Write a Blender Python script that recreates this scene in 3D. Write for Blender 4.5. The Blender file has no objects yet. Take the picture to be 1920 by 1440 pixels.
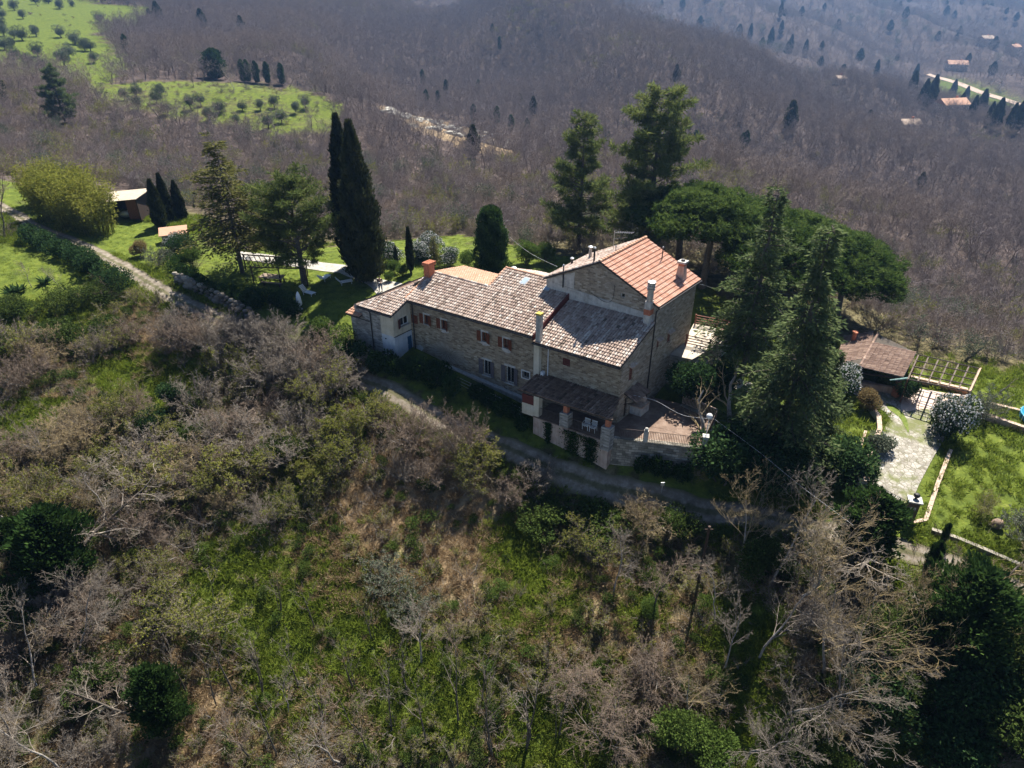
import bpy, math, random
import numpy as np
from mathutils import Vector
R = math.radians
SC = bpy.context.scene
COL = SC.collection
# ---------------------------------------------------------------- camera, sky, sun, exposure
FPX, PITCH, CAMZ = 1334.0, R(32.0), 32.0          # focal length in photo pixels, downward tilt, height over the lawn
cam = bpy.data.cameras.new('camera'); camo = bpy.data.objects.new('camera', cam); COL.objects.link(camo)
cam.sensor_width = 36.0; cam.lens = 36.0 * FPX / 1920.0; cam.clip_end = 9000.0; cam.clip_start = 0.5
camo.location = (0, 0, CAMZ); camo.rotation_euler = (R(90) - PITCH, 0, 0)
SC.camera = camo
SUN_EL, SUN_DIR = R(55), (0.36, 0.933)            # the sun stands ahead of the camera, a little to the right
world = bpy.data.worlds.new('World'); SC.world = world; world.use_nodes = True
nt = world.node_tree; bg = nt.nodes['Background']; bg.inputs[1].default_value = 0.05
sky = nt.nodes.new('ShaderNodeTexSky'); sky.sky_type = 'NISHITA'; sky.sun_disc = False
sky.sun_elevation = SUN_EL; sky.sun_rotation = math.atan2(SUN_DIR[0], SUN_DIR[1])
sky.air_density = 0.5; sky.dust_density = 0.1
nt.links.new(sky.outputs[0], bg.inputs[0])
sl = bpy.data.lights.new('sun', 'SUN'); sl.energy = 5.0; sl.angle = R(0.5); sl.color = (1.0, 0.94, 0.84)
so = bpy.data.objects.new('sun', sl); COL.objects.link(so)
_d = Vector((SUN_DIR[0] * math.cos(SUN_EL), SUN_DIR[1] * math.cos(SUN_EL), math.sin(SUN_EL)))
so.rotation_euler = _d.to_track_quat('Z', 'Y').to_euler(); so.location = (20, 80, 80)
vs = SC.view_settings; vs.view_transform = 'Standard'; vs.look = 'None'; vs.exposure = 1.5; vs.gamma = 1.0
vs.use_curve_mapping = False
SC.cycles.max_bounces = 5; SC.cycles.diffuse_bounces = 2; SC.cycles.transmission_bounces = 3
SC.cycles.volume_bounces = 0; SC.cycles.use_denoising = True; SC.cycles.denoiser = 'OPENIMAGEDENOISE'; SC.cycles.denoising_prefilter = 'ACCURATE'; SC.cycles.use_adaptive_sampling = True; SC.cycles.adaptive_threshold = .02; SC.cycles.caustics_reflective = False; SC.cycles.caustics_refractive = False
# ---------------------------------------------------------------- measuring helpers
_s, _c = math.sin(PITCH), math.cos(PITCH)
def ray(x, y):
    a = (x - 960) / FPX; b = (720 - y) / FPX
    return np.array([a, _c + b * _s, -_s + b * _c])
def P(x, y, z):
    d = ray(x, y); t = (z - CAMZ) / d[2]
    return np.array([0, 0, CAMZ]) + t * d
def PY(x, y, Y):
    d = ray(x, y); return np.array([0, 0, CAMZ]) + Y / d[1] * d
def proj(p):
    q = np.asarray(p, float) - np.array([0, 0, CAMZ])
    z = q[..., 1] * _c - q[..., 2] * _s; up = q[..., 1] * _s + q[..., 2] * _c
    z = np.maximum(z, 0.1)
    return 960 + FPX * q[..., 0] / z, 720 - FPX * up / z
E1 = np.array([math.cos(R(148.2)), math.sin(R(148.2)), 0.0])   # along the farmhouse front
E2 = np.array([math.cos(R(50.1)), math.sin(R(50.1)), 0.0])     # along its side wall
HC = P(1156, 794, -2.5) * np.array([1, 1, 0])                  # its near corner
def HW(s, u, z): return HC + s * E1 + u * E2 + np.array([0, 0, z])
def HL(s, u, z): return s * E1 + u * E2 + np.array([0, 0, z])
def inpoly(px, py, poly):
    px = np.asarray(px, float); py = np.asarray(py, float); r = np.zeros(px.shape, bool); n = len(poly)
    for i in range(n):
        x0, y0 = poly[i]; x1, y1 = poly[(i + 1) % n]
        if y0 == y1: continue
        c = ((y0 > py) != (y1 > py)) & (px < (x1 - x0) * (py - y0) / (y1 - y0) + x0)
        r ^= c
    return r
# ---------------------------------------------------------------- object helpers
def tag(o, label=None, cat=None, group=None, kind=None):
    if label: o['label'] = label
    if cat: o['category'] = cat
    if group: o['group'] = group
    if kind: o['kind'] = kind
    return o
def thing(name, label, cat, loc=(0, 0, 0), rz=0.0, group=None, sc=1.0):
    o = bpy.data.objects.new(name, None); COL.objects.link(o); o.empty_display_size = 0.2
    o.location = [float(v) for v in loc]; o.rotation_euler = (0, 0, rz)
    o.scale = (sc, sc, sc) if np.isscalar(sc) else sc
    return tag(o, label, cat, group)
def obj(name, me, parent=None, loc=None):
    o = bpy.data.objects.new(name, me); COL.objects.link(o)
    if parent is not None: o.parent = parent
    if loc is not None: o.location = [float(v) for v in loc]
    return o
def npmesh(name, V, faces, mat=None, tint=None, uv=None, smooth=False):
    """V (n,3); faces: list of (m,k) index arrays"""
    me = bpy.data.meshes.new(name); V = np.asarray(V, np.float32)
    me.vertices.add(len(V)); me.vertices.foreach_set('co', V.ravel())
    loops = np.concatenate([np.asarray(f, np.int32).ravel() for f in faces])
    tot = np.concatenate([np.full(len(f), np.asarray(f).shape[1], np.int32) for f in faces])
    st = np.concatenate([[0], np.cumsum(tot)[:-1]]).astype(np.int32)
    me.loops.add(len(loops)); me.loops.foreach_set('vertex_index', loops)
    me.polygons.add(len(tot)); me.polygons.foreach_set('loop_start', st); me.polygons.foreach_set('loop_total', tot)
    if smooth: me.polygons.foreach_set('use_smooth', np.ones(len(tot), bool))
    if tint is not None:
        a = me.attributes.new('tint', 'FLOAT', 'POINT'); a.data.foreach_set('value', np.asarray(tint, np.float32))
    if uv is not None:
        l = me.uv_layers.new(name='UVMap'); l.data.foreach_set('uv', np.asarray(uv, np.float32)[loops].ravel())
    if mat: me.materials.append(mat)
    me.update(calc_edges=True); me.validate()
    return me
class MB:
    def __init__(self): self.v = []; self.f = []; self.u = []; self.t = []
    def add(self, vs, fs, uv=None, t=0.5):
        n = len(self.v); self.v += [tuple(float(c) for c in p) for p in vs]
        self.f += [tuple(i + n for i in f) for f in fs]
        self.u += list(uv) if uv is not None else [(float(p[0] + p[1]), float(p[2])) for p in vs]
        self.t += [t] * len(vs); return self
    def quad(self, a, b, c, d, uv=None, t=0.5):
        a, b, c, d = [np.asarray(q, float) for q in (a, b, c, d)]
        if uv is None:
            w = np.linalg.norm(b - a); h = np.linalg.norm(d - a); o = float(a @ np.array([.37, .61, 0])); z = float(a[2])
            uv = [(o, z), (o + w, float(b[2])), (o + w, float(c[2]) if abs(c[2] - b[2]) > .01 else h + z), (o, float(d[2]) if abs(d[2] - a[2]) > .01 else h + z)]
        return self.add((a, b, c, d), [(0, 1, 2, 3)], uv, t)
    def hexa(self, b4, t4, t=0.5):
        """solid between a bottom quad (counter-clockwise from above) and a top quad"""
        b = [np.asarray(q, float) for q in b4]; q = [np.asarray(k, float) for k in t4]
        for i in range(4):
            j = (i + 1) % 4; self.quad(b[i], b[j], q[j], q[i], t=t)
        self.quad(*q, t=t); self.quad(b[3], b[2], b[1], b[0], t=t); return self
    def box(self, c, d, rz=0.0, t=0.5):
        c = np.asarray(c, float); x = np.array([math.cos(rz), math.sin(rz), 0]) * d[0] / 2; y = np.array([-math.sin(rz), math.cos(rz), 0]) * d[1] / 2
        z = np.array([0, 0, d[2] / 2]); k = [c - x - y, c + x - y, c + x + y, c - x + y]
        return self.hexa([p - z for p in k], [p + z for p in k], t)
    def hbox(self, s0, s1, u0, u1, z0, z1, t=0.5):
        k = lambda z: [HL(s1, u0, z), HL(s0, u0, z), HL(s0, u1, z), HL(s1, u1, z)]
        return self.hexa(k(z0), k(z1), t)
    def tube(self, pts, r, n=8, cap=True, t=0.5):
        pts = [np.asarray(p, float) for p in pts]; rr = r if hasattr(r, '__len__') else [r] * len(pts); rings = []
        for i, p in enumerate(pts):
            d = pts[min(i + 1, len(pts) - 1)] - pts[max(i - 1, 0)]; d = d / (np.linalg.norm(d) + 1e-9)
            a = np.cross(d, [0, 0, 1] if abs(d[2]) < .9 else [1, 0, 0]); a /= np.linalg.norm(a); b = np.cross(d, a)
            rings.append([p + rr[i] * (a * math.cos(2 * math.pi * k / n) + b * math.sin(2 * math.pi * k / n)) for k in range(n)])
        vs = [q for g in rings for q in g]; fs = []
        for i in range(len(pts) - 1):
            for k in range(n): fs.append((i * n + k, i * n + (k + 1) % n, (i + 1) * n + (k + 1) % n, (i + 1) * n + k))
        if cap: fs += [tuple(range(n)), tuple(range((len(pts) - 1) * n, len(pts) * n))]
        return self.add(vs, fs, t=t)
    def lathe(self, c, prof, n=12, t=0.5):
        c = np.asarray(c, float); vs = []; fs = []
        for r, z in prof: vs += [c + np.array([r * math.cos(2 * math.pi * k / n), r * math.sin(2 * math.pi * k / n), z]) for k in range(n)]
        for i in range(len(prof) - 1):
            for k in range(n): fs.append((i * n + k, i * n + (k + 1) % n, (i + 1) * n + (k + 1) % n, (i + 1) * n + k))
        fs += [tuple(range(n)), tuple(range((len(prof) - 1) * n, len(prof) * n))]
        return self.add(vs, fs, t=t)
    def ball(self, c, r, n=10, m=7, t=0.5):
        r = r if hasattr(r, '__len__') else (r, r, r); vs = []; fs = []
        for i in range(m + 1):
            a = math.pi * (i + .02) / (m + .04)
            for k in range(n):
                b = 2 * math.pi * k / n
                vs.append((c[0] + r[0] * math.sin(a) * math.cos(b), c[1] + r[1] * math.sin(a) * math.sin(b), c[2] + r[2] * math.cos(a)))
        for i in range(m):
            for k in range(n): fs.append((i * n + k, i * n + (k + 1) % n, (i + 1) * n + (k + 1) % n, (i + 1) * n + k))
        return self.add(vs, fs, t=t)
    def mesh(self, name, mat, smooth=False):
        me = bpy.data.meshes.new(name); me.from_pydata(self.v, [], self.f)
        a = me.attributes.new('tint', 'FLOAT', 'POINT'); a.data.foreach_set('value', np.array(self.t, np.float32))
        l = me.uv_layers.new(name='UVMap'); idx = np.zeros(len(me.loops), np.int32); me.loops.foreach_get('vertex_index', idx)
        l.data.foreach_set('uv', np.array(self.u, np.float32)[idx].ravel())
        if smooth: me.polygons.foreach_set('use_smooth', np.ones(len(me.polygons), bool))
        me.materials.append(mat); me.update(); return me
    def part(self, name, mat, parent=None, smooth=False, loc=None):
        return obj(name, self.mesh(name, mat, smooth), parent, loc)
def bez(pts, n=40):
    """smooth curve through points (Catmull-Rom)"""
    p = [np.asarray(q, float) for q in pts]; p = [2 * p[0] - p[1]] + p + [2 * p[-1] - p[-2]]; out = []
    m = len(p) - 3; per = max(2, n // m)
    for i in range(m):
        for k in range(per):
            t = k / per; a, b, c, d = p[i:i + 4]
            out.append(.5 * (2 * b + (c - a) * t + (2 * a - 5 * b + 4 * c - d) * t * t + (3 * b - a - 3 * c + d) * t ** 3))
    return out + [p[-2]]
# ---------------------------------------------------------------- materials
def newmat(name):
    m = bpy.data.materials.new(name); m.use_nodes = True; n = m.node_tree; n.nodes.clear()
    o = n.nodes.new('ShaderNodeOutputMaterial'); return m, n, o
def N(n, kind, **kw):
    x = n.nodes.new(kind)
    for k, v in kw.items():
        if k == 'op': x.operation = v
        elif k == 'blend': x.blend_type = v
        else: x.inputs[k.replace('_', ' ')].default_value = v
    return x
def ramp(n, cols, pos=None):
    r = n.nodes.new('ShaderNodeValToRGB'); e = r.color_ramp.elements
    while len(e) < len(cols): e.new(0.5)
    for i, c in enumerate(cols):
        e[i].position = pos[i] if pos else i / (len(cols) - 1); e[i].color = (*c, 1)
    return r
def mixc(n, fac, a, b, blend='MIX'):
    x = n.nodes.new('ShaderNodeMix'); x.data_type = 'RGBA'; x.blend_type = blend
    for sock, v in ((0, fac), (6, a), (7, b)):
        if hasattr(v, 'is_output') or hasattr(v, 'links'): n.links.new(v, x.inputs[sock])
        elif isinstance(v, tuple): x.inputs[sock].default_value = (*v, 1)
        else: x.inputs[sock].default_value = v
    return x.outputs[2]
def noise(n, scale, detail=4, rough=.55, vec=None, dim=3):
    t = N(n, 'ShaderNodeTexNoise', Scale=scale, Detail=detail, Roughness=rough)
    if vec is not None: n.links.new(vec, t.inputs['Vector'])
    return t.outputs[0]
def plain(name, cols, scale=6.0, rough=.8, metal=0.0, bump=.2, spec=.3, tint=False, streak=0.0):
    """colour that wanders between the given colours, with grain and a little relief"""
    m, n, o = newmat(name); b = N(n, 'ShaderNodeBsdfPrincipled', Roughness=rough, Metallic=metal); b.inputs['Specular IOR Level'].default_value = spec
    tc = N(n, 'ShaderNodeTexCoord'); mp = N(n, 'ShaderNodeMapping'); n.links.new(tc.outputs['Object'], mp.inputs[0])
    f = noise(n, scale, 3, .65, mp.outputs[0])
    if tint:
        a = n.nodes.new('ShaderNodeAttribute'); a.attribute_name = 'tint'
        q = N(n, 'ShaderNodeMath', op='MULTIPLY_ADD'); n.links.new(f, q.inputs[0]); q.inputs[1].default_value = .5
        q2 = N(n, 'ShaderNodeMath', op='SUBTRACT'); n.links.new(a.outputs['Fac'], q2.inputs[0]); q2.inputs[1].default_value = .25
        n.links.new(q2.outputs[0], q.inputs[2]); f = q.outputs[0]
    rp = ramp(n, cols, None if tint else [.3 + .4 * i / max(1, len(cols) - 1) for i in range(len(cols))]) if len(cols) > 1 else None
    if rp: n.links.new(f, rp.inputs[0]); col = rp.outputs[0]
    else: col = mixc(n, f, tuple(c * .85 for c in cols[0]), tuple(min(1, c * 1.12) for c in cols[0]))
    if streak:
        mp2 = N(n, 'ShaderNodeMapping', Scale=(3, 3, .25)); n.links.new(tc.outputs['Object'], mp2.inputs[0])
        st = ramp(n, [(1, 1, 1), (1 - streak,) * 3], [.45, .75]); n.links.new(noise(n, 1.6, 5, .6, mp2.outputs[0]), st.inputs[0]); col = mixc(n, 1.0, col, st.outputs[0], 'MULTIPLY')
    n.links.new(col, b.inputs['Base Color'])
    if bump:
        bp = N(n, 'ShaderNodeBump', Strength=bump, Distance=.03); n.links.new(noise(n, scale * 5, 2, .6, mp.outputs[0]), bp.inputs['Height']); n.links.new(bp.outputs[0], b.inputs['Normal'])
    n.links.new(b.outputs[0], o.inputs[0]); return m
def leaf(name, cols, trans=.4, rnd=.35, spec=.0):
    """leaf: colour from the piece's own tint, partly see-through to light from behind"""
    m, n, o = newmat(name); a = n.nodes.new('ShaderNodeAttribute'); a.attribute_name = 'tint'
    oi = n.nodes.new('ShaderNodeObjectInfo'); q = N(n, 'ShaderNodeMath', op='MULTIPLY_ADD'); n.links.new(oi.outputs['Random'], q.inputs[0])
    q.inputs[1].default_value = rnd; s = N(n, 'ShaderNodeMath', op='SUBTRACT'); n.links.new(a.outputs['Fac'], s.inputs[0]); s.inputs[1].default_value = rnd / 2
    n.links.new(s.outputs[0], q.inputs[2]); rp = ramp(n, cols); n.links.new(q.outputs[0], rp.inputs[0])
    d = N(n, 'ShaderNodeBsdfDiffuse'); t = N(n, 'ShaderNodeBsdfTranslucent'); mx = N(n, 'ShaderNodeMixShader'); mx.inputs[0].default_value = trans
    n.links.new(rp.outputs[0], d.inputs[0]); n.links.new(rp.outputs[0], t.inputs[0]); n.links.new(d.outputs[0], mx.inputs[1]); n.links.new(t.outputs[0], mx.inputs[2])
    if spec:
        g = N(n, 'ShaderNodeBsdfGlossy', Roughness=.35); g.inputs[0].default_value = (1, 1, 1, 1); m2 = N(n, 'ShaderNodeMixShader'); m2.inputs[0].default_value = spec
        n.links.new(mx.outputs[0], m2.inputs[1]); n.links.new(g.outputs[0], m2.inputs[2]); mx = m2
    n.links.new(mx.outputs[0], o.inputs[0]); return m
def stone(name, cols, mortar, bw=.36, bh=.145, bump=.8, dirt=(.16, .15, .14)):
    """rubble masonry in rough courses, laid on the wall's own length and height"""
    m, n, o = newmat(name); b = N(n, 'ShaderNodeBsdfPrincipled', Roughness=.95); b.inputs['Specular IOR Level'].default_value = .15
    uv = n.nodes.new('ShaderNodeUVMap'); tc = N(n, 'ShaderNodeTexCoord')
    nz = N(n, 'ShaderNodeTexNoise', Scale=1.1, Detail=3); n.links.new(uv.outputs[0], nz.inputs['Vector'])
    ad = N(n, 'ShaderNodeVectorMath', op='MULTIPLY_ADD'); n.links.new(nz.outputs[1], ad.inputs[0]); ad.inputs[1].default_value = (.22, .22, 0); n.links.new(uv.outputs[0], ad.inputs[2])
    br = N(n, 'ShaderNodeTexBrick', Scale=1.0, Mortar_Size=.014, Mortar_Smooth=.4, Bias=0.0, Brick_Width=bw, Row_Height=bh); n.links.new(ad.outputs[0], br.inputs['Vector'])
    br.inputs['Color1'].default_value = (0, 0, 0, 1); br.inputs['Color2'].default_value = (1, 1, 1, 1); br.inputs['Mortar'].default_value = (.5, .5, .5, 1)
    rp = ramp(n, cols); f1 = noise(n, 2.2, 6, .7, uv.outputs[0])
    mx = N(n, 'ShaderNodeMath', op='MULTIPLY_ADD'); n.links.new(br.outputs[0], mx.inputs[0]); mx.inputs[1].default_value = .75; n.links.new(f1, mx.inputs[2])
    sb = N(n, 'ShaderNodeMath', op='SUBTRACT'); n.links.new(mx.outputs[0], sb.inputs[0]); sb.inputs[1].default_value = .4; n.links.new(sb.outputs[0], rp.inputs[0])
    col = mixc(n, br.outputs['Fac'], rp.outputs[0], mortar)
    big = ramp(n, [(0, 0, 0), (1, 1, 1)], [.48, .72]); n.links.new(noise(n, .32, 5, .6, uv.outputs[0]), big.inputs[0])
    k = N(n, 'ShaderNodeMath', op='MULTIPLY'); n.links.new(big.outputs[0], k.inputs[0]); k.inputs[1].default_value = .65
    col = mixc(n, k.outputs[0], col, dirt); n.links.new(col, b.inputs['Base Color'])
    bp = N(n, 'ShaderNodeBump', Strength=bump, Distance=.05); iv = N(n, 'ShaderNodeMath', op='SUBTRACT'); n.links.new(f1, iv.inputs[0]); n.links.new(br.outputs['Fac'], iv.inputs[1])
    n.links.new(iv.outputs[0], bp.inputs['Height']); n.links.new(bp.outputs[0], b.inputs['Normal']); n.links.new(b.outputs[0], o.inputs[0]); return m
def glassy(name, col, rough=.08):
    m, n, o = newmat(name); b = N(n, 'ShaderNodeBsdfPrincipled', Roughness=rough, Metallic=0.0); b.inputs['Base Color'].default_value = (*col, 1); b.inputs['Specular IOR Level'].default_value = .9
    n.links.new(b.outputs[0], o.inputs[0]); return m
M = {}
M['stone'] = stone('stone_wall', [(.15, .11, .07), (.27, .21, .14), (.38, .315, .225), (.52, .455, .35)], (.34, .295, .23), dirt=(.23, .2, .17))
M['stone_tower'] = stone('stone_tower', [(.17, .135, .095), (.31, .255, .19), (.42, .36, .28), (.54, .49, .42)], (.38, .34, .28), dirt=(.24, .22, .19))
M['stone_grey'] = stone('stone_grey', [(.17, .16, .15), (.28, .27, .25), (.38, .37, .34), (.52, .5, .47)], (.32, .3, .28), .4, .15)
M['rubble'] = stone('rubble_retaining', [(.1, .09, .075), (.22, .2, .17), (.34, .31, .26), (.5, .46, .4)], (.12, .11, .09), .5, .24, 1.0, (.07, .08, .04))
M['cream'] = plain('cream_render', [(.52, .46, .34), (.6, .54, .42), (.64, .6, .5)], 1.2, .9, streak=.25)
M['paleblue'] = plain('pale_blue_render', [(.42, .46, .5), (.52, .56, .6), (.58, .6, .62)], 1.5, .9, streak=.2)
M['plaster'] = plain('old_plaster', [(.36, .34, .31), (.5, .48, .44), (.6, .58, .54)], 2.5, .95, streak=.25)
M['concrete'] = plain('concrete', [(.3, .3, .28), (.42, .41, .38), (.5, .48, .44)], 3, .9, streak=.35)
M['terracotta_wall'] = plain('terracotta_render', [(.42, .25, .17), (.5, .32, .23), (.55, .4, .3)], 1.5, .9, streak=.3)
M['pink'] = plain('pink_render', [(.4, .28, .22), (.5, .38, .31), (.56, .46, .38)], 1.2, .95, streak=.4)
M['brick'] = plain('brick_red', [(.3, .09, .055), (.42, .15, .08), (.5, .22, .12)], 8, .85)
M['coping'] = plain('terracotta_coping', [(.34, .23, .165), (.44, .33, .25), (.52, .43, .35)], 5, .85)
M['old_tile'] = plain('old_roof_tile', [(.08, .075, .06), (.2, .15, .12), (.38, .285, .235), (.5, .42, .36), (.62, .56, .5)], 4.5, .9, tint=True, bump=.3)
M['dark_tile'] = plain('mossy_roof_tile', [(.055, .045, .028), (.125, .08, .055), (.21, .135, .095), (.3, .22, .175)], 5, .95, tint=True)
M['new_tile'] = plain('new_roof_tile', [(.37, .18, .12), (.47, .25, .175), (.56, .35, .27)], 2.0, .85, tint=True, bump=.1)
M['orange_tile'] = plain('orange_roof_tile', [(.38, .19, .11), (.46, .26, .17), (.53, .35, .25)], 4, .8, tint=True)
M['brown_tile'] = plain('brown_roof_tile', [(.1, .06, .045), (.2, .13, .1), (.36, .26, .2)], 4, .85, tint=True)
M['under'] = plain('roof_underlay', [(.05, .042, .035), (.09, .075, .06)], 4, .95)
M['shutter'] = plain('brown_shutter', [(.11, .028, .014), (.17, .05, .022), (.2, .07, .03)], 9, .6)
M['shutter_grey'] = plain('grey_violet_shutter', [(.1, .09, .1), (.15, .135, .145)], 9, .7)
M['maroon'] = plain('maroon_paint', [(.085, .02, .018), (.12, .03, .026)], 4, .6)
M['white_frame'] = plain('white_frame', [(.55, .55, .53), (.68, .67, .64)], 5, .7)
M['pane'] = glassy('window_pane', (.012, .014, .018))
M['skypane'] = glassy('skylight_pane', (.35, .42, .5), .12)
M['iron'] = plain('dark_iron', [(.03, .03, .032), (.05, .048, .045)], 9, .55, .6)
M['rail'] = plain('rusty_iron_rail', [(.1, .075, .06), (.16, .12, .1)], 12, .7, .3)
M['gutter'] = plain('dark_gutter', [(.035, .032, .032), (.06, .055, .055)], 5, .5, .3)
M['pipe_white'] = plain('white_pipe', [(.55, .56, .58), (.66, .67, .68)], 4, .5)
M['galv'] = plain('galvanised_metal', [(.34, .35, .36), (.5, .51, .52)], 5, .45, .7)
M['bluedoor'] = plain('blue_door_paint', [(.015, .07, .14), (.025, .1, .19)], 5, .55)
M['dark_wood'] = plain('dark_wood', [(.035, .022, .016), (.07, .045, .032)], 7, .8)
M['wood_red'] = plain('stained_wood', [(.14, .05, .035), (.22, .09, .06)], 7, .75)
M['wood_grey'] = plain('grey_timber', [(.1, .075, .06), (.17, .135, .11)], 8, .85)
M['wood_pale'] = plain('weathered_pole', [(.2, .15, .11), (.33, .26, .2)], 8, .85)
M['plastic'] = plain('white_plastic', [(.72, .74, .76), (.78, .79, .8)], 3, .4)
M['paving'] = plain('patio_paving', [(.12, .08, .06), (.18, .125, .095), (.25, .185, .145)], 1.8, .9)
M['gravel'] = plain('pale_gravel', [(.24, .22, .19), (.33, .31, .27), (.42, .4, .36)], 2.2, .95, bump=.4)
M['lichen'] = plain('yellow_lichen_cap', [(.35, .28, .07), (.5, .4, .1)], 8, .95)
M['sheet'] = plain('pale_sheet_roof', [(.4, .33, .24), (.5, .42, .32)], 2, .7, streak=.2)
M['bark'] = plain('bark', [(.05, .04, .032), (.1, .085, .07), (.15, .13, .11)], 9, .95, bump=.6)
M['bark_pale'] = plain('pale_bark', [(.16, .14, .12), (.26, .235, .21), (.34, .31, .28)], 6, .95, bump=.5)
M['twig'] = plain('bare_twigs', [(.13, .108, .085), (.205, .174, .143), (.28, .243, .205)], 3, .95, bump=0, tint=True)
M['twig_red'] = plain('reddish_twigs', [(.13, .095, .07), (.19, .145, .11), (.26, .2, .155)], 3, .95, bump=0, tint=True)
M['twig_lich'] = plain('lichen_twigs', [(.15, .12, .08), (.24, .19, .12), (.38, .28, .1)], 1.6, .95, bump=0, tint=True)
M['bank'] = plain('bank_stone', [(.12, .105, .085), (.2, .18, .15), (.3, .27, .22)], 2, .95, bump=.6, tint=True)
M['rock'] = plain('bare_rock', [(.3, .28, .24), (.45, .43, .38), (.58, .56, .5)], 1.1, .95, bump=.6)
M['lf_cypress'] = leaf('cypress_leaf', [(.016, .022, .01), (.038, .046, .018), (.075, .08, .032)], .25)
M['lf_ivy'] = leaf('ivy_leaf', [(.012, .028, .008), (.03, .06, .016), (.07, .12, .03)], .34)
M['lf_laurel'] = leaf('laurel_leaf', [(.018, .035, .014), (.035, .07, .025), (.07, .11, .04)], .32)
M['lf_pine'] = leaf('pine_needles', [(.055, .08, .022), (.105, .135, .04), (.18, .2, .065)], .42)
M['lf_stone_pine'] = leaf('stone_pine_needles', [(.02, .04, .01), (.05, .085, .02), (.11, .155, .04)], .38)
M['lf_fir'] = leaf('fir_needles', [(.05, .072, .03), (.1, .135, .055), (.18, .22, .095)], .45)
M['lf_cedar'] = leaf('yellowish_needles', [(.065, .07, .022), (.12, .12, .038), (.19, .18, .06)], .42)
M['lf_bamboo'] = leaf('bamboo_leaf', [(.1, .115, .02), (.18, .19, .035), (.27, .26, .06)], .45)
M['lf_olive'] = leaf('olive_leaf', [(.055, .07, .045), (.1, .12, .08), (.17, .19, .14)], .25)
M['lf_bud'] = leaf('budding_leaf', [(.11, .125, .025), (.19, .2, .04), (.28, .27, .075)], .48)
M['lf_bramble'] = leaf('bramble_leaf', [(.03, .05, .014), (.06, .09, .022), (.12, .14, .04)], .35)
M['lf_green'] = leaf('fresh_leaf', [(.04, .07, .016), (.08, .125, .028), (.14, .19, .045)], .42)
M['lf_white'] = leaf('white_blossom', [(.3, .3, .3), (.5, .5, .5), (.66, .65, .66)], .3)
M['lf_rosy'] = leaf('rosemary_leaf', [(.06, .075, .05), (.11, .13, .09), (.17, .19, .14)], .3)
M['lf_red'] = leaf('reddish_leaf', [(.12, .09, .04), (.2, .15, .07), (.27, .2, .1)], .4)
M['gr_green'] = leaf('grass_blade', [(.07, .1, .014), (.14, .19, .024), (.24, .28, .05)], .5, .5)
M['gr_dry'] = leaf('dry_grass_blade', [(.2, .14, .08), (.33, .24, .14), (.45, .35, .22)], .4, .4)
# ---------------------------------------------------------------- terrain
ROADPX = [(-160, 320, 3.2), (0, 388, 2.3), (70, 428, 1.9), (140, 455, 1.5), (230, 500, 1.0), (300, 542, .4), (400, 592, -.6), (560, 662, -2.0), (720, 728, -3.1), (830, 788, -3.9),
          (960, 838, -4.6), (1100, 886, -5.2), (1250, 926, -5.6), (1400, 958, -5.9), (1550, 996, -6.1), (1720, 1040, -6.3), (1860, 1090, -6.5), (2060, 1165, -6.9)]
ROAD = bez([P(*q) for q in ROADPX], 170)
ROADA = np.array(ROAD)
CTRL = [P(*q) for q in ROADPX]
CTRL += [P(x, y, z) for x, y, z in [
    # garden plot, lawn, shed green on the left
    (20, 500, 1.3), (60, 540, .8), (150, 520, .9), (200, 440, 1.3), (260, 430, 1.0), (240, 460, 1.1), (120, 380, 1.6), (20, 350, 2.4), (380, 480, .6), (455, 512, .2), (571, 534, 0), (640, 520, 0),
    (600, 580, -.2), (690, 560, 0), (714, 545, 0), (560, 600, -.7), (480, 560, .1), (420, 545, .2), (771, 512, 0), (850, 490, 0), (922, 520, 0), (640, 490, 0), (520, 480, .2), (980, 480, -.3),
    (660, 660, -1.9), (784, 668, -1.8),
    # right of the house, garden, drive, yard
    (1330, 640, -.6), (1400, 700, -2.3), (1400, 780, -3.2), (1480, 760, -3.2), (1560, 800, -3.9), (1600, 860, -4.6), (1590, 740, -3.4), (1650, 800, -4.2), (1700, 770, -4.1), (1690, 940, -5.3), (1650, 870, -4.7),
    (1610, 700, -3.6), (1690, 700, -3.9), (1770, 815, -4.5), (1850, 880, -4.9), (1900, 960, -5.4), (1880, 740, -4.3), (1800, 680, -4.4), (1400, 880, -5.4), (1480, 900, -5.6), (1920, 1030, -5.9), (1820, 1000, -5.6),
    (1960, 800, -4.8), (2100, 900, -5.8), (1990, 700, -4.8), (1780, 950, -5.4),
    # slope below the road
    (0, 620, -.6), (100, 620, -1.6), (250, 600, -1.3), (0, 760, -4.0), (0, 1000, -8.0), (0, 1200, -11.0), (0, 1440, -14), (200, 760, -4.6), (400, 760, -4.8), (400, 950, -7.8), (400, 1150, -11), (400, 1440, -15), (620, 800, -5.4),
    (620, 950, -7.8), (650, 1180, -11.2), (800, 900, -6.8), (900, 960, -8.2), (900, 1200, -11.2), (900, 1440, -15), (1000, 925, -7.2), (1100, 960, -8.6), (1100, 1100, -10.2), (1300, 1020, -8.8), (1300, 1150, -9.6), (1300, 1440, -14.5), (1500, 1080, -7.4), (1500, 1250, -10), (1700, 1120, -7.4),
    (1700, 1250, -9.4), (1700, 1440, -13.2), (1920, 1170, -7.6), (1920, 1300, -9.6), (1920, 1440, -12.4), (-150, 700, -2.5), (-200, 1100, -9), (2100, 1300, -9)]]
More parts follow.
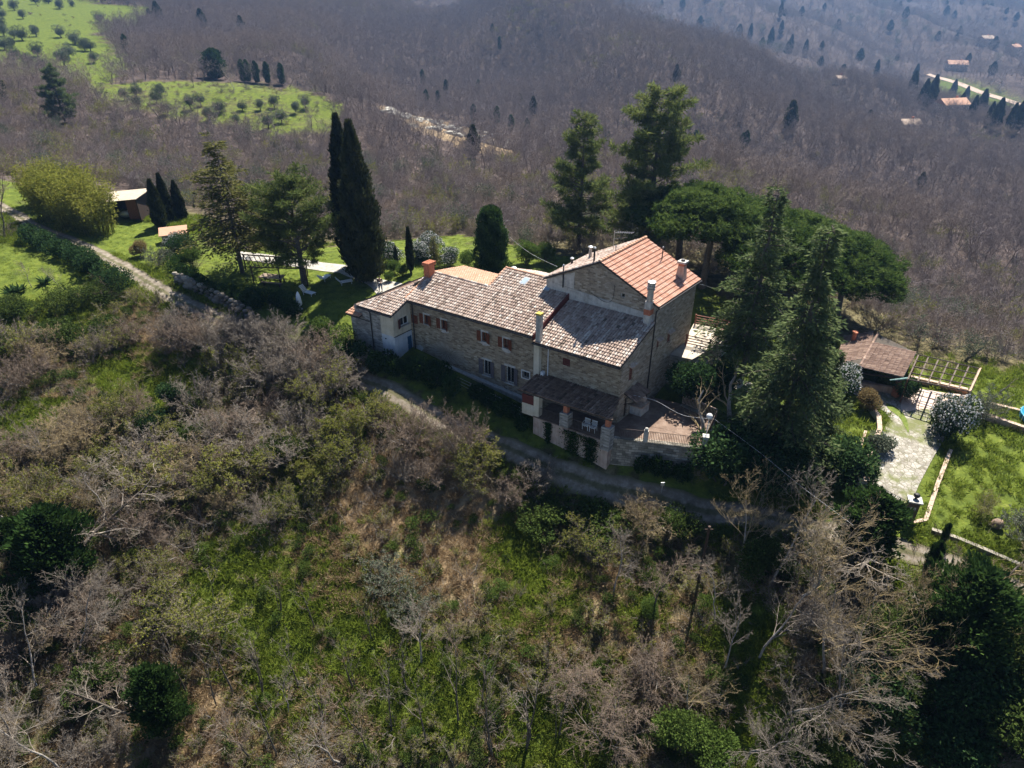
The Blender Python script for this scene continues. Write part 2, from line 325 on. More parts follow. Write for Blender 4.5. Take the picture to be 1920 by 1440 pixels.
CTRL += [np.array(q, float) for q in [HW(4, -3.2, -4.9), HW(0, -3.4, -5.2), HW(8, -3, -4.2), HW(12, -2, -3.6), HW(16, -2, -2.9), HW(20, -2.4, -2.2), HW(4, 2, -4.5), HW(12, 4, -1.5), HW(5, 13.5, -.4), HW(14, 10, -.2), HW(-5, 0.5, -5.0), HW(-7.6, -.6, -5.5), HW(-1.5, 8, -2.6), HW(-1.5, 11.5, -1.6), HW(-6.5, 6, -3.0), HW(-4, 8, -2.5)]]
CTRL += [np.array(q, float) for q in [(0, 12, -18.5), (-40, 10, -17), (45, 12, -16), (0, -30, -26), (-80, -20, -22), (90, -20, -22), (-110, 40, -4), (-100, 75, 2), (110, 30, -11), (85, 50, -8)]]
CTRL += [PY(*q) for q in [
    (1000, 425, 104), (640, 425, 104), (780, 440, 100), (100, 330, 122), (-100, 330, 120), (300, 340, 118), (1250, 400, 105), (450, 305, 150), (650, 330, 140), (250, 290, 150), (450, 245, 175), (300, 245, 172), (620, 250, 172), (450, 165, 212), (600, 170, 212), (300, 175, 205), (150, 145, 232), (100, 85, 290), (200, 30, 395),
    (0, 15, 400), (0, 130, 240), (-200, 60, 300), (400, 95, 330), (400, 10, 480), (700, 10, 520), (700, 165, 325), (560, 120, 300), (1000, 215, 300), (1000, 115, 400), (1000, 15, 520), (1180, 20, 500), (720, 212, 228), (840, 245, 208), (970, 283, 188), (880, 290, 175), (1000, 340, 145), (1150, 310, 165),
    (1300, 320, 185), (1300, 225, 270), (1300, 105, 400), (1420, 95, 430), (1550, 155, 395), (1700, 215, 355), (1920, 300, 315), (1400, 345, 150), (1550, 380, 150), (1700, 415, 165), (1900, 420, 165), (1900, 575, 108), (1750, 600, 84), (1750, 505, 114), (1560, 520, 100), (1450, 480, 92), (1550, 280, 260), (1750, 310, 245), (2100, 500, 150), (2100, 330, 290),
    (1900, 205, 540), (1750, 150, 600), (1900, 105, 800), (1600, 60, 800), (1420, 25, 850), (1500, 0, 1000), (1900, 0, 1150), (1200, -55, 1250), (1900, -60, 1500), (1500, -125, 2200), (2200, 100, 800), (900, -60, 1000), (500, -70, 900), (0, -70, 800)]]
CTRL += [np.array(q, float) for q in [(-40, 238, -27), (20, 225, -34), (70, 215, -37), (130, 200, -42), (150, 520, -52), (260, 480, -62), (340, 420, -70), (60, 620, -30), (250, 640, -62), (-700, 300, 6), (-700, 900, 60), (700, 300, -85), (1200, 900, -30), (0, 2600, 110), (-1200, 2600, 120), (1600, 2600, 110), (-300, 150, 4), (-400, 0, -10), (400, 60, -50), (500, -100, -60), (-300, -200, -60), (300, -250, -80)]]
CTRL = np.array(CTRL)
_k = np.linalg.norm(CTRL[:, None, :2] - CTRL[None, :, :2], axis=2); _kern = lambda r: -np.sqrt(r * r + 16.0)
_n = len(CTRL); _A = np.zeros((_n + 3, _n + 3)); _A[:_n, :_n] = _kern(_k) + np.eye(_n) * .35; _A[:_n, _n:] = np.c_[np.ones(_n), CTRL[:, :2]]; _A[_n:, :_n] = _A[:_n, _n:].T
_w = np.linalg.solve(_A, np.r_[CTRL[:, 2], 0, 0, 0])
def gz(x, y):
    x = np.atleast_1d(np.asarray(x, float)); y = np.atleast_1d(np.asarray(y, float)); sh = x.shape; x = x.ravel(); y = y.ravel(); out = np.empty(len(x))
    for i in range(0, len(x), 20000):
        a, b = x[i:i + 20000], y[i:i + 20000]
        r = np.hypot(a[:, None] - CTRL[None, :, 0], b[:, None] - CTRL[None, :, 1])
        out[i:i + 20000] = _kern(r) @ _w[:_n] + _w[_n] + _w[_n + 1] * a + _w[_n + 2] * b
    k = np.clip((y - 225) / 120, 0, 1); out += k * k * (3 - 2 * k) * (9.0 * np.sin(x / 31 + .9 * np.sin(y / 70)) + 3.0 * np.sin(x / 13 + y / 41 + 1) + 2.0 * np.sin(y / 23 - x / 37)) * np.clip((x + 130) / 60, 0, 1)
    return out.reshape(sh)
def G1(x, y): return float(gz(x, y)[0])
def G(px, py, tmin=25, tmax=1600):
    """where the line of sight of a photo point meets the ground"""
    d = ray(px, py); t = np.geomspace(tmin, tmax, 500); p = np.array([0, 0, CAMZ]) + t[:, None] * d
    h = p[:, 2] - gz(p[:, 0], p[:, 1]); i = np.argmax(h < 0)
    if h[i] >= 0: return p[-1]
    a = h[i - 1] / (h[i - 1] - h[i]); q = p[i - 1] + a * (p[i] - p[i - 1]); q[2] = G1(q[0], q[1]); return q
# zones of the land, measured on the ground
PLOT = [(-200, 420), (0, 455), (90, 470), (175, 535), (150, 548), (0, 568), (-200, 600)]
MEADOW = [(-300, -40), (100, -5), (285, 18), (282, 44), (185, 62), (250, 120), (190, 165), (110, 140), (-300, 150)]
TERRACE = [(160, 165), (290, 150), (440, 155), (575, 168), (650, 200), (620, 250), (520, 258), (430, 235), (340, 222), (200, 195)]
ROCKS = [(700, 195), (760, 212), (990, 276), (975, 292), (880, 282), (790, 250)]
FIELD = [(1735, 138), (1790, 148), (1930, 188), (1930, 245), (1770, 222), (1755, 190)]
GARDEN = [(-60, 330), (60, 345), (200, 400), (330, 430), (420, 470), (560, 470), (700, 455), (860, 440), (1020, 470), (1300, 530), (1480, 620), (1600, 650), (1720, 692), (1800, 706), (1850, 706), (1960, 716), (2000, 1060), (1720, 990), (1590, 960), (1330, 930), (1100, 870), (960, 830), (720, 715), (420, 575), (250, 490), (100, 430), (-60, 380)]
def road_dist(x, y):
    p = ROADA[:, :2]; x = np.atleast_1d(x); y = np.atleast_1d(y); out = np.empty(len(x))
    for i in range(0, len(x), 30000): out[i:i + 30000] = np.sqrt(((x[i:i + 30000, None] - p[None, :, 0]) ** 2 + (y[i:i + 30000, None] - p[None, :, 1]) ** 2).min(1))
    return out
def road_y(x): return np.interp(x, ROADA[:, 0], ROADA[:, 1])
GREEN = [(60, 505, 10), (20, 470, 8), (120, 530, 6), (240, 445, 6), (270, 420, 5), (20, 365, 5), (590, 545, 6), (640, 525, 6), (520, 510, 7), (690, 570, 4), (1850, 890, 8), (1790, 950, 5), (1900, 990, 7), (1900, 750, 4.5), (1595, 830, 4), (1560, 880, 3.5), (1400, 760, 6), (1420, 850, 5), (1330, 880, 4), (1940, 860, 8),
         (640, 1160, 4.5), (560, 1240, 4.5), (430, 1090, 4), (500, 1180, 3), (850, 1290, 3.6), (740, 1320, 3), (955, 1030, 2.8), (1040, 1090, 3.4), (990, 1160, 2.5), (230, 690, 3), (290, 720, 3.5), (350, 720, 3), (560, 930, 3), (1640, 1040, 1.6), (1680, 1060, 1.8), (1390, 1390, 4), (1690, 1395, 3), (1400, 1180, 3), (60, 790, 3), (1210, 1130, 2), (1100, 1330, 3), (1030, 1410, 3.5)]
DRYZ = [(670, 970, 4.5), (650, 1090, 3.5), (700, 1040, 3.5), (870, 1050, 3), (800, 900, 3), (250, 1390, 5), (330, 1330, 4), (1010, 1190, 3), (620, 1320, 3), (1120, 1080, 2.5), (230, 620, 3), (300, 660, 3), (880, 960, 2.5), (1240, 1230, 3)]
GREENW = np.array([[*G(a, b)[:2], r * (.85 if (b > 660 and i > 20) else 1)] for i, (a, b, r) in enumerate(GREEN)]); DRYW = np.array([[*G(a, b)[:2], r] for a, b, r in DRYZ])
def zsum(x, y, Z): return np.clip(np.exp(-((x[:, None] - Z[None, :, 0]) ** 2 + (y[:, None] - Z[None, :, 1]) ** 2) / (Z[None, :, 2] ** 2) * .9).sum(1), 0, 1)
_rg = np.random.default_rng(5)
_wv = [(_rg.normal(size=2) * f, _rg.uniform(0, 6.28), f) for f in (.05, .09, .16, .16, .3, .3, .55, .55, .9) for _ in range(2)]
def lump(x, y): return sum(np.sin(w[0] * x + w[1] * y + p) * .06 / (f + .15) for w, p, f in _wv)
def wild(x, y, z):
    """1 where nobody mows: rough ground gets its own bumps"""
    px, py = proj(np.stack([x, y, z], -1)); w = np.ones(len(x)); near = (y < 125) & (y > 5)
    rd = road_dist(x, y); w *= np.clip((rd - 2.2) / 3.0, 0, 1)
    w[near & (inpoly(px, py, GARDEN) | inpoly(px, py, PLOT))] = 0.0
    return w
def axis(lo, a, b, hi, step, g):
    r = list(np.arange(a, b, step)); d = step; v = b
    while v < hi: r.append(v); d *= g; v += d
    r.append(hi); d = step * g; v = a - d; l = []
    while v > lo: l.append(v); d *= g; v -= d
    l.append(lo); return np.array(l[::-1] + r)
gx = axis(-1500, -80, 80, 2200, .9, 1.045); gy = axis(-400, 12, 112, 2900, .9, 1.045)
XX, YY = np.meshgrid(gx, gy); xf, yf = XX.ravel(), YY.ravel(); zf = gz(xf, yf)
wf = wild(xf, yf, zf); zf = zf + lump(xf, yf) * wf * .55
nx, ny = len(gx), len(gy); ii = np.arange((ny - 1) * nx).reshape(ny - 1, nx)[:, :-1].ravel()
gm = bpy.data.materials.new('land'); gme = npmesh('ground', np.stack([xf, yf, zf], 1), [np.stack([ii, ii + 1, ii + nx + 1, ii + nx], 1)], gm, smooth=True)
pxf, pyf = proj(np.stack([xf, yf, zf], -1)); infront = yf > 10
at_g = zsum(xf, yf, GREENW); at_d = zsum(xf, yf, DRYW)
farz = (yf > 120) & infront
at_g = np.maximum(at_g, np.where(farz & inpoly(pxf, pyf, MEADOW), .7, 0)); at_g = np.maximum(at_g, np.where(farz & inpoly(pxf, pyf, TERRACE), .5, 0))
at_d = np.maximum(at_d, np.where(farz & inpoly(pxf, pyf, TERRACE), .35, 0)); at_g = np.maximum(at_g, np.where(farz & (yf > 400) & inpoly(pxf, pyf, FIELD), .6, 0))
at_d = np.maximum(at_d, np.where(farz & inpoly(pxf, pyf, ROCKS), .8, 0))
at_g = np.where((yf < 125) & infront & (inpoly(pxf, pyf, GARDEN) | inpoly(pxf, pyf, PLOT)), np.maximum(at_g, .62), at_g)
at_w = np.clip((yf - 84) / 22, 0, 1) * (1 - np.clip(at_g * 3, 0, 1))
for nm, a in (('green', at_g), ('dry', at_d), ('litter', at_w)):
    q = gme.attributes.new(nm, 'FLOAT', 'POINT'); q.data.foreach_set('value', a.astype(np.float32))
def land_material(m):
    m.use_nodes = True; n = m.node_tree; n.nodes.clear(); o = n.nodes.new('ShaderNodeOutputMaterial'); b = N(n, 'ShaderNodeBsdfPrincipled', Roughness=1.0); b.inputs['Specular IOR Level'].default_value = .05
    tc = N(n, 'ShaderNodeTexCoord'); v = tc.outputs['Object']; f = noise(n, .9, 6, .7, v); f2 = noise(n, .13, 3, .6, v)
    def att(k):
        a = n.nodes.new('ShaderNodeAttribute'); a.attribute_name = k; return a.outputs['Fac']
    lit = ramp(n, [(.035, .032, .016), (.075, .066, .034), (.135, .115, .062), (.2, .17, .105)], [.28, .45, .58, .75]); n.links.new(f, lit.inputs[0])
    gr = ramp(n, [(.04, .05, .014), (.07, .095, .018), (.115, .145, .024), (.19, .18, .06)], [.25, .42, .6, .78]); n.links.new(f, gr.inputs[0])
    dr = ramp(n, [(.12, .085, .05), (.24, .175, .105), (.36, .28, .18)], [.3, .5, .72]); n.links.new(f, dr.inputs[0])
    def soft(a, k):
        s = N(n, 'ShaderNodeMath', op='ADD'); n.links.new(a, s.inputs[0]); t = N(n, 'ShaderNodeMath', op='MULTIPLY_ADD'); n.links.new(f, t.inputs[0]); t.inputs[1].default_value = 1.3; t.inputs[2].default_value = -.65; n.links.new(t.outputs[0], s.inputs[1])
        t2 = N(n, 'ShaderNodeMath', op='MULTIPLY_ADD'); n.links.new(f2, t2.inputs[0]); t2.inputs[1].default_value = .8; t2.inputs[2].default_value = -.4; s2 = N(n, 'ShaderNodeMath', op='ADD'); n.links.new(s.outputs[0], s2.inputs[0]); n.links.new(t2.outputs[0], s2.inputs[1])
        r = ramp(n, [(0, 0, 0), (1, 1, 1)], [k, k + .3]); n.links.new(s2.outputs[0], r.inputs[0]); return r.outputs[0]
    wd = ramp(n, [(.03, .022, .02), (.06, .045, .04), (.1, .078, .07), (.14, .11, .1)], [.28, .45, .58, .75]); n.links.new(f, wd.inputs[0])
    c = mixc(n, att('litter'), lit.outputs[0], wd.outputs[0]); c = mixc(n, soft(att('dry'), .3), c, dr.outputs[0]); c = mixc(n, soft(att('green'), .25), c, gr.outputs[0])
    n.links.new(c, b.inputs['Base Color']); bp = N(n, 'ShaderNodeBump', Strength=.7, Distance=.15); n.links.new(noise(n, 3.5, 3, .7, v), bp.inputs['Height']); n.links.new(bp.outputs[0], b.inputs['Normal'])
    n.links.new(b.outputs[0], o.inputs[0])
land_material(gm)
ground = tag(obj('ground', gme), kind='structure')
# the track, its two worn wheel lines and grassy middle
def track_material(name, pale, mid, edge=.55):
    m, n, o = newmat(name); b = N(n, 'ShaderNodeBsdfPrincipled', Roughness=1.0); b.inputs['Specular IOR Level'].default_value = .1
    uv = n.nodes.new('ShaderNodeUVMap'); sp = n.nodes.new('ShaderNodeSeparateXYZ'); n.links.new(uv.outputs[0], sp.inputs[0]); tc = N(n, 'ShaderNodeTexCoord')
    f = noise(n, 1.4, 8, .7, tc.outputs['Object']); pr = ramp(n, pale, [.3, .5, .72]); n.links.new(f, pr.inputs[0])
    a = N(n, 'ShaderNodeMath', op='ABSOLUTE'); n.links.new(sp.outputs[0], a.inputs[0])            # distance from the middle, -1..1
    w = ramp(n, [(1, 1, 1), (0, 0, 0), (0, 0, 0), (1, 1, 1)], [.12, .3, .68, .95])
    j = N(n, 'ShaderNodeMath', op='MULTIPLY_ADD'); n.links.new(f, j.inputs[0]); j.inputs[1].default_value = .5; j2 = N(n, 'ShaderNodeMath', op='SUBTRACT'); n.links.new(a.outputs[0], j2.inputs[0]); j2.inputs[1].default_value = .25
    n.links.new(j2.outputs[0], j.inputs[2]); n.links.new(j.outputs[0], w.inputs[0])
    mr = ramp(n, mid, [.3, .7]); n.links.new(f, mr.inputs[0]); k = N(n, 'ShaderNodeMath', op='MULTIPLY'); n.links.new(w.outputs[0], k.inputs[0]); k.inputs[1].default_value = edge
    n.links.new(mixc(n, k.outputs[0], pr.outputs[0], mr.outputs[0]), b.inputs['Base Color'])
    bp = N(n, 'ShaderNodeBump', Strength=.6, Distance=.05); n.links.new(noise(n, 5, 6, .7, tc.outputs['Object']), bp.inputs['Height']); n.links.new(bp.outputs[0], b.inputs['Normal'])
    n.links.new(b.outputs[0], o.inputs[0]); return m
def strip(name, path, half, mat, lift=.05, nacross=4, wob=.0):
    p = np.array([q[:2] for q in path]); d = np.gradient(p, axis=0); d /= np.linalg.norm(d, axis=1)[:, None]; nn = np.stack([-d[:, 1], d[:, 0]], 1)
    L = np.r_[0, np.cumsum(np.linalg.norm(np.diff(p, axis=0), axis=1))]; V = []; U = []; hw = half if hasattr(half, '__len__') else [half] * len(p)
    for i in range(len(p)):
        h = hw[i] * (1 + wob * math.sin(i * 1.3) * math.sin(i * .37))
        for k in range(nacross + 1):
            a = -1 + 2 * k / nacross; q = p[i] + nn[i] * h * a; V.append((q[0], q[1])); U.append((a, L[i]))
    V = np.array(V); Z = gz(V[:, 0], V[:, 1]) + lift; m = nacross + 1
    F = [(i * m + k, i * m + k + 1, (i + 1) * m + k + 1, (i + 1) * m + k) for i in range(len(p) - 1) for k in range(nacross)]
    return npmesh(name, np.c_[V, Z], [np.array(F)], mat, uv=np.array(U), smooth=True)
road = tag(obj('road', strip('road', ROAD, .95, track_material('gravel_track', [(.11, .092, .07), (.19, .162, .128), (.33, .29, .245)], [(.06, .065, .026), (.14, .125, .07)], .85), .06, 8, .12)), kind='structure')
def flatpoly(name, pts, mat, lift=.05, z=None, sub=6, soft=True):
    """a draped paved area: outline filled by a fan of small quads from the middle"""
    pts = bez(list(pts) + [pts[0]], len(pts) * 5)[:-1] if soft else [np.asarray(q, float) for q in pts]; c = np.mean(pts, axis=0); V = []; F = []; n = len(pts)
    for r in range(sub + 1):
        for q in pts: p = c + (q - c) * (r / sub); V.append((p[0], p[1]))
    for r in range(sub):
        for k in range(n): F.append((r * n + k, r * n + (k + 1) % n, (r + 1) * n + (k + 1) % n, (r + 1) * n + k))
    V = np.array(V); Z = (gz(V[:, 0], V[:, 1]) if z is None else np.full(len(V), z)) + lift
    return npmesh(name, np.c_[V, Z], [np.array(F)], mat, uv=V.copy())
# ---------------------------------------------------------------- the farmhouse
FH = thing('farmhouse', 'long stone farmhouse with weathered tile roofs and a taller red-roofed tower end', 'farmhouse', HC)
rnd = random.Random(11)
def tiles(o, ax, up, w, l, sp=.24, ex=.34, rad=.1, jit=.014, seed=1, skip=None, sh=.0):
    """barrel tiles on a roof slope: o = eave corner, ax = along the eave, up = up the slope. Returns list of (verts, faces, tint)"""
    rg = random.Random(seed); ax = np.asarray(ax, float); up = np.asarray(up, float); nrm = np.cross(ax, up); nrm /= np.linalg.norm(nrm)
    if nrm[2] < 0: nrm = -nrm
    out = []; nc = max(1, int(round(w / sp))); sp = w / nc; nr = max(1, int(round(l / ex))); ex = l / nr
    cof = [rg.gauss(0, .07) for _ in range(nc)]
    for j in range(nr):
        for i in range(nc):
            cx = (i + .5) * sp; y0 = j * ex - .03
            if skip and skip(cx, y0 + ex / 2): continue
            a = rg.uniform(-1, 1) * jit; b = rg.uniform(-1, 1) * jit; h = rg.uniform(0, .012); ta = min(1, max(0, rg.gauss(.58, .14) + cof[i])); vs = []
            for yy, rr, lift in ((y0 + b, rad * 1.12, .05 + h), (y0 + ex * 1.16 + b, rad * .9, .012)):
                for k in range(5):
                    th = math.pi * k / 4
                    vs.append(o + ax * (cx + a + sh * yy + rr * math.cos(th)) + up * yy + nrm * (lift + rr * math.sin(th) * .95))
            vs.append(o + ax * (cx + a) + up * (y0 + b) + nrm * .0)
            out.append((vs, [(0, 1, 6, 5), (1, 2, 7, 6), (2, 3, 8, 7), (3, 4, 9, 8), (0, 1, 2, 3, 4)], ta))
    return out
def tile_part(tl, parent, mat, name='roof_tiles', single=0):
    """the nearest tiles as pieces of their own, the rest joined"""
    for vs, fs, ta in tl[:single]: MB().add(vs, fs, t=ta).part('roof_tile', mat, parent)
    b = MB()
    for vs, fs, ta in tl[single:]: b.add(vs, fs, t=ta)
    return tag(b.part(name, mat, parent), kind='stuff')
def slab(parent, c4, th, mat, name='roof'):
    c4 = [np.asarray(c, float) for c in c4]; d = np.array([0, 0, -th]); return MB().hexa([c + d for c in c4], c4).part(name, mat, parent)
def roof_h(s0, s1, u0, u1, z0, k, mat, ex=.34, seed=1, single=0, th=.14, label=None, **kw):
    """a slope of the farmhouse roof in its own grid: eave from s0 (left) to s1 at u0, rising to u1"""
    zf = lambda u: z0 + k * (u - u0)
    sl_ = slab(FH, [HL(s0, u0, zf(u0)), HL(s1, u0, zf(u0)), HL(s1, u1, zf(u1)), HL(s0, u1, zf(u1))], th, M['under'])
    if label: sl_['label'] = label
    upv = HL(0, u1 - u0, zf(u1) - zf(u0)); L = np.linalg.norm(upv)
    tile_part(tiles(HL(s0, u0, zf(u0)), -E1, upv / L, s0 - s1, L, ex=ex, seed=seed, **kw), sl_, mat, single=single)
    return sl_
def wallgrid(plane, a0, a1, z0, z1, holes, mat, depth=.28, name='wall', out=1):
    """a wall face with real openings; plane(a, z, d): a along the wall, d = depth inwards"""
    xs = sorted({a0, a1, *[v for h in holes for v in h[:2]]}); zs = sorted({z0, z1, *[v for h in holes for v in h[2:4]]}); b = MB()
    for i in range(len(xs) - 1):
        for j in range(len(zs) - 1):
            xm, zm = (xs[i] + xs[i + 1]) / 2, (zs[j] + zs[j + 1]) / 2
            if any(h[0] < xm < h[1] and h[2] < zm < h[3] for h in holes): continue
            q = [(xs[i], zs[j]), (xs[i + 1], zs[j]), (xs[i + 1], zs[j + 1]), (xs[i], zs[j + 1])]; b.quad(*[plane(x, z, 0) for x, z in q], uv=q)
    for h in holes:
        k = [(h[0], h[2]), (h[1], h[2]), (h[1], h[3]), (h[0], h[3])]
        for i in range(4):
            p, q = k[i], k[(i + 1) % 4]; b.quad(plane(*p, 0), plane(*q, 0), plane(*q, depth), plane(*p, depth), uv=[p, q, (q[0] + depth, q[1]), (p[0] + depth, p[1])])
    return b.part(name, mat, FH)
def window(plane, h, frame=.06, grille=False, parent=None, mull=True, fm='white_frame', pane='pane', depth=.16):
    """frame in the opening with pane and bars set back from the wall face"""
    a0, a1, z0, z1 = h; b = MB(); bx = lambda x0, x1, y0, y1, d0, d1: b.hexa([plane(x0, y0, d0), plane(x1, y0, d0), plane(x1, y0, d1), plane(x0, y0, d1)], [plane(x0, y1, d0), plane(x1, y1, d0), plane(x1, y1, d1), plane(x0, y1, d1)])
    for q in ((a0, a0 + frame, z0, z1), (a1 - frame, a1, z0, z1), (a0 + frame, a1 - frame, z0, z0 + frame), (a0 + frame, a1 - frame, z1 - frame, z1)): bx(*q, depth - .04, depth + .03)
    if mull: m = (a0 + a1) / 2; bx(m - .025, m + .025, z0 + frame, z1 - frame, depth - .03, depth + .02)
    o = b.part('window', M[fm], FH); p = MB().quad(plane(a0, z0, depth + .035), plane(a1, z0, depth + .035), plane(a1, z1, depth + .035), plane(a0, z1, depth + .035)).part('pane', M[pane], o)
    if grille:
        g = MB()
        for i in range(1, 5): x = a0 + (a1 - a0) * i / 5; g.tube([plane(x, z0, .05), plane(x, z1, .05)], .012, 5)
        for i in range(1, 6): z = z0 + (z1 - z0) * i / 6; g.tube([plane(a0, z, .05), plane(a1, z, .05)], .012, 5)
        g.part('window_grille', M['iron'], o)
    return o
def shutter(plane, a0, a1, z0, z1, mat, d0=-.03, d1=-.075, ang=0.0, hinge=0):
    """louvred leaf: frame and slats; ang swings it out about its hinge side"""
    hx = a0 if hinge == 0 else a1
    def pl(x, z, d):
        r = x - hx; return plane(hx + r * math.cos(ang), z, d - abs(r) * math.sin(ang))
    b = MB(); bx = lambda x0, x1, y0, y1, e0, e1: b.hexa([pl(x0, y0, e0), pl(x1, y0, e0), pl(x1, y0, e1), pl(x0, y0, e1)], [pl(x0, y1, e0), pl(x1, y1, e0), pl(x1, y1, e1), pl(x0, y1, e1)])
    f = .05; bx(a0, a0 + f, z0, z1, d0, d1); bx(a1 - f, a1, z0, z1, d0, d1); bx(a0 + f, a1 - f, z0, z0 + f, d0, d1); bx(a0 + f, a1 - f, z1 - f, z1, d0, d1)
    n = max(4, int((z1 - z0) / .1))
    for i in range(n): z = z0 + f + (z1 - z0 - 2 * f) * (i + .5) / n; bx(a0 + f, a1 - f, z - .035, z + .035, d0 - .012, d1 + .012)
    return b.part('shutter', M[mat], FH)
pf = lambda s, z, d: HL(s, d, z)                 # front wall, s to the left
ps = lambda u, z, d: HL(d, u, z)                 # side wall (right), u to the back
# --- front wall of the long block and the low right-hand block
UP = [(19.98, 19.38), (18.0, 17.4), (13.5, 12.9), (11.25, 10.6)]
front = [(b, a, 1.52, 2.48) for a, b in UP] + [(12.62, 13.42, -1.92, -.36), (10.12, 10.98, -1.95, -.28), (8.55, 9.25, -.9, -.24)]
wallgrid(pf, 8.1, 21.6, -4.4, 3.62, front, M['stone'])
wallgrid(pf, 0, 8.1, -5.2, 3.15, [(4.62, 5.32, 1.58, 2.28)], M['stone'])
for i, (a, b) in enumerate(UP):
    window(pf, (b, a, 1.52, 2.48), fm='shutter', frame=.07); MB().hbox(a, a + .1, -.02, .02, 1.5, 2.5).part('jamb', M['plaster'], FH); shutter(pf, a + .1, a + .5, 1.5, 2.5, 'shutter'); shutter(pf, b - .42, b + .06, 1.5, 2.5, 'shutter', ang=R(24 if i != 1 else 34), hinge=1)
    MB().hbox(b - .06, a + .06, -.1, .02, 1.44, 1.52).part('window_sill', M['plaster'], FH)
    MB().hbox(b - .1, a + .1, -.02, .01, 2.48, 2.66).part('lintel', M['plaster'], FH)
for (b, a, z0, z1) in front[4:6]:
    window(pf, (b, a, z0, z1), grille=True); shutter(pf, a + .03, a + .46, z0, z1, 'shutter_grey'); shutter(pf, b - .46, b - .03, z0, z1, 'shutter_grey', ang=R(12), hinge=1)
    MB().hbox(b - .15, a + .15, -.04, .01, z1 + .02, z1 + .22).part('lintel', M['plaster'], FH); MB().hbox(b - .08, a + .08, -.12, .02, z0 - .1, z0).part('window_sill', M['plaster'], FH)
window(pf, front[6], grille=True)
for q in ((8.43, 8.55, -1.02, -.12), (9.25, 9.37, -1.02, -.12), (8.55, 9.25, -1.02, -.9), (8.55, 9.25, -.24, -.12)): MB().hbox(q[0], q[1], -.03, .01, q[2], q[3]).part('window_surround', M['white_frame'], FH)
shutter(pf, 4.64, 5.3, 1.6, 2.26, 'maroon', d0=.02, d1=-.02)
def blotch(name, sc, zc, w, h, mat, seed):
    """patch of old render left on the stones: a thin uneven cake"""
    rg = random.Random(seed); n = 18; rim = []; c = HL(sc, -.012, zc)
    for k in range(n):
        a = 2 * math.pi * k / n; q = .7 + rg.random() * .5; rim.append(HL(sc + w / 2 * math.cos(a) * q, -.012, zc + h / 2 * math.sin(a) * q))
    b = MB()
    for k in range(n): b.add([c, rim[k], rim[(k + 1) % n]], [(0, 1, 2)], [(0, 0), (1, 0), (1, 1)])
    return b.part(name, mat, FH)
blotch('render_patch', 17.4, -.9, 4.6, 2.0, M['stone_tower'], 3); blotch('render_patch', 17.6, 1.32, .9, .35, M['plaster'], 4); blotch('render_patch', 13.2, 1.3, 1.0, .4, M['plaster'], 5); blotch('render_patch', 10.9, 1.28, .9, .4, M['plaster'], 6); blotch('render_patch', 20.7, -1.3, .9, .7, M['plaster'], 7)
# sloping ledge and footing along the front
b = MB(); b.hexa([HL(21.3, -.32, -4.6), HL(8.3, -.32, -4.6), HL(8.3, -.01, -4.6), HL(21.3, -.01, -4.6)], [HL(21.3, -.32, -1.9), HL(8.3, -.32, -3.1), HL(8.3, -.01, -2.95), HL(21.3, -.01, -1.75)]); b.part('footing', M['concrete'], FH)
b = MB(); b.hexa([HL(21.4, -.42, -1.86), HL(8.3, -.42, -3.06), HL(8.3, -.325, -3.06), HL(21.4, -.325, -1.86)], [HL(21.4, -.42, -1.72), HL(8.3, -.42, -2.92), HL(8.3, -.325, -2.92), HL(21.4, -.325, -1.72)]); b.part('ledge', M['plaster'], FH)
# --- side wall of the low block and the tower
side = [(1.28, 1.86, 1.02, 2.42), (1.02, 1.5, -2.5, -.48), (5.55, 5.95, 2.3, 3.05), (7.35, 7.95, 2.05, 3.05)]
b = MB()                                          # low block side wall follows its roof slope
wallgrid(ps, 0, 4.75, -5.2, 3.1, side[:2], M['stone_tower'])
MB().quad(HL(0, 0, 3.1), HL(0, 4.75, 3.1), HL(0, 4.75, 5.2), HL(0, 0, 3.1), uv=[(0, 3.1), (4.75, 3.1), (4.75, 5.2), (0, 3.11)]).part('gable', M['stone_tower'], FH)
wallgrid(ps, 4.75, 11.7, -5.2, 6.6, side[2:], M['stone_tower'])
for h in (side[0], side[2], side[3]):
    a0, a1, z0, z1 = h; shutter(ps, a0 + .01, a1 - .01, z0 + .01, z1 - .01, 'wood_red', d0=.1, d1=.06)
    o = MB().hexa([HL(0.01, a0 - .2, z1 + .12), HL(-.34, a0 - .2, z1 + .02), HL(-.34, a1 + .2, z1 + .02), HL(.01, a1 + .2, z1 + .12)], [HL(.01, a0 - .2, z1 + .26), HL(-.34, a0 - .2, z1 + .08), HL(-.34, a1 + .2, z1 + .08), HL(.01, a1 + .2, z1 + .26)]).part('window_hood', M['coping'], FH)
h = side[1]; d = MB().hexa([ps(h[0], h[2], .12), ps(h[1], h[2], .12), ps(h[1], h[2], .18), ps(h[0], h[2], .18)], [ps(h[0], h[3], .12), ps(h[1], h[3], .12), ps(h[1], h[3], .18), ps(h[0], h[3], .18)]).part('door', M['dark_wood'], FH)
MB().ball(ps(h[0] + .08, -1.5, .1), .03, 6, 4).part('handle', M['galv'], d)
# little tiled canopy over the side door
cn = slab(FH, [HL(-1.1, .75, -.42), HL(-1.1, 3.0, -.42), HL(.0, 3.0, .12), HL(.0, .75, .12)], .08, M['under'], 'door_canopy')
upv = HL(1.1, 0, .54); L = np.linalg.norm(upv); tile_part(tiles(HL(-1.1, .75, -.42), E2, upv / L, 2.25, L, seed=31), cn, M['brown_tile'])
for u in (.85, 2.9): MB().tube([HL(-.02, u, -1.0), HL(-1.0, u, -.52)], .04, 6).part('bracket', M['dark_wood'], FH)
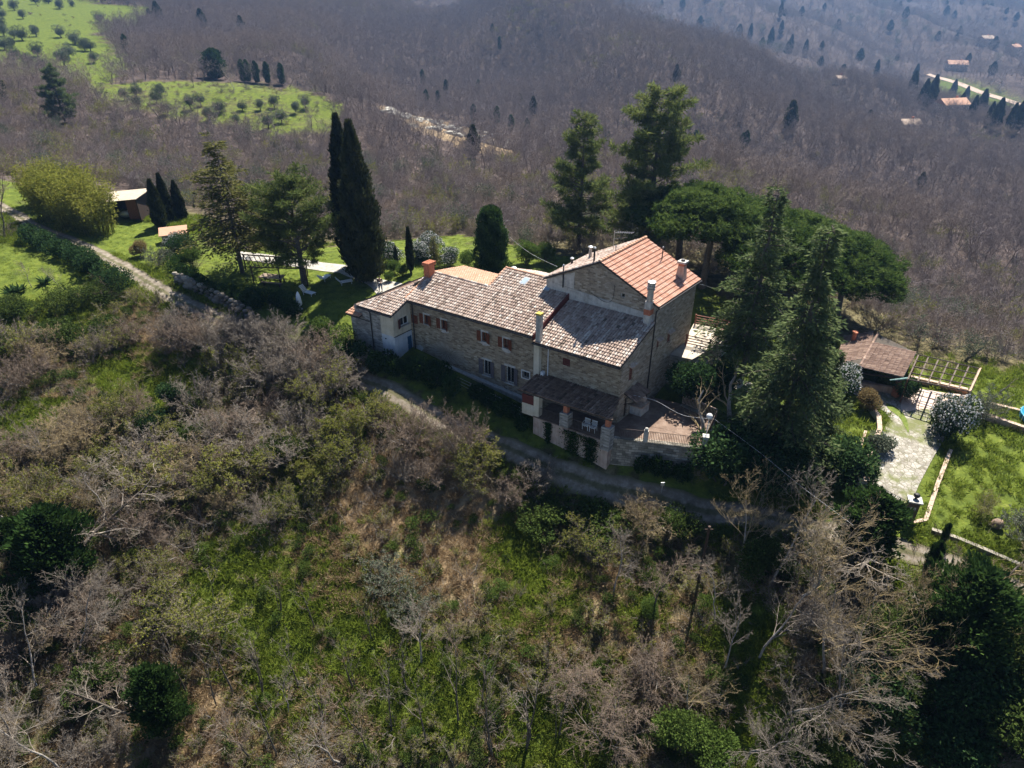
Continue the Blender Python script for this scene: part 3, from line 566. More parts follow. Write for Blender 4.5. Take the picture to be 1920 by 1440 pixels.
# tower front and other walls
TZ = lambda s: 9.3 - .51 * abs(s - 5.2)
twin = (2.85, 3.25, 6.55, 7.0)
wallgrid(lambda s, z, d: HL(s, 4.75 + d, z), 0, 10.3, 3.0, 6.62, [], M['stone_tower'])
b = MB(); xs = [0.0, 2.85, 3.25, 5.2, 10.3]
for i in range(4):
    a, c = xs[i], xs[i + 1]
    if i == 1: b.quad(*[HL(q, 4.75, z) for q, z in ((a, 7.05), (c, 7.05), (c, TZ(c)), (a, TZ(a)))], uv=[(a, 7.05), (c, 7.05), (c, TZ(c)), (a, TZ(a))])
    else: b.quad(*[HL(q, 4.75, z) for q, z in ((a, 6.62), (c, 6.62), (c, TZ(c)), (a, TZ(a)))], uv=[(a, 6.62), (c, 6.62), (c, TZ(c)), (a, TZ(a))])
b.part('gable', M['stone_tower'], FH)
window(lambda s, z, d: HL(s, 4.75 + d, z), (2.85, 3.25, 6.62, 7.05), mull=False, fm='plaster', depth=.1)
b = MB(); b.quad(HL(10.3, 4.75, 3), HL(10.3, 11.7, 3), HL(10.3, 11.7, 6.62), HL(10.3, 4.75, 6.62)); b.quad(HL(10.3, 11.7, -2), HL(0, 11.7, -2), HL(0, 11.7, 6.62), HL(10.3, 11.7, 6.62)); b.add([HL(10.3, 11.7, 6.62), HL(0, 11.7, 6.62), HL(5.2, 11.7, 9.3)], [(0, 1, 2)], [(0, 6.6), (10, 6.6), (5, 9.3)]); b.part('wall', M['stone_tower'], FH)
# pale render along the tower foot above the low roof, and its left half
b = MB(); b.hexa([HL(10.3, 4.7, 5.3), HL(.1, 4.7, 5.3), HL(.1, 4.745, 5.3), HL(10.3, 4.745, 5.3)], [HL(10.3, 4.7, 6.5), HL(.1, 4.7, 5.75), HL(.1, 4.745, 5.75), HL(10.3, 4.745, 6.5)]); b.part('render_band', M['plaster'], FH)
b = MB(); b.hexa([HL(10.3, 4.71, 6.5), HL(7.6, 4.71, 6.35), HL(7.6, 4.745, 6.35), HL(10.3, 4.745, 6.5)], [HL(10.3, 4.71, 6.68), HL(7.6, 4.71, 7.9), HL(7.6, 4.745, 7.9), HL(10.3, 4.745, 6.68)]); b.part('render_band', M['plaster'], FH)
# back and left closing walls of the long block
b = MB(); b.quad(HL(21.6, 7.3, -2), HL(15.3, 7.3, -2), HL(15.3, 7.3, 4.4), HL(21.6, 7.3, 4.4)); b.quad(HL(15.3, 10, -2), HL(10.3, 10, -2), HL(10.3, 10, 4.45), HL(15.3, 10, 4.45)); b.quad(HL(21.6, 0, -3), HL(21.6, 7.3, -3), HL(21.6, 7.3, 4.3), HL(21.6, 0, 3.6)); b.add([HL(21.6, 0, 3.6), HL(21.6, 7.3, 4.3), HL(21.6, 3.3, 5.05)], [(0, 1, 2)])
b.quad(HL(15.3, 3.4, 4.9), HL(15.3, 10, 4.4), HL(15.3, 5.85, 6.05), HL(15.3, 4.0, 5.3)); b.part('wall', M['stone'], FH)
# --- roofs
KS = .4
main_roof = roof_h(21.75, 8.05, -.4, 3.35, 3.67, KS, M['old_tile'], seed=2, label='long weathered front slope of the main roof')
roof_h(15.35, 8.05, 3.35, 5.86, 5.17, KS, M['old_tile'], seed=3)
low_roof = roof_h(8.0, -.12, -.4, 4.72, 3.18, KS, M['old_tile'], seed=4, single=300, label='lower right roof slope half in the tower shadow')
# orange back slope
sl_ = slab(FH, [HL(21.75, 3.35, 5.19), HL(15.35, 3.35, 5.19), HL(15.35, 7.5, 4.42), HL(21.75, 7.5, 4.42)], .12, M['under'], 'roof'); sl_['label'] = 'orange tiled back slope'
dn = HL(0, 4.15, -.77); L = np.linalg.norm(dn); tile_part(tiles(HL(21.75, 7.5, 4.42), -E1, -dn / L, 6.4, L, seed=5), sl_, M['orange_tile'])
sl_ = slab(FH, [HL(15.35, 5.86, 6.17), HL(10.3, 5.86, 6.17), HL(10.3, 10.3, 4.4), HL(15.35, 10.3, 4.4)], .12, M['under'], 'roof'); dn = HL(0, 4.44, -1.77); L = np.linalg.norm(dn); tile_part(tiles(HL(15.35, 10.3, 4.4), -E1, -dn / L, 5.05, L, seed=6), sl_, M['old_tile'])
def ridge(p, q, mat, parent, r=.11, name='ridge_tiles'):
    p, q = np.asarray(p, float), np.asarray(q, float); L = np.linalg.norm(q - p); n = max(2, int(L / .36)); d = (q - p) / L; sd = np.cross(d, [0, 0, 1]); sd /= np.linalg.norm(sd); up = np.cross(sd, d); b = MB()
    for i in range(n):
        a = p + d * (L * i / n - .02); c = p + d * (L * (i + 1) / n + .04); vs = []
        for o, rr, lf in ((a, r * 1.15, .05), (c, r * .92, .02)):
            for k in range(6): th = math.pi * k / 5; vs.append(o + sd * rr * math.cos(th) + up * (rr * math.sin(th) + lf))
        b.add(vs, [(k, k + 1, 7 + k, 6 + k) for k in range(5)] + [(0, 1, 2, 3, 4, 5)], t=min(1, max(0, rnd.gauss(.5, .2))))
    return tag(b.part(name, M[mat], parent), kind='stuff')
ridge(HL(21.7, 3.35, 5.2), HL(15.4, 3.35, 5.2), 'old_tile', FH); ridge(HL(15.4, 5.86, 6.2), HL(10.3, 5.86, 6.2), 'orange_tile', FH); ridge(HL(15.4, 3.5, 5.22), HL(15.4, 5.86, 6.18), 'orange_tile', FH)
ridge(HL(21.75, -.3, 3.75), HL(21.75, 3.3, 5.2), 'orange_tile', FH)
# brown boarded step between the two front slopes
MB().hexa([HL(8.12, -.3, 3.2), HL(8.0, -.3, 3.2), HL(8.0, 4.72, 5.25), HL(8.12, 4.72, 5.25)], [HL(8.12, -.3, 3.8), HL(8.0, -.3, 3.8), HL(8.0, 4.72, 5.83), HL(8.12, 4.72, 5.83)]).part('step_flashing', M['maroon'], FH)
# tower roof: red slope to the right, grey old tiles to the left
def gable_slope(sr, se, zr, ze, u0, u1, mat, seed, flat=False, label=None):
    a, c = HL(se, u0, ze), HL(sr, u0, zr); r_ = slab(FH, [a, HL(se, u1, ze), HL(sr, u1, zr), c] if se < sr else [HL(se, u1, ze), a, c, HL(sr, u1, zr)], .12, M['under'])
    if label: r_['label'] = label
    up = c - a; L = np.linalg.norm(up)
    if not flat: tile_part(tiles(a, E2, up / L, u1 - u0, L, seed=seed, ex=.36), r_, mat)
    else:
        # interlocking clay tiles: each course a tilted plate of ribbed tiles
        rg = random.Random(seed); n = 15; ex = L / n; upn = up / L; nrm = np.cross(E2, upn); nrm = nrm if nrm[2] > 0 else -nrm; b = MB(); w = .21; m = int((u1 - u0) / w); w = (u1 - u0) / m
        for j in range(n):
            for i in range(m):
                ta = min(1, max(0, rg.gauss(.5, .22))); x0 = i * w; y0 = j * ex - .02; y1 = (j + 1) * ex + .03; vs = []
                for yy, lf in ((y0, .11), (y1, .03)):
                    for xx, hh in ((0, .015), (.25, .0), (.62, .0), (.8, .035), (1.0, .015)): vs.append(a + E2 * (x0 + xx * w) + upn * yy + nrm * (lf + hh))
                vs += [a + E2 * x0 + upn * y0, a + E2 * (x0 + w) + upn * y0]
                b.add(vs, [(k, k + 1, 6 + k, 5 + k) for k in range(4)] + [(0, 1, 2, 3, 4, 11, 10)], t=ta)
        tag(b.part('roof_tiles', mat, r_), kind='stuff')
    return r_
red = gable_slope(5.2, -.25, 9.42, 6.66, 4.5, 11.8, M['new_tile'], 8, True, 'new red tiled slope of the tower roof')
gable_slope(5.2, 10.55, 9.42, 6.72, 4.5, 11.8, M['old_tile'], 9, label='old grey tiled slope of the tower roof')
ridge(HL(5.2, 4.45, 9.46), HL(5.2, 11.85, 9.46), 'orange_tile', FH, .13)
# gutters and downpipes
for p, q in ((HL(21.75, -.5, 3.56), HL(8.1, -.5, 3.56)), (HL(8.0, -.48, 3.06), HL(-.1, -.48, 3.06)), (HL(-.34, 4.5, 6.54), HL(-.34, 11.8, 6.54))): MB().tube([p, q], .075, 8).part('gutter', M['gutter'], FH)
for pts in ([HL(21.25, -.48, 3.5), HL(21.25, -.08, 3.2), HL(21.25, -.08, -1.7)], [HL(-.3, 4.62, 6.5), HL(-.07, 4.62, 6.2), HL(-.07, 4.62, -2.4)]): MB().tube(pts, .055, 8).part('downpipe', M['gutter'], FH)
MB().tube([HL(6.66, -.46, 3.0), HL(6.66, -.09, 2.8), HL(6.66, -.09, -.1)], .05, 8).part('downpipe', M['pipe_white'], FH)
# flue column on the front wall
MB().hbox(7.36, 7.9, -.36, -.02, -.9, 3.02).part('flue_breast', M['cream'], FH)
c = MB().hbox(7.32, 7.74, -.36, .02, 3.08, 5.75).part('chimney', M['concrete'], FH); MB().hbox(7.28, 7.78, -.4, .06, 5.75, 5.92).part('chimney_cap', M['lichen'], c)
MB().hbox(6.95, 7.2, -.35, -.05, -.1, .45).part('gas_meter_box', M['plastic'], FH)
# tower chimney stacks
c = MB().hbox(.25, .75, 4.15, 4.68, 4.6, 7.1).part('chimney', M['plaster'], FH); MB().lathe(HL(.5, 4.42, 7.1), [(.25, 0), (.27, .1), (.27, .55), (.25, .6), (.25, .95)], 14).part('flue_pipe', M['galv'], c)
MB().lathe(HL(.5, 4.42, 8.05), [(.25, 0), (.33, .02), (.33, .16), (.27, .18), (.27, .24), (.33, .26), (.33, .4), (.27, .42), (.27, .5), (.34, .52), (.34, .74), (.1, .8)], 14).part('cowl', M['galv'], c); MB().hbox(.22, .78, 4.12, 4.71, 5.9, 6.4).part('brick_band', M['brick'], c)
p = HL(.75, 10.1, 7.1); c = MB().hexa([HL(1.15, 9.75, 6.9), HL(.35, 9.75, 6.6), HL(.35, 10.45, 6.6), HL(1.15, 10.45, 6.9)], [HL(1.02, 9.85, 8.3), HL(.5, 9.85, 8.3), HL(.5, 10.35, 8.3), HL(1.02, 10.35, 8.3)]).part('chimney', M['pink'], FH)
MB().hbox(.5, 1.02, 9.85, 10.35, 8.3, 8.55).part('brick_band', M['brick'], c); MB().hbox(.4, 1.12, 9.75, 10.45, 8.55, 8.72).part('chimney_cap', M['plaster'], c); MB().lathe(HL(.76, 10.1, 8.72), [(.2, 0), (.16, .14)], 8).part('flue_pipe', M['gutter'], c)
# red brick chimney at the left end
c = MB().hbox(21.35, 22.0, 2.5, 3.2, 4.6, 6.1).part('chimney', M['brick'], FH); MB().hbox(21.25, 22.1, 2.4, 3.3, 6.1, 6.25).part('chimney_cap', M['brick'], c)
for k in range(4): MB().hbox(21.28 + k * .2, 21.4 + k * .2, 2.35, 3.35, 6.25, 6.42).part('cap_tile', M['brick'], c)
# small flues and the aerial
for s, u, z, h, m, r in ((16.4, 8.3, 4.2, 1.0, 'galv', .16), (10.0, 8.0, 6.6, 1.0, 'gutter', .11), (8.6, 8.6, 7.6, 1.2, 'concrete', .14), (6.0, 4.95, 8.7, 1.6, 'gutter', .08), (8.6, 4.6, 6.3, 2.0, 'iron', .06), (5.4, 7.2, 9.2, .7, 'galv', .04), (2.9, 10.6, 8.1, 1.2, 'gutter', .05)):
    f = MB().lathe(HL(s, u, z), [(r, 0), (r, h)], 10).part('flue_pipe', M[m], FH); MB().lathe(HL(s, u, z + h), [(r * 1.7, 0), (r * 1.7, .06), (r * .6, .14)], 10).part('cowl', M['galv'], f)
ae = MB().tube([HL(6.6, 8.9, 8.5), HL(6.6, 8.9, 10.6)], .025, 6).part('aerial', M['galv'], FH); MB().tube([HL(6.6, 8.9, 10.5), HL(5.2, 9.6, 10.5)], .02, 5).part('aerial_boom', M['galv'], ae)
for k in range(8): q = HL(6.4 - k * .16, 9.0 + k * .08, 10.5); MB().tube([q - E2 * .3, q + E2 * .3], .012, 4).part('aerial_rod', M['galv'], ae)
MB().tube([HL(6.6, 8.9, 9.9), HL(5.6, 9.3, 10.1)], .015, 5).part('aerial_boom', M['galv'], ae)
# skylights
for s, u in ((12.6, 4.4), (10.15, 4.35)):
    zz = lambda v: 3.67 + KS * (v + .4) + .17; k = [HL(s + .3, u, zz(u)), HL(s - .3, u, zz(u)), HL(s - .3, u + .85, zz(u + .85)), HL(s + .3, u + .85, zz(u + .85))]
    f = MB().hexa([q - np.array([0, 0, .15]) for q in k], k).part('skylight', M['galv'], FH); c = sum(k) / 4; MB().quad(*[c + (q - c) * .82 + np.array([0, 0, .015]) for q in k]).part('pane', M['skypane'], f)
# cable slung on the tower gable
MB().tube(bez([HL(5.9, 4.66, 6.4), HL(4.6, 4.66, 5.9), HL(3.9, 4.66, 6.3), HL(3.8, 4.66, 7.6)], 18), .02, 5).part('cable', M['iron'], FH)
# --- left wing: rendered corner box, stone end, hipped roof
pw = lambda s, z, d: HL(s, -2.2 + d, z)
wallgrid(pw, 23.15, 26.3, -3.2, 2.75, [], M['stone_grey']); wallgrid(pw, 21.6, 23.15, .5, 2.8, [], M['cream']); wallgrid(pw, 21.6, 23.15, -3.2, .5, [], M['paleblue'])
pr = lambda u, z, d: HL(21.6 + d, u, z)
wallgrid(pr, -2.2, 0, .5, 2.85, [(-1.35, -.25, 1.25, 2.1)], M['cream']); wallgrid(pr, -2.2, 0, -3.2, .5, [(-.62, -.06, -1.85, -.1)], M['paleblue'])
MB().quad(HL(21.6, -2.2, 2.85), HL(21.6, 0, 2.85), HL(21.6, 0, 3.7), HL(21.6, -2.2, 2.86)).part('gable', M['cream'], FH)
window(pr, (-1.35, -.25, 1.25, 2.1)); shutter(pr, -1.85, -1.37, 1.2, 2.12, 'maroon', ang=R(25), hinge=1); shutter(lambda s, z, d: HL(s, -.0 + d, z), 20.75, 21.45, 1.25, 2.1, 'shutter')
MB().hbox(21.48, 21.62, -1.42, -.18, 1.16, 1.25).part('window_sill', M['concrete'], FH); MB().hbox(21.56, 21.64, -2.22, 0, .44, .5).part('string_course', M['iron'], FH)
d = MB().hexa([pr(-.62, -1.85, .05), pr(-.06, -1.85, .05), pr(-.06, -1.85, .1), pr(-.62, -1.85, .1)], [pr(-.62, -.1, .05), pr(-.06, -.1, .05), pr(-.06, -.1, .1), pr(-.62, -.1, .1)]).part('door', M['bluedoor'], FH); MB().ball(pr(-.55, -1.0, .03), .03, 6, 4).part('handle', M['galv'], d)
MB().hbox(22.6, 22.75, -2.23, -2.2, .0, .12).part('wall_vent', M['iron'], FH)
b = MB(); b.quad(HL(26.3, -2.2, -3.2), HL(26.3, 5, -3.2), HL(26.3, 5, 2.7), HL(26.3, -2.2, 2.7)); b.quad(HL(26.3, 5, -2), HL(21.6, 5, -2), HL(21.6, 5, 2.7), HL(26.3, 5, 2.7)); b.part('wall', M['stone_grey'], FH)
H0, H1, H2, H3 = HL(25.6, -2.45, 2.85), HL(22.4, 1.2, 4.31), HL(21.72, 3.0, 5.02), HL(25.6, 5.2, 2.85)
wr = slab(FH, [H0, HL(21.4, -2.45, 2.85), HL(21.4, 1.2, 4.31), H1], .12, M['under'], 'roof'); wr['label'] = 'front slope of the left wing roof'
upv = HL(0, 3.65, 1.46); L = np.linalg.norm(upv); tile_part(tiles(HL(25.6, -2.45, 2.85), -E1, upv / L, 4.2, L, seed=12, skip=lambda x, y: x < y * 3.2 / 3.93), wr, M['old_tile'])
wl = MB(); wl.add([H0, H1, H2, H3], [(0, 1, 2, 3)]); wl.add([H0 - np.array([0, 0, .1]), H1 - np.array([0, 0, .1]), H2 - np.array([0, 0, .1]), H3 - np.array([0, 0, .1])], [(3, 2, 1, 0)]); wlo = wl.part('roof', M['brown_tile'], FH); wlo['label'] = 'shaded left slope of the wing roof'
b = MB(); nn_ = np.cross(H1 - H0, H3 - H0); nn_ /= np.linalg.norm(nn_); nn_ = nn_ if nn_[2] > 0 else -nn_
for i in range(30):                                # rows of tiles running up the left slope
    f = i / 30; p = H0 + (H3 - H0) * (f + .015); g = f / .62
    q = H0 + (H1 - H0) * g if g < 1 else H1 + (H2 - H1) * min(1, (f - .62) / .3); b.tube([p + nn_ * .03, q + nn_ * .03], .085, 6, t=rnd.random())
tag(b.part('roof_tiles', M['brown_tile'], wlo), kind='stuff')
ridge(H0, H1, 'old_tile', FH, .12); ridge(H1, H2, 'old_tile', FH, .11)
MB().tube([HL(25.6, -2.55, 2.74), HL(21.4, -2.55, 2.74)], .07, 8).part('gutter', M['gutter'], FH); MB().tube([HL(24.25, -2.5, 2.7), HL(24.25, -2.3, 2.4), HL(24.25, -2.3, -3.0)], .055, 8).part('downpipe', M['gutter'], FH)
# small orange lean-to roof at the far left
lr = slab(FH, [HL(27.05, -2.6, 1.75), HL(25.35, -2.6, 1.75), HL(25.35, -1.0, 2.25), HL(27.05, -1.0, 2.25)], .1, M['under'], 'lean_to_roof'); upv = HL(0, 1.6, .5); L = np.linalg.norm(upv); tile_part(tiles(HL(27.05, -2.6, 1.75), -E1, upv / L, 1.7, L, seed=14), lr, M['orange_tile'])
MB().hbox(26.3, 26.9, -2.2, -1.0, -3.2, 1.7).part('wall', M['stone_grey'], FH); MB().tube([HL(27.0, -2.66, 1.66), HL(25.4, -2.66, 1.66), HL(24.3, -2.4, 1.5)], .045, 6).part('gutter', M['gutter'], FH)
# --- porch in front of the low block: deck wall, pillars, roof
b = MB(); b.hbox(-.9, 6.15, -2.7, -.02, -5.6, -2.62); b.part('porch_base', M['pink'], FH); MB().hbox(-.95, 6.2, -2.74, -.01, -2.62, -2.53).part('porch_floor', M['paving'], FH)
for s0, s1 in ((2.75, 3.55), (-1.05, -.25)):
    MB().hbox(s0, s1, -2.86, -2.2, -2.5 if s0 > 0 else -3.4, -1.15).part('pedestal', M['stone_grey'], FH); MB().hbox(s0 + .22, s1 - .22, -2.7, -2.35, -1.15, -.42).part('pillar', M['brick'], FH)
MB().hbox(5.65, 6.15, -2.7, -2.2, -2.5, -.5).part('pillar', M['cream'], FH); MB().hbox(6.15, 7.3, -2.7, -2.55, -2.6, -1.5).part('parapet', M['cream'], FH); MB().hbox(6.15, 7.3, -2.68, -2.57, -1.5, -.62).part('porch_screen', M['maroon'], FH)
MB().hbox(-1.05, 7.4, -2.7, -2.52, -.46, -.32).part('beam', M['dark_wood'], FH)
pz = lambda u: -.36 + .155 * (u + 2.75)
prf = slab(FH, [HL(7.65, -2.75, pz(-2.75)), HL(-.95, -2.75, pz(-2.75)), HL(-.1, -.02, pz(-.02)), HL(7.65, -.02, pz(-.02))], .1, M['under'], 'porch_roof'); prf['label'] = 'mossy tiled lean-to roof of the porch'
upv = HL(0, 2.73, .423); L = np.linalg.norm(upv); tile_part(tiles(HL(7.65, -2.75, pz(-2.75)), -E1, upv / L, 8.6, L, seed=16, skip=lambda x, y: x > 8.6 - y * .3), prf, M['dark_tile'])
def rail(o, a, c, h=.95, n=None, mat='rail', name='railing', parent=None, r=.012, top=.022):
    a, c = np.asarray(a, float), np.asarray(c, float); L = np.linalg.norm(c - a); n = n or int(L / .13); b = MB()
    b.tube([a + [0, 0, h], c + [0, 0, h]], top, 5); b.tube([a + [0, 0, .1], c + [0, 0, .1]], top * .8, 5)
    for i in range(n + 1): q = a + (c - a) * i / n; b.tube([q + [0, 0, .02], q + [0, 0, h]], r, 4, cap=False)
    return b.part(name, M[mat], parent)
rail(0, HL(5.6, -2.62, -2.5), HL(3.6, -2.62, -2.5), parent=FH); rail(0, HL(2.7, -2.62, -2.5), HL(-.2, -2.62, -2.5), parent=FH)
# --- outdoor oven corner by the side wall
ov = thing('outdoor_oven', 'low masonry oven with red brick hood against the side wall', 'oven', HW(-.55, 2.75, -2.5)); L0 = lambda s, u, z: HL(s + .55, u - 2.75, z)
MB().hexa([L0(-1.05, 2.0, 0), L0(-1.05, 3.3, 0), L0(-.02, 3.3, 0), L0(-.02, 2.0, 0)], [L0(-1.05, 2.0, .8), L0(-1.05, 3.3, .8), L0(-.02, 3.3, .8), L0(-.02, 2.0, .8)]).part('base', M['plaster'], ov)
MB().hexa([L0(-1.1, 1.95, .8), L0(-1.1, 3.35, .8), L0(-.02, 3.35, .8), L0(-.02, 1.95, .8)], [L0(-1.1, 1.95, .9), L0(-1.1, 3.35, .9), L0(-.02, 3.35, .9), L0(-.02, 1.95, .9)]).part('slab', M['coping'], ov)
MB().hexa([L0(-.8, 2.9, .9), L0(-.8, 3.4, .9), L0(-.02, 3.4, .9), L0(-.02, 2.9, .9)], [L0(-.5, 2.95, 1.6), L0(-.5, 3.35, 1.6), L0(-.02, 3.35, 1.6), L0(-.02, 2.95, 1.6)]).part('hood', M['coping'], ov)
# ---------------------------------------------------------------- terrace beside the house
TA, TB, TC, TD, TE = HW(-.95, -2.2, 0), np.array([15.35, 45.35, 0]), np.array([17.3, 49.6, 0]), np.array([14.9, 51.9, 0]), HW(-.02, 5.4, 0)
def zed(p, z): return np.array([p[0], p[1], z])
b = MB(); q = [TA, TB, TC, TD, TE, HW(-.02, -.02, 0)]
b.add([zed(p, -2.5) for p in q], [tuple(range(6))], [(p[0], p[1]) for p in q]); tag(b.part('patio', M['paving']), kind='structure')
rw = thing('retaining_wall', 'tall mossy rubble wall holding up the terrace above the track', 'wall', zed(TA, -5.6)); o_ = zed(TA, -5.6)
def wallseg(parent, a, c, z0, z1, th, mat, name='wall_face', org=None, inward=None):
    d = (c - a) / np.linalg.norm(c - a); n = np.array([-d[1], d[0], 0]) * th; org = org if org is not None else np.zeros(3); z0a, z0b = z0 if hasattr(z0, '__len__') else (z0, z0); z1a, z1b = z1 if hasattr(z1, '__len__') else (z1, z1)
    return MB().hexa([zed(a, z0a) - org, zed(c, z0b) - org, zed(c, z0b) + n - org, zed(a, z0a) + n - org], [zed(a, z1a) - org, zed(c, z1b) - org, zed(c, z1b) + n - org, zed(a, z1a) + n - org]).part(name, mat, parent)
wallseg(rw, TA, TB, -6.4, -2.42, .4, M['rubble'], org=o_); wallseg(rw, TB, TC, -6.2, -2.42, .4, M['rubble'], org=o_); wallseg(rw, TC, TD, -5.0, -2.42, .35, M['rubble'], org=o_)
d_ = (TB - TA) / np.linalg.norm(TB - TA); dl = np.linalg.norm(TB - TA)
# iron railing along the terrace edge, on posts
ra = thing('terrace_railing', 'rusty iron railing along the front edge of the terrace', 'railing', zed(TA + d_ * .5, -2.42)); ro = zed(TA + d_ * .5, -2.42); inn = np.array([-d_[1], d_[0], 0]) * .15
mid = TA + d_ * dl * .36
for a, c in ((TA + d_ * .5, mid - d_ * .2), (mid + d_ * .2, TB - d_ * .3)): rail(0, zed(a, 0) + inn - zed(ro, 0), zed(c, 0) + inn - zed(ro, 0), .95, parent=ra, name='bars', r=.018)
MB().box(zed(mid, .5) + inn - zed(ro, 0), (.34, .34, 1.05), math.atan2(d_[1], d_[0])).part('post', M['concrete'], ra); MB().ball(zed(mid, 1.15) + inn - zed(ro, 0), .16).part('finial', M['concrete'], ra)
gp = TB - d_ * .05 + inn
po = thing('terrace_corner_post', 'square stone post at the terrace corner under the globe lamp', 'post', zed(gp, -2.42)); MB().box((0, 0, .55), (.4, .4, 1.1), math.atan2(d_[1], d_[0])).part('shaft', M['concrete'], po); MB().box((0, 0, 1.14), (.5, .5, .08), math.atan2(d_[1], d_[0])).part('cap', M['plaster'], po)
lp = thing('globe_lamp', 'white globe lamp on a slim pole at the terrace corner', 'lamp', zed(gp, -1.24) + np.array([.0, .0, 0])); MB().lathe((0, 0, 0), [(.09, 0), (.09, .05), (.03, .08), (.03, 1.55), (.08, 1.6)], 8).part('pole', M['pipe_white'], lp); MB().ball((0, 0, 1.85), .25, 14, 10).part('globe', plain('opal_globe', [(.62, .62, .6), (.7, .7, .68)], 3, .3), lp, True)
r2 = thing('back_railing', 'pale railing along the far side of the terrace by the grass', 'railing', zed(TC, -2.42)); bk = zed(TC, 0); rail(0, zed(TC, 0) - bk, zed(TD, 0) - bk, .9, parent=r2, name='bars', mat='coping', r=.03, top=.05)
r3 = thing('side_railing', 'short railing at the tree side of the terrace', 'railing', zed(TB, -2.42)); rail(0, np.array([.1, .6, 0]), zed(TC, 0) - zed(TB, 0), .95, parent=r3, name='bars')
# two stacked-up plastic chairs on the porch
def chair(loc, rz, label):
    t = thing('plastic_chair', label, 'chair', loc, rz, 'white chairs on the porch'); w, m = .5, M['plastic']
    MB().box((0, 0, .43), (w, .48, .045)).part('seat', m, t); bk_ = MB()
    for k in range(5): bk_.box((-.2 + k * .1, .24, .66), (.045, .035, .44))
    bk_.box((0, .25, .88), (w, .045, .07)); bk_.part('backrest', m, t)
    for x in (-.22, .22):
        MB().tube([(x * 1.15, .22, .66), (x * 1.15, -.2, .66), (x * 1.12, -.23, .43)], .028, 6).part('armrest', m, t)
        for y in (-.2, .2): MB().tube([(x * 1.1, y * 1.15, 0), (x, y, .42)], [.022, .03], 6).part('leg', m, t)
chair(HW(1.55, -2.05, -2.5), R(148) + R(180), 'white plastic armchair on the porch, left of the pair'); chair(HW(.9, -2.05, -2.5), R(148) + R(180), 'white plastic armchair on the porch, nearer the brick pillar')
# hanging cable from the canopy to the tree
def wire(name, label, pts, r=.018, mat='pipe_white'):
    o = MB().tube(bez(pts, 36), r, 5).part(name, M[mat]); return tag(o, label, 'cable')
wire('overhead_cable', 'white cable sagging from the door canopy across the terrace', [HW(-.6, 1.2, -.05), P(1230, 752, -.7), P(1280, 778, -1.2), P(1338, 786, -.6)], .014)
wire('overhead_cable', 'thin cable running from the pruned tree down past the dark firs', [P(1340, 786, -.6), P(1420, 845, -1.0), P(1500, 910, -1.2), P(1600, 985, -1.5)], .007)
wire('overhead_cable', 'thin power line above the scrub behind the garden', [PY(250, 292, 112), PY(480, 343, 103), PY(640, 380, 97), PY(800, 402, 94), PY(940, 412, 92), PY(1030, 428, 90), PY(1100, 450, 82)], .012, 'galv')
wire('overhead_cable', 'pale cable from the ivy-clad column to the farmhouse roof', [PY(930, 420, 75), PY(968, 455, 73), PY(1000, 478, 70), PY(1045, 500, 64)], .011)
wire('overhead_cable', 'line stretched from the tower eave to the pines', [HW(-.3, 11.6, 6.3), PY(1390, 545, 66), PY(1700, 566, 88), PY(1822, 566, 96)], .014, 'galv')
# upper terrace behind the tower with timber rails
ut = flatpoly('upper_terrace', [HW(-.05, 8.2, 0), HW(-2.0, 8.4, 0), HW(-2.6, 12.6, 0), HW(-2.2, 15.6, 0), HW(1.2, 15.2, 0), HW(.3, 11.8, 0)], plain('cream_paving', [(.36, .31, .25), (.46, .41, .34)], 1.5, .9), z=.55, soft=False); tag(obj('upper_terrace', ut), kind='structure')
MB_ = MB(); 
pts_ = [HW(-.05, 8.2, 0), HW(-2.0, 8.4, 0), HW(-2.6, 12.6, 0), HW(-2.2, 15.6, 0)]
tw = thing('terrace_wall', 'stone wall carrying the sunlit upper terrace beside the tower', 'wall', zed(pts_[0], -4))
for i in range(3): wallseg(tw, pts_[i], pts_[i + 1], -4.5, .52, .3, M['stone_tower'], org=zed(pts_[0], -4))
tr = thing('timber_railing', 'dark red timber railing around the upper terrace', 'railing', zed(pts_[1], .6)); org = zed(pts_[1], 0)
for a, c in ((HW(-.3, 10.6, 0), HW(-2.4, 10.8, 0)), (HW(-2.4, 10.8, 0), HW(-2.1, 15.4, 0)), (HW(-2.1, 15.4, 0), HW(1.0, 15.0, 0))):
    for k in range(4): MB().tube([a - org + [0, 0, .25 + k * .26], c - org + [0, 0, .25 + k * .26]], .045, 5).part('rail', M['wood_red'], tr)
    for p in (a, c): MB().box(p - org + np.array([0, 0, .55]), (.12, .12, 1.15)).part('post', M['wood_red'], tr)
# steps with white stringers down to the garden
st = thing('garden_steps', 'garden steps with whitewashed side walls going down from the upper terrace', 'steps', G(1345, 660)); a = zed(HW(-1.9, 8.0, 0), .4); c = P(1362, 672, -2.2); dd = c - a
for off in (np.zeros(3), np.array([.9, .8, 0])):
    MB().hexa([a + off + [0, 0, -1.2] - np.array(st.location), c + off + [0, 0, -.8] - np.array(st.location), c + off + [.15, .12, -.8] - np.array(st.location), a + off + [.15, .12, -1.2] - np.array(st.location)], [a + off + [0, 0, .15] - np.array(st.location), c + off + [0, 0, .3] - np.array(st.location), c + off + [.15, .12, .3] - np.array(st.location), a + off + [.15, .12, .15] - np.array(st.location)]).part('side_wall', M['white_frame'], st)
for k in range(9):
    q = a + dd * (k + .5) / 9 - np.array(st.location); MB().box(q + np.array([.45, .42, -.35]), (.75, .45, .5), math.atan2(dd[1], dd[0]) + R(0)).part('step', M['concrete'], st)
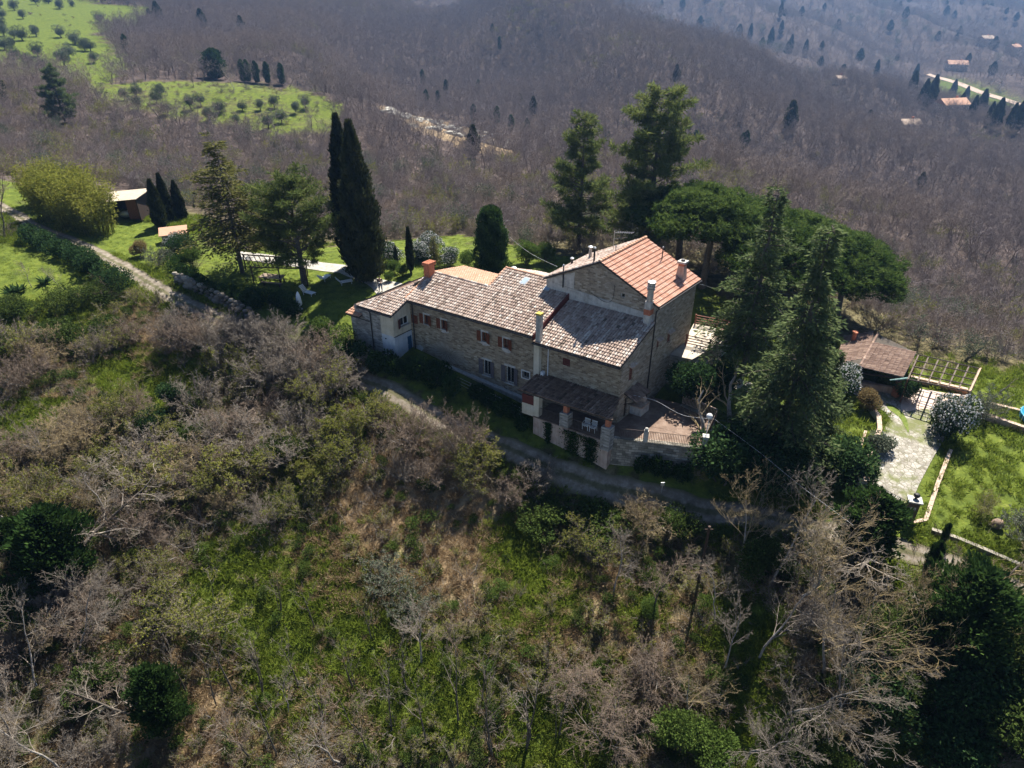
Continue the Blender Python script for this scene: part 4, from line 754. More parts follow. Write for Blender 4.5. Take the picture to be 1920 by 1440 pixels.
tag(obj('garden_path', flatpoly('garden_path', [G(1290, 700), G(1345, 695), G(1390, 712), G(1450, 735), G(1440, 748), G(1380, 730), G(1330, 722), G(1290, 735)], M['gravel'], .06)), kind='structure')
# ---------------------------------------------------------------- gate and drive
def flag_material():
    m, n, o = newmat('flagstone_drive'); b_ = N(n, 'ShaderNodeBsdfPrincipled', Roughness=.95); tc = N(n, 'ShaderNodeTexCoord'); v = tc.outputs['Object']
    vo = n.nodes.new('ShaderNodeTexVoronoi'); vo.feature = 'DISTANCE_TO_EDGE'; vo.inputs['Scale'].default_value = 2.6; vo.inputs['Randomness'].default_value = .9; n.links.new(v, vo.inputs['Vector'])
    vc = n.nodes.new('ShaderNodeTexVoronoi'); vc.inputs['Scale'].default_value = 2.6; vc.inputs['Randomness'].default_value = .9; n.links.new(v, vc.inputs['Vector'])
    sp = n.nodes.new('ShaderNodeSeparateColor'); n.links.new(vc.outputs['Color'], sp.inputs[0]); f = noise(n, 1.1, 7, .7, v); ad = N(n, 'ShaderNodeMath', op='MULTIPLY_ADD'); n.links.new(sp.outputs[0], ad.inputs[0]); ad.inputs[1].default_value = .3; n.links.new(f, ad.inputs[2])
    rp = ramp(n, [(.13, .115, .09), (.23, .21, .175), (.33, .305, .265), (.43, .4, .36)], [.35, .55, .75, .95]); n.links.new(ad.outputs[0], rp.inputs[0])
    ed = ramp(n, [(1, 1, 1), (0, 0, 0)], [.02, .07]); n.links.new(vo.outputs[0], ed.inputs[0]); c = mixc(n, ed.outputs[0], rp.outputs[0], (.14, .13, .085))
    ms = ramp(n, [(0, 0, 0), (1, 1, 1)], [.5, .6]); n.links.new(noise(n, .35, 5, .65, v), ms.inputs[0]); c = mixc(n, ms.outputs[0], c, (.13, .14, .05)); n.links.new(c, b_.inputs['Base Color'])
    bp = N(n, 'ShaderNodeBump', Strength=.7, Distance=.05); n.links.new(vo.outputs[0], bp.inputs['Height']); n.links.new(bp.outputs[0], b_.inputs['Normal']); n.links.new(b_.outputs[0], o.inputs[0]); return m
M['flag'] = flag_material()
DRV = bez([G(1625, 1000), G(1662, 945), G(1680, 890), G(1700, 840), G(1718, 795), G(1700, 765), G(1650, 742), G(1600, 722)], 60)
hw_ = np.interp(np.linspace(0, 1, len(DRV)), [0, .2, .5, .7, .85, 1], [1.4, 1.6, 2.2, 2.7, 2.2, 1.6])
tag(obj('driveway', strip('driveway', DRV, hw_, M['flag'], .08, 6)), kind='structure')
# grass strips grown in the middle of the drive
gd = strip('drive_verge', bez([G(1661, 758), G(1690, 782), G(1703, 812)], 14), [.12, .25, .4, .45, .45, .42, .4, .3, .3, .25, .22, .18, .15, .1, .08][:len(bez([0, 1, 2], 14))], plain('grass_verge', [(.06, .09, .015), (.11, .15, .025), (.16, .18, .05)], 3, 1.0), .1, 2); tag(obj('grass_verge', gd), kind='structure')
GP = P(1702, 972, -5.45)
gp_ = thing('gate_pillar', 'brown rendered gate pillar with a pale number plate and urn on top', 'gate pillar', GP, R(-18)); MB().box((0, 0, .9), (.75, .6, 1.8)).part('shaft', plain('brown_render', [(.12, .08, .055), (.18, .125, .09)], 2, .95, streak=.3), gp_); MB().box((0, 0, 1.85), (1.0, .85, .12)).part('cap', M['concrete'], gp_)
MB().lathe((.05, .1, 1.91), [(.1, 0), (.07, .06), (.2, .2), (.24, .34), (.16, .46), (.04, .5)], 10).part('urn', M['iron'], gp_); pl_ = MB().box((.0, -.31, 1.25), (.36, .02, .2)).part('number_plate', M['white_frame'], gp_)
for k in range(3): MB().box((-.1 + k * .1, -.325, 1.25), (.055, .012, .11)).part('numeral', M['shutter_grey'], pl_)
# the far pillar stands in the bushes
GQ = P(1608, 930, -5.3); g2 = thing('gate_pillar', 'second gate pillar half hidden by the evergreen bush', 'gate pillar', GQ, R(-18)); MB().box((0, 0, .9), (.6, .6, 1.8)).part('shaft', M['concrete'], g2); MB().box((0, 0, 1.85), (.8, .8, .1)).part('cap', M['coping'], g2)
gt = thing('iron_gate', 'wrought iron gate of slim bars at the foot of the drive', 'gate', GP); a, c = np.array([-.35, .15, .1]), GQ - GP + np.array([.3, .05, .1]); bq = MB()
L_ = np.linalg.norm(c - a); n_ = int(L_ / .13)
for i in range(n_ + 1): q = a + (c - a) * i / n_; MB().tube([q, q + [0, 0, 1.5]], .016, 4, cap=False).part('bar', M['iron'], gt)
for z in (.08, .2, 1.15, 1.45): bq.tube([a + [0, 0, z], c + [0, 0, z]], .024, 5)
bq.part('frame', M['iron'], gt)
# low walls round the lawn
def lowwall(label, pts, h, th, mat, top, w=.12):
    p0 = np.asarray(pts[0]); t = thing('low_wall', label, 'wall', p0)
    for i in range(len(pts) - 1):
        a, c = np.asarray(pts[i], float), np.asarray(pts[i + 1], float); wallseg(t, a, c, (a[2] - .4 - p0[2], c[2] - .4 - p0[2]), (a[2] + h - p0[2], c[2] + h - p0[2]), th, M[mat], org=zed(p0, 0))
        n = max(1, int(np.linalg.norm((c - a)[:2]) / .55)); d = (c - a) / n; nr = np.array([-d[1], d[0], 0]); nr /= np.linalg.norm(nr)
        for k in range(n):
            q = a + d * k - p0; e = a + d * (k + .96) - p0; z0, z1 = np.array([0, 0, h + .004]), np.array([0, 0, h + .06]); f = [q - nr * .04, e - nr * .04, e + nr * (th + .04), q + nr * (th + .04)]
            MB().hexa([v + z0 for v in f], [v + z1 for v in f], t=rnd.random()).part('coping_stone', M[top], t)
lowwall('low terracotta-topped wall edging the lawn beside the gate', [G(1712, 985), G(1737, 980), G(1760, 910), G(1784, 848)], .22, .22, 'rubble', 'coping')
lowwall('long terracotta-topped wall between the lawn and the pool', [G(1826, 782), G(1870, 796), G(1925, 815), G(2010, 845)], .55, .3, 'terracotta_wall', 'coping')
lowwall('low wall beyond the pool at the meadow edge', [G(1850, 762), G(1925, 780), G(2000, 800)], .35, .25, 'terracotta_wall', 'coping')
lowwall('pale planter wall curving along the left side of the drive', [G(1621, 893), G(1634, 855), G(1650, 815), G(1648, 790), G(1632, 768)], .55, .3, 'plaster', 'coping')
lowwall('thin pale edging of the flower bed beside the mown strip', [G(1605, 868), G(1614, 840), G(1624, 812)], .2, .15, 'plaster', 'coping')
lowwall('short terracotta wall under the pergola', [G(1706, 716), G(1760, 728), G(1812, 740)], .5, .3, 'terracotta_wall', 'coping')
lowwall('grey kerb wall along the track below the lawn', [G(1745, 1000), G(1790, 1015), G(1850, 1040), G(1930, 1075)], .3, .25, 'rubble', 'bank')
# pool
pc = G(1917, 790) + np.array([1.7, 0, 0]); pl = thing('paddling_pool', 'round above-ground pool of blue water by the terracotta wall', 'pool', pc); MB().lathe((0, 0, 0), [(1.75, 0), (1.8, .5), (1.8, .62), (1.68, .62), (1.66, .4)], 20).part('rim', plain('pool_liner', [(.03, .2, .34), (.05, .3, .45)], 3, .5), pl, True)
MB().lathe((0, 0, .5), [(1.66, 0), (1.66, .02)], 20).part('water', glassy('pool_water', (.015, .2, .33), .06), pl)
for k in range(8): a = k * math.pi / 4; MB().tube([(1.85 * math.cos(a), 1.85 * math.sin(a), 0), (1.82 * math.cos(a), 1.82 * math.sin(a), .62)], .04, 6).part('leg', M['pipe_white'], pl)
# jar on the lawn
jr = G(1866, 988); j = thing('terracotta_jar', 'old terracotta jar lying tipped on the bright lawn', 'jar', jr + np.array([0, 0, .3]), 1.0); jm = MB().lathe((0, 0, -.4), [(.18, 0), (.36, .25), (.42, .5), (.32, .75), (.24, .8), (.28, .86), (.2, .86), (.2, .7)], 14).part('body', plain('jar_clay', [(.16, .11, .085), (.26, .19, .15)], 4, .95), j, True); jm.rotation_euler = (R(60), R(20), 0)
# ---------------------------------------------------------------- outbuilding with tiled hip roof, brick porch, pergola
OB = P(1646, 628, -1.05); OZ = -4.0
ob = thing('outbuilding', 'small open garden house with brown tiled roof and brick corner pillar', 'garden house', (OB[0], OB[1] - 3, OZ)); oo = np.array(ob.location)
R0, R1 = P(1646, 626, -.95), P(1614, 684, -.95)                        # ridge ends
EA, EB = P(1717, 661, -1.75), P(1692, 708, -1.75)                      # right eave
lf = (R0 + R1) - (EA + EB); WA = R0 + (R0 - EA) * np.array([1, 1, -1]); WB = R1 + (R1 - EB) * np.array([1, 1, -1]); WA = P(1583, 631, -1.6); WB = P(1567, 682, -1.6)
def slope(parent, e0, e1, r1, r0, mat, seed, ex=.4):
    """roof slope between an eave edge and a ridge edge, with tiles"""
    e0, e1, r1, r0 = [np.asarray(q, float) - oo for q in (e0, e1, r1, r0)]; s_o = slab(parent, [e0, e1, r1, r0], .1, M['under'])
    ax = e1 - e0; w = np.linalg.norm(ax); ax = ax / w; up = (r0 + r1) / 2 - (e0 + e1) / 2; l = np.linalg.norm(up); up = up / l
    d0 = (r0 - e0) @ ax / l
    tile_part(tiles(e0, ax, up, w, l, sp=.22, ex=ex, seed=seed, sh=(d0)), s_o, mat)
slope(ob, EB, EA, R0, R1, M['brown_tile'], 41); slope(ob, WA, WB, R1, R0, M['brown_tile'], 42); 
b_o = ridge(R0 - oo, R1 - oo, 'brown_tile', ob)
ground_ = lambda p: zed(p, OZ)
for a, c, m in ((EA, R0, 'terracotta_wall'), (R0, WA, 'terracotta_wall'), (WA, WB, 'stone_grey')):
    a2, c2 = a * .97 + (EB + WA) / 2 * .03, c * .97 + (EB + WA) / 2 * .03; MB().quad(zed(a2, OZ) - oo, zed(c2, OZ) - oo, zed(c2, min(a2[2], c2[2]) - .12) - oo, zed(a2, min(a2[2], c2[2]) - .12) - oo).part('wall', M[m], ob)
pb = EB * .93 + (R1 + EA) / 2 * .07; MB().box(zed(pb, OZ + 1.05) - oo, (.5, .5, 2.1), R(30)).part('pillar', M['brick'], ob)
pm = R1 * .96 + R0 * .04; MB().box(zed(pm, OZ + 1.25) - oo, (.4, .4, 2.5), R(30)).part('pillar', M['dark_wood'], ob); MB().tube([zed(pb, -1.95) - oo, zed(pm, -1.95) - oo], .09, 6).part('beam', M['dark_wood'], ob)
pz_ = (pb + pm) / 2; MB().box(zed(pz_, OZ + .45) - oo + np.array([.2, .3, 0]), (3.0, .3, .9), math.atan2(pb[1] - pm[1], pb[0] - pm[0])).part('parapet', M['terracotta_wall'], ob)
MB().tube([EB - oo + [0, 0, -.08], EA - oo + [0, 0, -.08]], .07, 6).part('gutter', plain('verdigris_gutter', [(.1, .17, .17), (.16, .25, .24)], 3, .6, .3), ob)
sm = MB().lathe(WA * .75 + WB * .25 - oo + np.array([1.0, 0, .2]), [(.22, 0), (.2, .9), (.3, .95), (.3, 1.05)], 8).part('chimney', M['brick'], ob)
# furled awning at the corner
aw = thing('furled_awning', 'green and white awning bundled at the corner of the garden house', 'awning', zed(EB, -2.3) + np.array([.4, -.1, 0])); MB().tube([(0, 0, .55), (.1, .1, .1), (.25, .1, -.35)], [.2, .3, .1], 9).part('cloth', plain('green_canvas', [(.04, .12, .11), (.2, .3, .3)], 6, .9), aw, True); MB().tube([(-1.6, -.1, .4), (0, 0, .5)], [.06, .14], 7).part('roll', plain('canvas_roll', [(.05, .14, .13), (.25, .34, .33)], 8, .9), aw, True)
# pergola of thin rails over pink paving
tag(obj('pergola_paving', flatpoly('pergola_paving', [G(1700, 725), G(1770, 738), G(1822, 745), G(1800, 778), G(1738, 768), G(1690, 770)], plain('pink_paving', [(.42, .31, .26), (.52, .41, .35), (.58, .48, .42)], 1.6, .9), .09)), kind='structure')
PA, PB, PC, PD = P(1722, 666, -1.5), P(1836, 692, -1.5), P(1816, 735, -1.5), P(1702, 712, -1.5)
pg = thing('rail_pergola', 'open pergola grid of thin brown rails beside the garden house', 'pergola', zed((PA + PB + PC + PD) / 4, -4.2)); go = np.array(pg.location)
for k in range(7): f = k / 6; MB().tube([PA + (PB - PA) * f - go, PD + (PC - PD) * f - go], .07, 5).part('cross_rail', M['wood_grey'], pg)
for k in range(5): f = k / 4; MB().tube([PA + (PD - PA) * f - go + [0, 0, .06], PB + (PC - PB) * f - go + [0, 0, .06]], .06, 5).part('long_rail', M['wood_grey'], pg)
for p in (PA, PB, PC, PD): MB().tube([zed(p, G1(p[0], p[1])) - go, p - go], .06, 6).part('post', M['wood_red'], pg)
MB().hexa([zed(PB, -4.6) - go, zed(PC, -4.7) - go, zed(PC, -4.7) - go + [.25, .1, 0], zed(PB, -4.6) - go + [.25, .1, 0]], [zed(PB, -1.4) - go, zed(PC, -1.4) - go, zed(PC, -1.4) - go + [.25, .1, 0], zed(PB, -1.4) - go + [.25, .1, 0]]).part('end_wall', M['terracotta_wall'], pg)
tl = thing('rail_screen', 'vertical lattice of thin rails in front of the pink paving', 'trellis', zed(P(1712, 745, -4.2), -4.3)); to = np.array(tl.location)
Q0, Q1 = P(1708, 765, -4.3), P(1768, 778, -4.3)
for k in range(6): f = k / 5; q = Q0 + (Q1 - Q0) * f; MB().tube([q - to, q - to + [0, 0, 2.0]], .03, 5).part('upright', M['wood_pale'], tl)
for k in range(4): MB().tube([Q0 - to + [0, 0, .4 + k * .5], Q1 - to + [0, 0, .4 + k * .5]], .03, 5).part('cross_rail', M['wood_pale'], tl)
# ---------------------------------------------------------------- lawn side: path, shed, loungers, table, poles, person
tag(obj('gravel_path', flatpoly('gravel_path', [G(612, 494), G(655, 500), G(706, 522), G(760, 535), G(745, 556), G(716, 562), G(690, 535), G(640, 514)], M['gravel'], .06)), kind='structure')
tag(obj('gravel_court', flatpoly('gravel_court', [G(450, 472), G(520, 480), G(600, 492), G(660, 500), G(640, 512), G(560, 502), G(490, 492), G(445, 484)], M['gravel'], .055)), kind='structure')
SA, SB = P(196, 404, 1.2), P(262, 410, 1.2)
sh = thing('open_shed', 'dark open-fronted shed with a pale sheet roof behind the bamboo', 'shed', SB); z3 = lambda x, y, z: np.array([x, y, z])
MB().hexa([z3(-5.4, -.6, 2.15), z3(.5, -.6, 2.7), z3(.9, 3.4, 2.95), z3(-5.2, 3.4, 2.4)], [z3(-5.4, -.6, 2.22), z3(.5, -.6, 2.77), z3(.9, 3.4, 3.02), z3(-5.2, 3.4, 2.47)]).part('roof', M['sheet'], sh)
MB().box((-2.3, 3.0, 1.1), (5.6, .12, 2.5)).part('back_wall', M['dark_wood'], sh); MB().box((.35, 1.3, 1.2), (.12, 3.4, 2.7)).part('side_wall', M['dark_wood'], sh); MB().box((-.5, .1, 1.2), (1.6, .1, 2.6)).part('front_wall', M['wood_red'], sh); MB().box((-5.0, 1.3, 1.0), (.12, 3.4, 2.2)).part('side_wall', M['dark_wood'], sh)
for x in (-4.9, -3.0): MB().box((x, -.1, 1.05), (.14, .14, 2.1)).part('post', M['dark_wood'], sh)
mo = thing('covered_moped', 'pale bundle under a cover inside the shed mouth', 'bundle', SB + np.array([-1.9, .5, 0]), .4); MB().ball((0, 0, .45), (.8, .35, .45)).part('cover', M['galv'], mo, True); MB().ball((.5, 0, .7), (.3, .25, .3)).part('hump', M['plastic'], mo, True)
def lounger(loc, rz, label):
    t = thing('sun_lounger', label, 'sun lounger', loc, rz, 'white sun loungers on the lawn'); m = M['plastic']; f = MB()
    for y in (-.3, .3): f.tube([(-.95, y, .32), (.35, y, .32)], .03, 6)
    f.part('frame', m, t)
    for x in (-.8, .3):
        for y in (-.28, .28): MB().tube([(x, y, 0), (x, y, .32)], .028, 6).part('leg', m, t)
    for k in range(9): MB().box((-.9 + k * .14, 0, .345), (.11, .6, .025)).part('slat', m, t)
    for k in range(5): q = MB().box((.4 + k * .1, 0, .4 + k * .115), (.03, .6, .13), 0).part('back_slat', m, t)
    return t
lounger(G(608, 526), R(250), 'white sun lounger in the sun right of the broad pine'); lounger(G(645, 533), R(205), 'white sun lounger nearest the tall cypresses'); lounger(G(577, 552), R(150), 'white sun lounger in the pine shade by the hedge')
w = G(563, 580); ws = thing('folded_parasol', 'white covered parasol standing behind the hedge by the lawn', 'parasol', w); MB().lathe((0, 0, 0), [(.3, 0), (.3, .06), (.04, .08), (.04, .5)], 10).part('base', M['concrete'], ws); MB().lathe((0, 0, .4), [(.16, 0), (.3, .25), (.26, .9), (.14, 1.4), (.03, 1.6)], 10).part('cover', M['plastic'], ws, True); MB().tube([(0, -.22, .5), (.02, -.17, 1.4)], .03, 5).part('strap', M['iron'], ws)
tp = G(512, 530); tb = thing('garden_table', 'long wooden garden table under the pine', 'table', tp, R(-12)); 
for k in range(6): MB().box((0, -.5 + k * .2, .75), (2.6, .17, .05)).part('board', M['wood_pale'], tb)
for x in (-1.1, 1.1):
    for y in (-.4, .4): MB().box((x, y, .36), (.09, .09, .72)).part('leg', M['dark_wood'], tb)
for y, lb in ((-.95, 'wooden bench on the near side of the garden table'), (.95, 'wooden bench on the far side of the garden table')):
    bt = thing('garden_bench', lb, 'bench', tp + np.array([-.2 * y, y, 0]), R(-12)); MB().box((0, 0, .42), (2.4, .32, .05)).part('seat', M['wood_pale'], bt)
    for x in (-.9, .9): MB().box((x, 0, .2), (.08, .28, .4)).part('leg', M['dark_wood'], bt)
pgl = thing('pole_pergola', 'low pergola of dark poles over the gravel behind the pine', 'pergola', G(500, 500)); po_ = np.array(pgl.location); A_, B_, C_, D_ = [P(x, y, 2.3) for x, y in ((452, 478), (590, 488), (545, 508), (470, 500))]; A_, B_, C_, D_ = P(455, 476, 2.2), P(572, 484, 2.2), P(572, 502, 2.2), P(470, 500, 2.2)
for k in range(13): f = k / 12; MB().tube([A_ + (B_ - A_) * f - po_, D_ + (C_ - D_) * f - po_], .05, 5).part('pole', M['dark_wood'], pgl)
for a, c in ((A_, B_), (D_, C_)): MB().tube([a - po_ - [0, 0, .09], c - po_ - [0, 0, .09]], .07, 6).part('beam', M['dark_wood'], pgl)
for p in (A_, B_, C_, D_, (D_ + C_) / 2): MB().tube([zed(p, G1(p[0], p[1])) - po_, p - po_], .07, 6).part('post', M['dark_wood'], pgl)
lr_ = G(330, 455); lg = thing('log_store', 'low orange tiled log store roof behind the roadside shrubs', 'log store', lr_, R(20)); MB().hexa([z3(-1.6, -.8, 1.2), z3(1.6, -.8, 1.2), z3(1.6, .9, 1.7), z3(-1.6, .9, 1.7)], [z3(-1.6, -.8, 1.28), z3(1.6, -.8, 1.28), z3(1.6, .9, 1.78), z3(-1.6, .9, 1.78)]).part('roof', M['orange_tile'], lg); MB().box((0, .7, .7), (3.0, .15, 1.6)).part('wall', M['stone_grey'], lg)
# dry stone bank beside the track below the hedge
db = thing('roadside_wall', 'rough dry-stone bank along the track below the garden hedge', 'wall', G(370, 560)); do = np.array(db.location); ps_ = [G(325, 535), G(370, 556), G(420, 580), G(470, 606)]; rg = random.Random(4)
for i in range(3):
    a, c = ps_[i], ps_[i + 1]; L = np.linalg.norm(c - a)
    for r_ in range(3):
        n = int(L / .75)
        for k in range(n):
            q = a + (c - a) * (k + .5 + .3 * (r_ % 2)) / n; s_ = .25 + rg.random() * .3; MB().ball(q - do + np.array([rg.uniform(-.1, .1), .5 + .12 * r_, .3 + r_ * .42]), (s_, s_ * .7, s_ * .62), 6, 4, rg.random()).part('stone', M['bank'], db)
# a person on the path, both hands holding a small controller
def person(loc, rz):
    t = thing('person', 'standing person in a dark top and blue jeans holding a small device', 'person', loc, rz)
    def skin(name, V, Ed, Rd, mat, parent, sub=1):
        me = bpy.data.meshes.new(name); me.from_pydata(V, Ed, []); o = obj(name, me, parent); m = o.modifiers.new('skin', 'SKIN'); sv = me.skin_vertices[0].data
        for i, r in enumerate(Rd): sv[i].radius = (r, r) if np.isscalar(r) else r
        sv[0].use_root = True; s = o.modifiers.new('sub', 'SUBSURF'); s.levels = sub; s.render_levels = sub; me.materials.append(mat); return o
    V = [(0, 0, .95), (0, 0, 1.2), (0, .0, 1.42), (0, -.01, 1.52), (0, -.02, 1.64), (0, -.02, 1.74)]; Rd = [(.15, .1), (.14, .095), (.16, .09), .055, (.078, .095), (.06, .07)]; Ed = [(0, 1), (1, 2), (2, 3), (3, 4), (4, 5)]
    for s in (-1, 1):
        k = len(V); V += [(s * .19, 0, 1.41), (s * .25, .02, 1.13), (s * .12, -.26, 1.14), (s * .07, -.33, 1.15)]; Rd += [.06, .048, .036, .03]; Ed += [(2, k), (k, k + 1), (k + 1, k + 2), (k + 2, k + 3)]
        for f in range(4): V.append((s * (.045 - f * .004), -.37 - .008 * f, 1.17 - f * .02)); Rd.append(.011); Ed.append((k + 3, len(V) - 1))
        V.append((s * .05, -.34, 1.2)); Rd.append(.012); Ed.append((k + 3, len(V) - 1))
        k = len(V); V += [(s * .1, 0, .88), (s * .13, -.01, .5), (s * .15, .01, .09), (s * .16, -.14, .04)]; Rd += [.085, .06, .04, .035]; Ed += [(0, k), (k, k + 1), (k + 1, k + 2), (k + 2, k + 3)]
    skin('body', V, Ed, Rd, plain('skin', [(.4, .24, .17), (.46, .29, .21)], 5, .6), t)
    sv_ = [(0, 0, .93), (0, 0, 1.2), (0, 0, 1.43)]; se = [(0, 1), (1, 2)]; sr = [(.17, .12), (.165, .115), (.18, .105)]
    for s in (-1, 1): k = len(sv_); sv_ += [(s * .2, 0, 1.41), (s * .26, .02, 1.12), (s * .14, -.22, 1.13)]; sr += [.075, .062, .052]; se += [(2, k), (k, k + 1), (k + 1, k + 2)]
    skin('shirt', sv_, se, sr, plain('dark_shirt', [(.02, .012, .022), (.04, .02, .035)], 6, .9), t)
    tv = [(0, 0, .97), (0, 0, .9)]; te = [(0, 1)]; trd = [(.165, .12), (.17, .125)]
    for s in (-1, 1): k = len(tv); tv += [(s * .1, 0, .82), (s * .13, -.01, .5), (s * .15, .01, .1)]; trd += [.1, .078, .062]; te += [(1, k), (k, k + 1), (k + 1, k + 2)]
    skin('jeans', tv, te, trd, plain('blue_denim', [(.025, .04, .09), (.045, .07, .14)], 8, .9), t)
    for s in (-1, 1): MB().ball((s * .16, -.07, .05), (.055, .15, .055), 8, 5).part('shoe', M['iron'], t, True)
    MB().ball((0, .0, 1.7), (.092, .108, .095), 10, 7).part('hair', plain('dark_hair', [(.012, .009, .007), (.025, .018, .013)], 9, .7), t, True)
    for s in (-1, 1): MB().ball((s * .03, -.108, 1.645), (.012, .008, .009), 6, 4).part('eye', M['iron'], t); MB().ball((s * .083, -.01, 1.635), (.014, .02, .03), 6, 4).part('ear', plain('ear_skin', [(.42, .26, .19)], 5, .6), t)
    MB().ball((0, -.118, 1.62), (.013, .022, .022), 6, 4).part('nose', plain('nose_skin', [(.42, .26, .19)], 5, .6), t); MB().ball((0, -.108, 1.58), (.026, .008, .007), 6, 4).part('mouth', plain('lip', [(.3, .12, .1)], 5, .6), t)
    dv = thing('remote_controller', 'small pale handheld device gripped by the standing person', 'controller', np.asarray(loc) + np.array([.0, -.37, 1.16]), rz); MB().box((0, 0, 0), (.18, .09, .05)).part('case', M['plastic'], dv); MB().box((0, .03, .06), (.1, .012, .08)).part('screen', M['pane'], dv)
person(P(714, 546, G1(*P(714, 546, 0)[:2]) + .06), R(8))
# ---------------------------------------------------------------- far houses and lanes in the hazy valley
def farhouse(px, py, w, d, h, rz, label, wm='plaster', rm='orange_tile'):
    p = G(px, py, 300); t = thing('far_house', label, 'house', p, rz); MB().box((0, 0, h / 2 - 1), (w, d, h + 2)).part('wall', M[wm], t); hx, hy = w / 2 + .5, d / 2 + .5
    rf = MB().add([(-hx, -hy, h), (hx, -hy, h), (hx, hy, h), (-hx, hy, h), (-hx, 0, h + d * .28), (hx, 0, h + d * .28)], [(0, 1, 5, 4), (2, 3, 4, 5), (0, 4, 3), (1, 2, 5)]).part('roof', M[rm], t); MB().box((w * .2, d * .1, h + d * .25), (.9, .9, 2)).part('chimney', M['brick'], rf)
    for k in range(3):
        for z in (1.6, 4.4):
            if z < h - 1: MB().box((-w / 2 + w * (k + .5) / 3, -d / 2 - .03, z), (1.0, .1, 1.4)).part('window', M['pane'], t)
farhouse(1845, 84, 13, 9, 6, .3, 'white house high on the hazy far slope', 'plaster', 'coping'); farhouse(1790, 133, 16, 10, 6, -.2, 'terracotta-roofed house above the far green field'); farhouse(1778, 216, 14, 9, 6, .2, 'pale house with orange roof among far cypresses', 'cream'); farhouse(1898, 98, 11, 8, 5, .5, 'pinkish far house at the right edge of the hazy slope', 'pink'); farhouse(1700, 246, 9, 7, 4, .1, 'whitewashed hut showing through the wood on the ridge', 'plaster', 'coping'); farhouse(1572, 156, 6, 5, 3, .4, 'tiny white hut on the ridge top', 'plaster', 'coping')
tag(obj('far_lane', strip('far_lane', bez([G(1740, 140, 400), G(1790, 155, 400), G(1850, 178, 400), G(1925, 203, 400)], 24), 1.8, M['coping'], .5, 2)), kind='structure'); tag(obj('far_lane', strip('far_lane', bez([G(1840, 210, 400), G(1880, 205, 400), G(1925, 200, 400)], 12), 1.6, M['coping'], .5, 2)), kind='structure')
# ---------------------------------------------------------------- plants: generators
def segs(P0, P1, R0, R1, n=3):
    P0, P1 = np.asarray(P0, float), np.asarray(P1, float); R0, R1 = np.asarray(R0, float)[:, None], np.asarray(R1, float)[:, None]
    d = P1 - P0; d /= np.linalg.norm(d, axis=1)[:, None] + 1e-9; ref = np.where(np.abs(d[:, 2:3]) < .9, np.array([[0, 0, 1.]]), np.array([[1., 0, 0]]))
    a = np.cross(d, ref); a /= np.linalg.norm(a, axis=1)[:, None]; b = np.cross(d, a); m = len(P0); V = np.zeros((m, 2 * n, 3))
    for k in range(n):
        w = a * math.cos(2 * math.pi * k / n) + b * math.sin(2 * math.pi * k / n); V[:, k] = P0 + w * R0; V[:, n + k] = P1 + w * R1
    base = np.arange(m)[:, None] * 2 * n; F = np.concatenate([np.concatenate([base + k, base + (k + 1) % n, base + n + (k + 1) % n, base + n + k], 1) for k in range(n)])
    return V.reshape(-1, 3), F
def grow(seed, H, r0, nb=(8, 6, 5, 4), ang=(50, 45, 45, 45), ratio=(.5, .5, .5, .5), start=.35, wig=.16, up=.05, stems=1, splay=0.0, thin=.0055, bend=0.0):
    """a branching skeleton: list of (p0, p1, r0, r1, level)"""
    rg = random.Random(seed); out = []; stack = []
    for s in range(stems):
        a = rg.uniform(0, 6.28); t = splay * rg.uniform(.5, 1.1); stack.append((np.array([math.cos(a) * .12 * (stems > 1), math.sin(a) * .12 * (stems > 1), -.15]), np.array([math.sin(t) * math.cos(a), math.sin(t) * math.sin(a), math.cos(t)]), H * (.95 if stems == 1 else rg.uniform(.7, 1)), r0 * (1 if stems == 1 else rg.uniform(.6, 1)), 0))
    while stack:
        p, d, L, r, lev = stack.pop(); ns = (7, 5, 4, 3, 2)[min(lev, 4)]; rs = r; kids = nb[lev] if lev < len(nb) else 0; kt = sorted(start + (1 - start) * (k + rg.random()) / max(1, kids) if lev == 0 else .15 + .85 * (k + rg.random()) / max(1, kids) for k in range(kids)); ki = 0
        for i in range(ns):
            d = d + np.array([rg.gauss(0, wig), rg.gauss(0, wig), rg.gauss(0, wig) + up - bend * (lev > 0)]); d /= np.linalg.norm(d); q = p + d * L / ns; re = max(thin * .7, r * (1 - .8 * (i + 1) / ns)); out.append((p, q, rs, re, lev))
            while ki < len(kt) and kt[ki] <= (i + 1) / ns + 1e-6:
                f = kt[ki] * ns - i; c = p + (q - p) * min(1, max(0, f)); a = R(ang[lev] * rg.uniform(.6, 1.25)); ax = np.cross(d, [rg.gauss(0, 1), rg.gauss(0, 1), rg.gauss(0, 1)]); ax /= np.linalg.norm(ax) + 1e-9
                dc = d * math.cos(a) + ax * math.sin(a); stack.append((c, dc, L * ratio[lev] * rg.uniform(.6, 1.15) * (1.15 - .55 * kt[ki]), max(thin, (rs + (re - rs) * .5) * .62), lev + 1)); ki += 1
            p = q; rs = re
    return out
def branchmesh(name, sk, lo, hi, mat, n=3, seed=0):
    s = [q for q in sk if lo <= q[4] <= hi]
    if not s: return None
    V, F = segs([q[0] for q in s], [q[1] for q in s], [q[2] for q in s], [q[3] for q in s], n); rg = np.random.default_rng(seed); t = np.repeat(np.clip(rg.normal(.5, .18, len(s)), 0, 1), 2 * n)
    return npmesh(name, V, [F], mat, tint=t, smooth=n > 3)
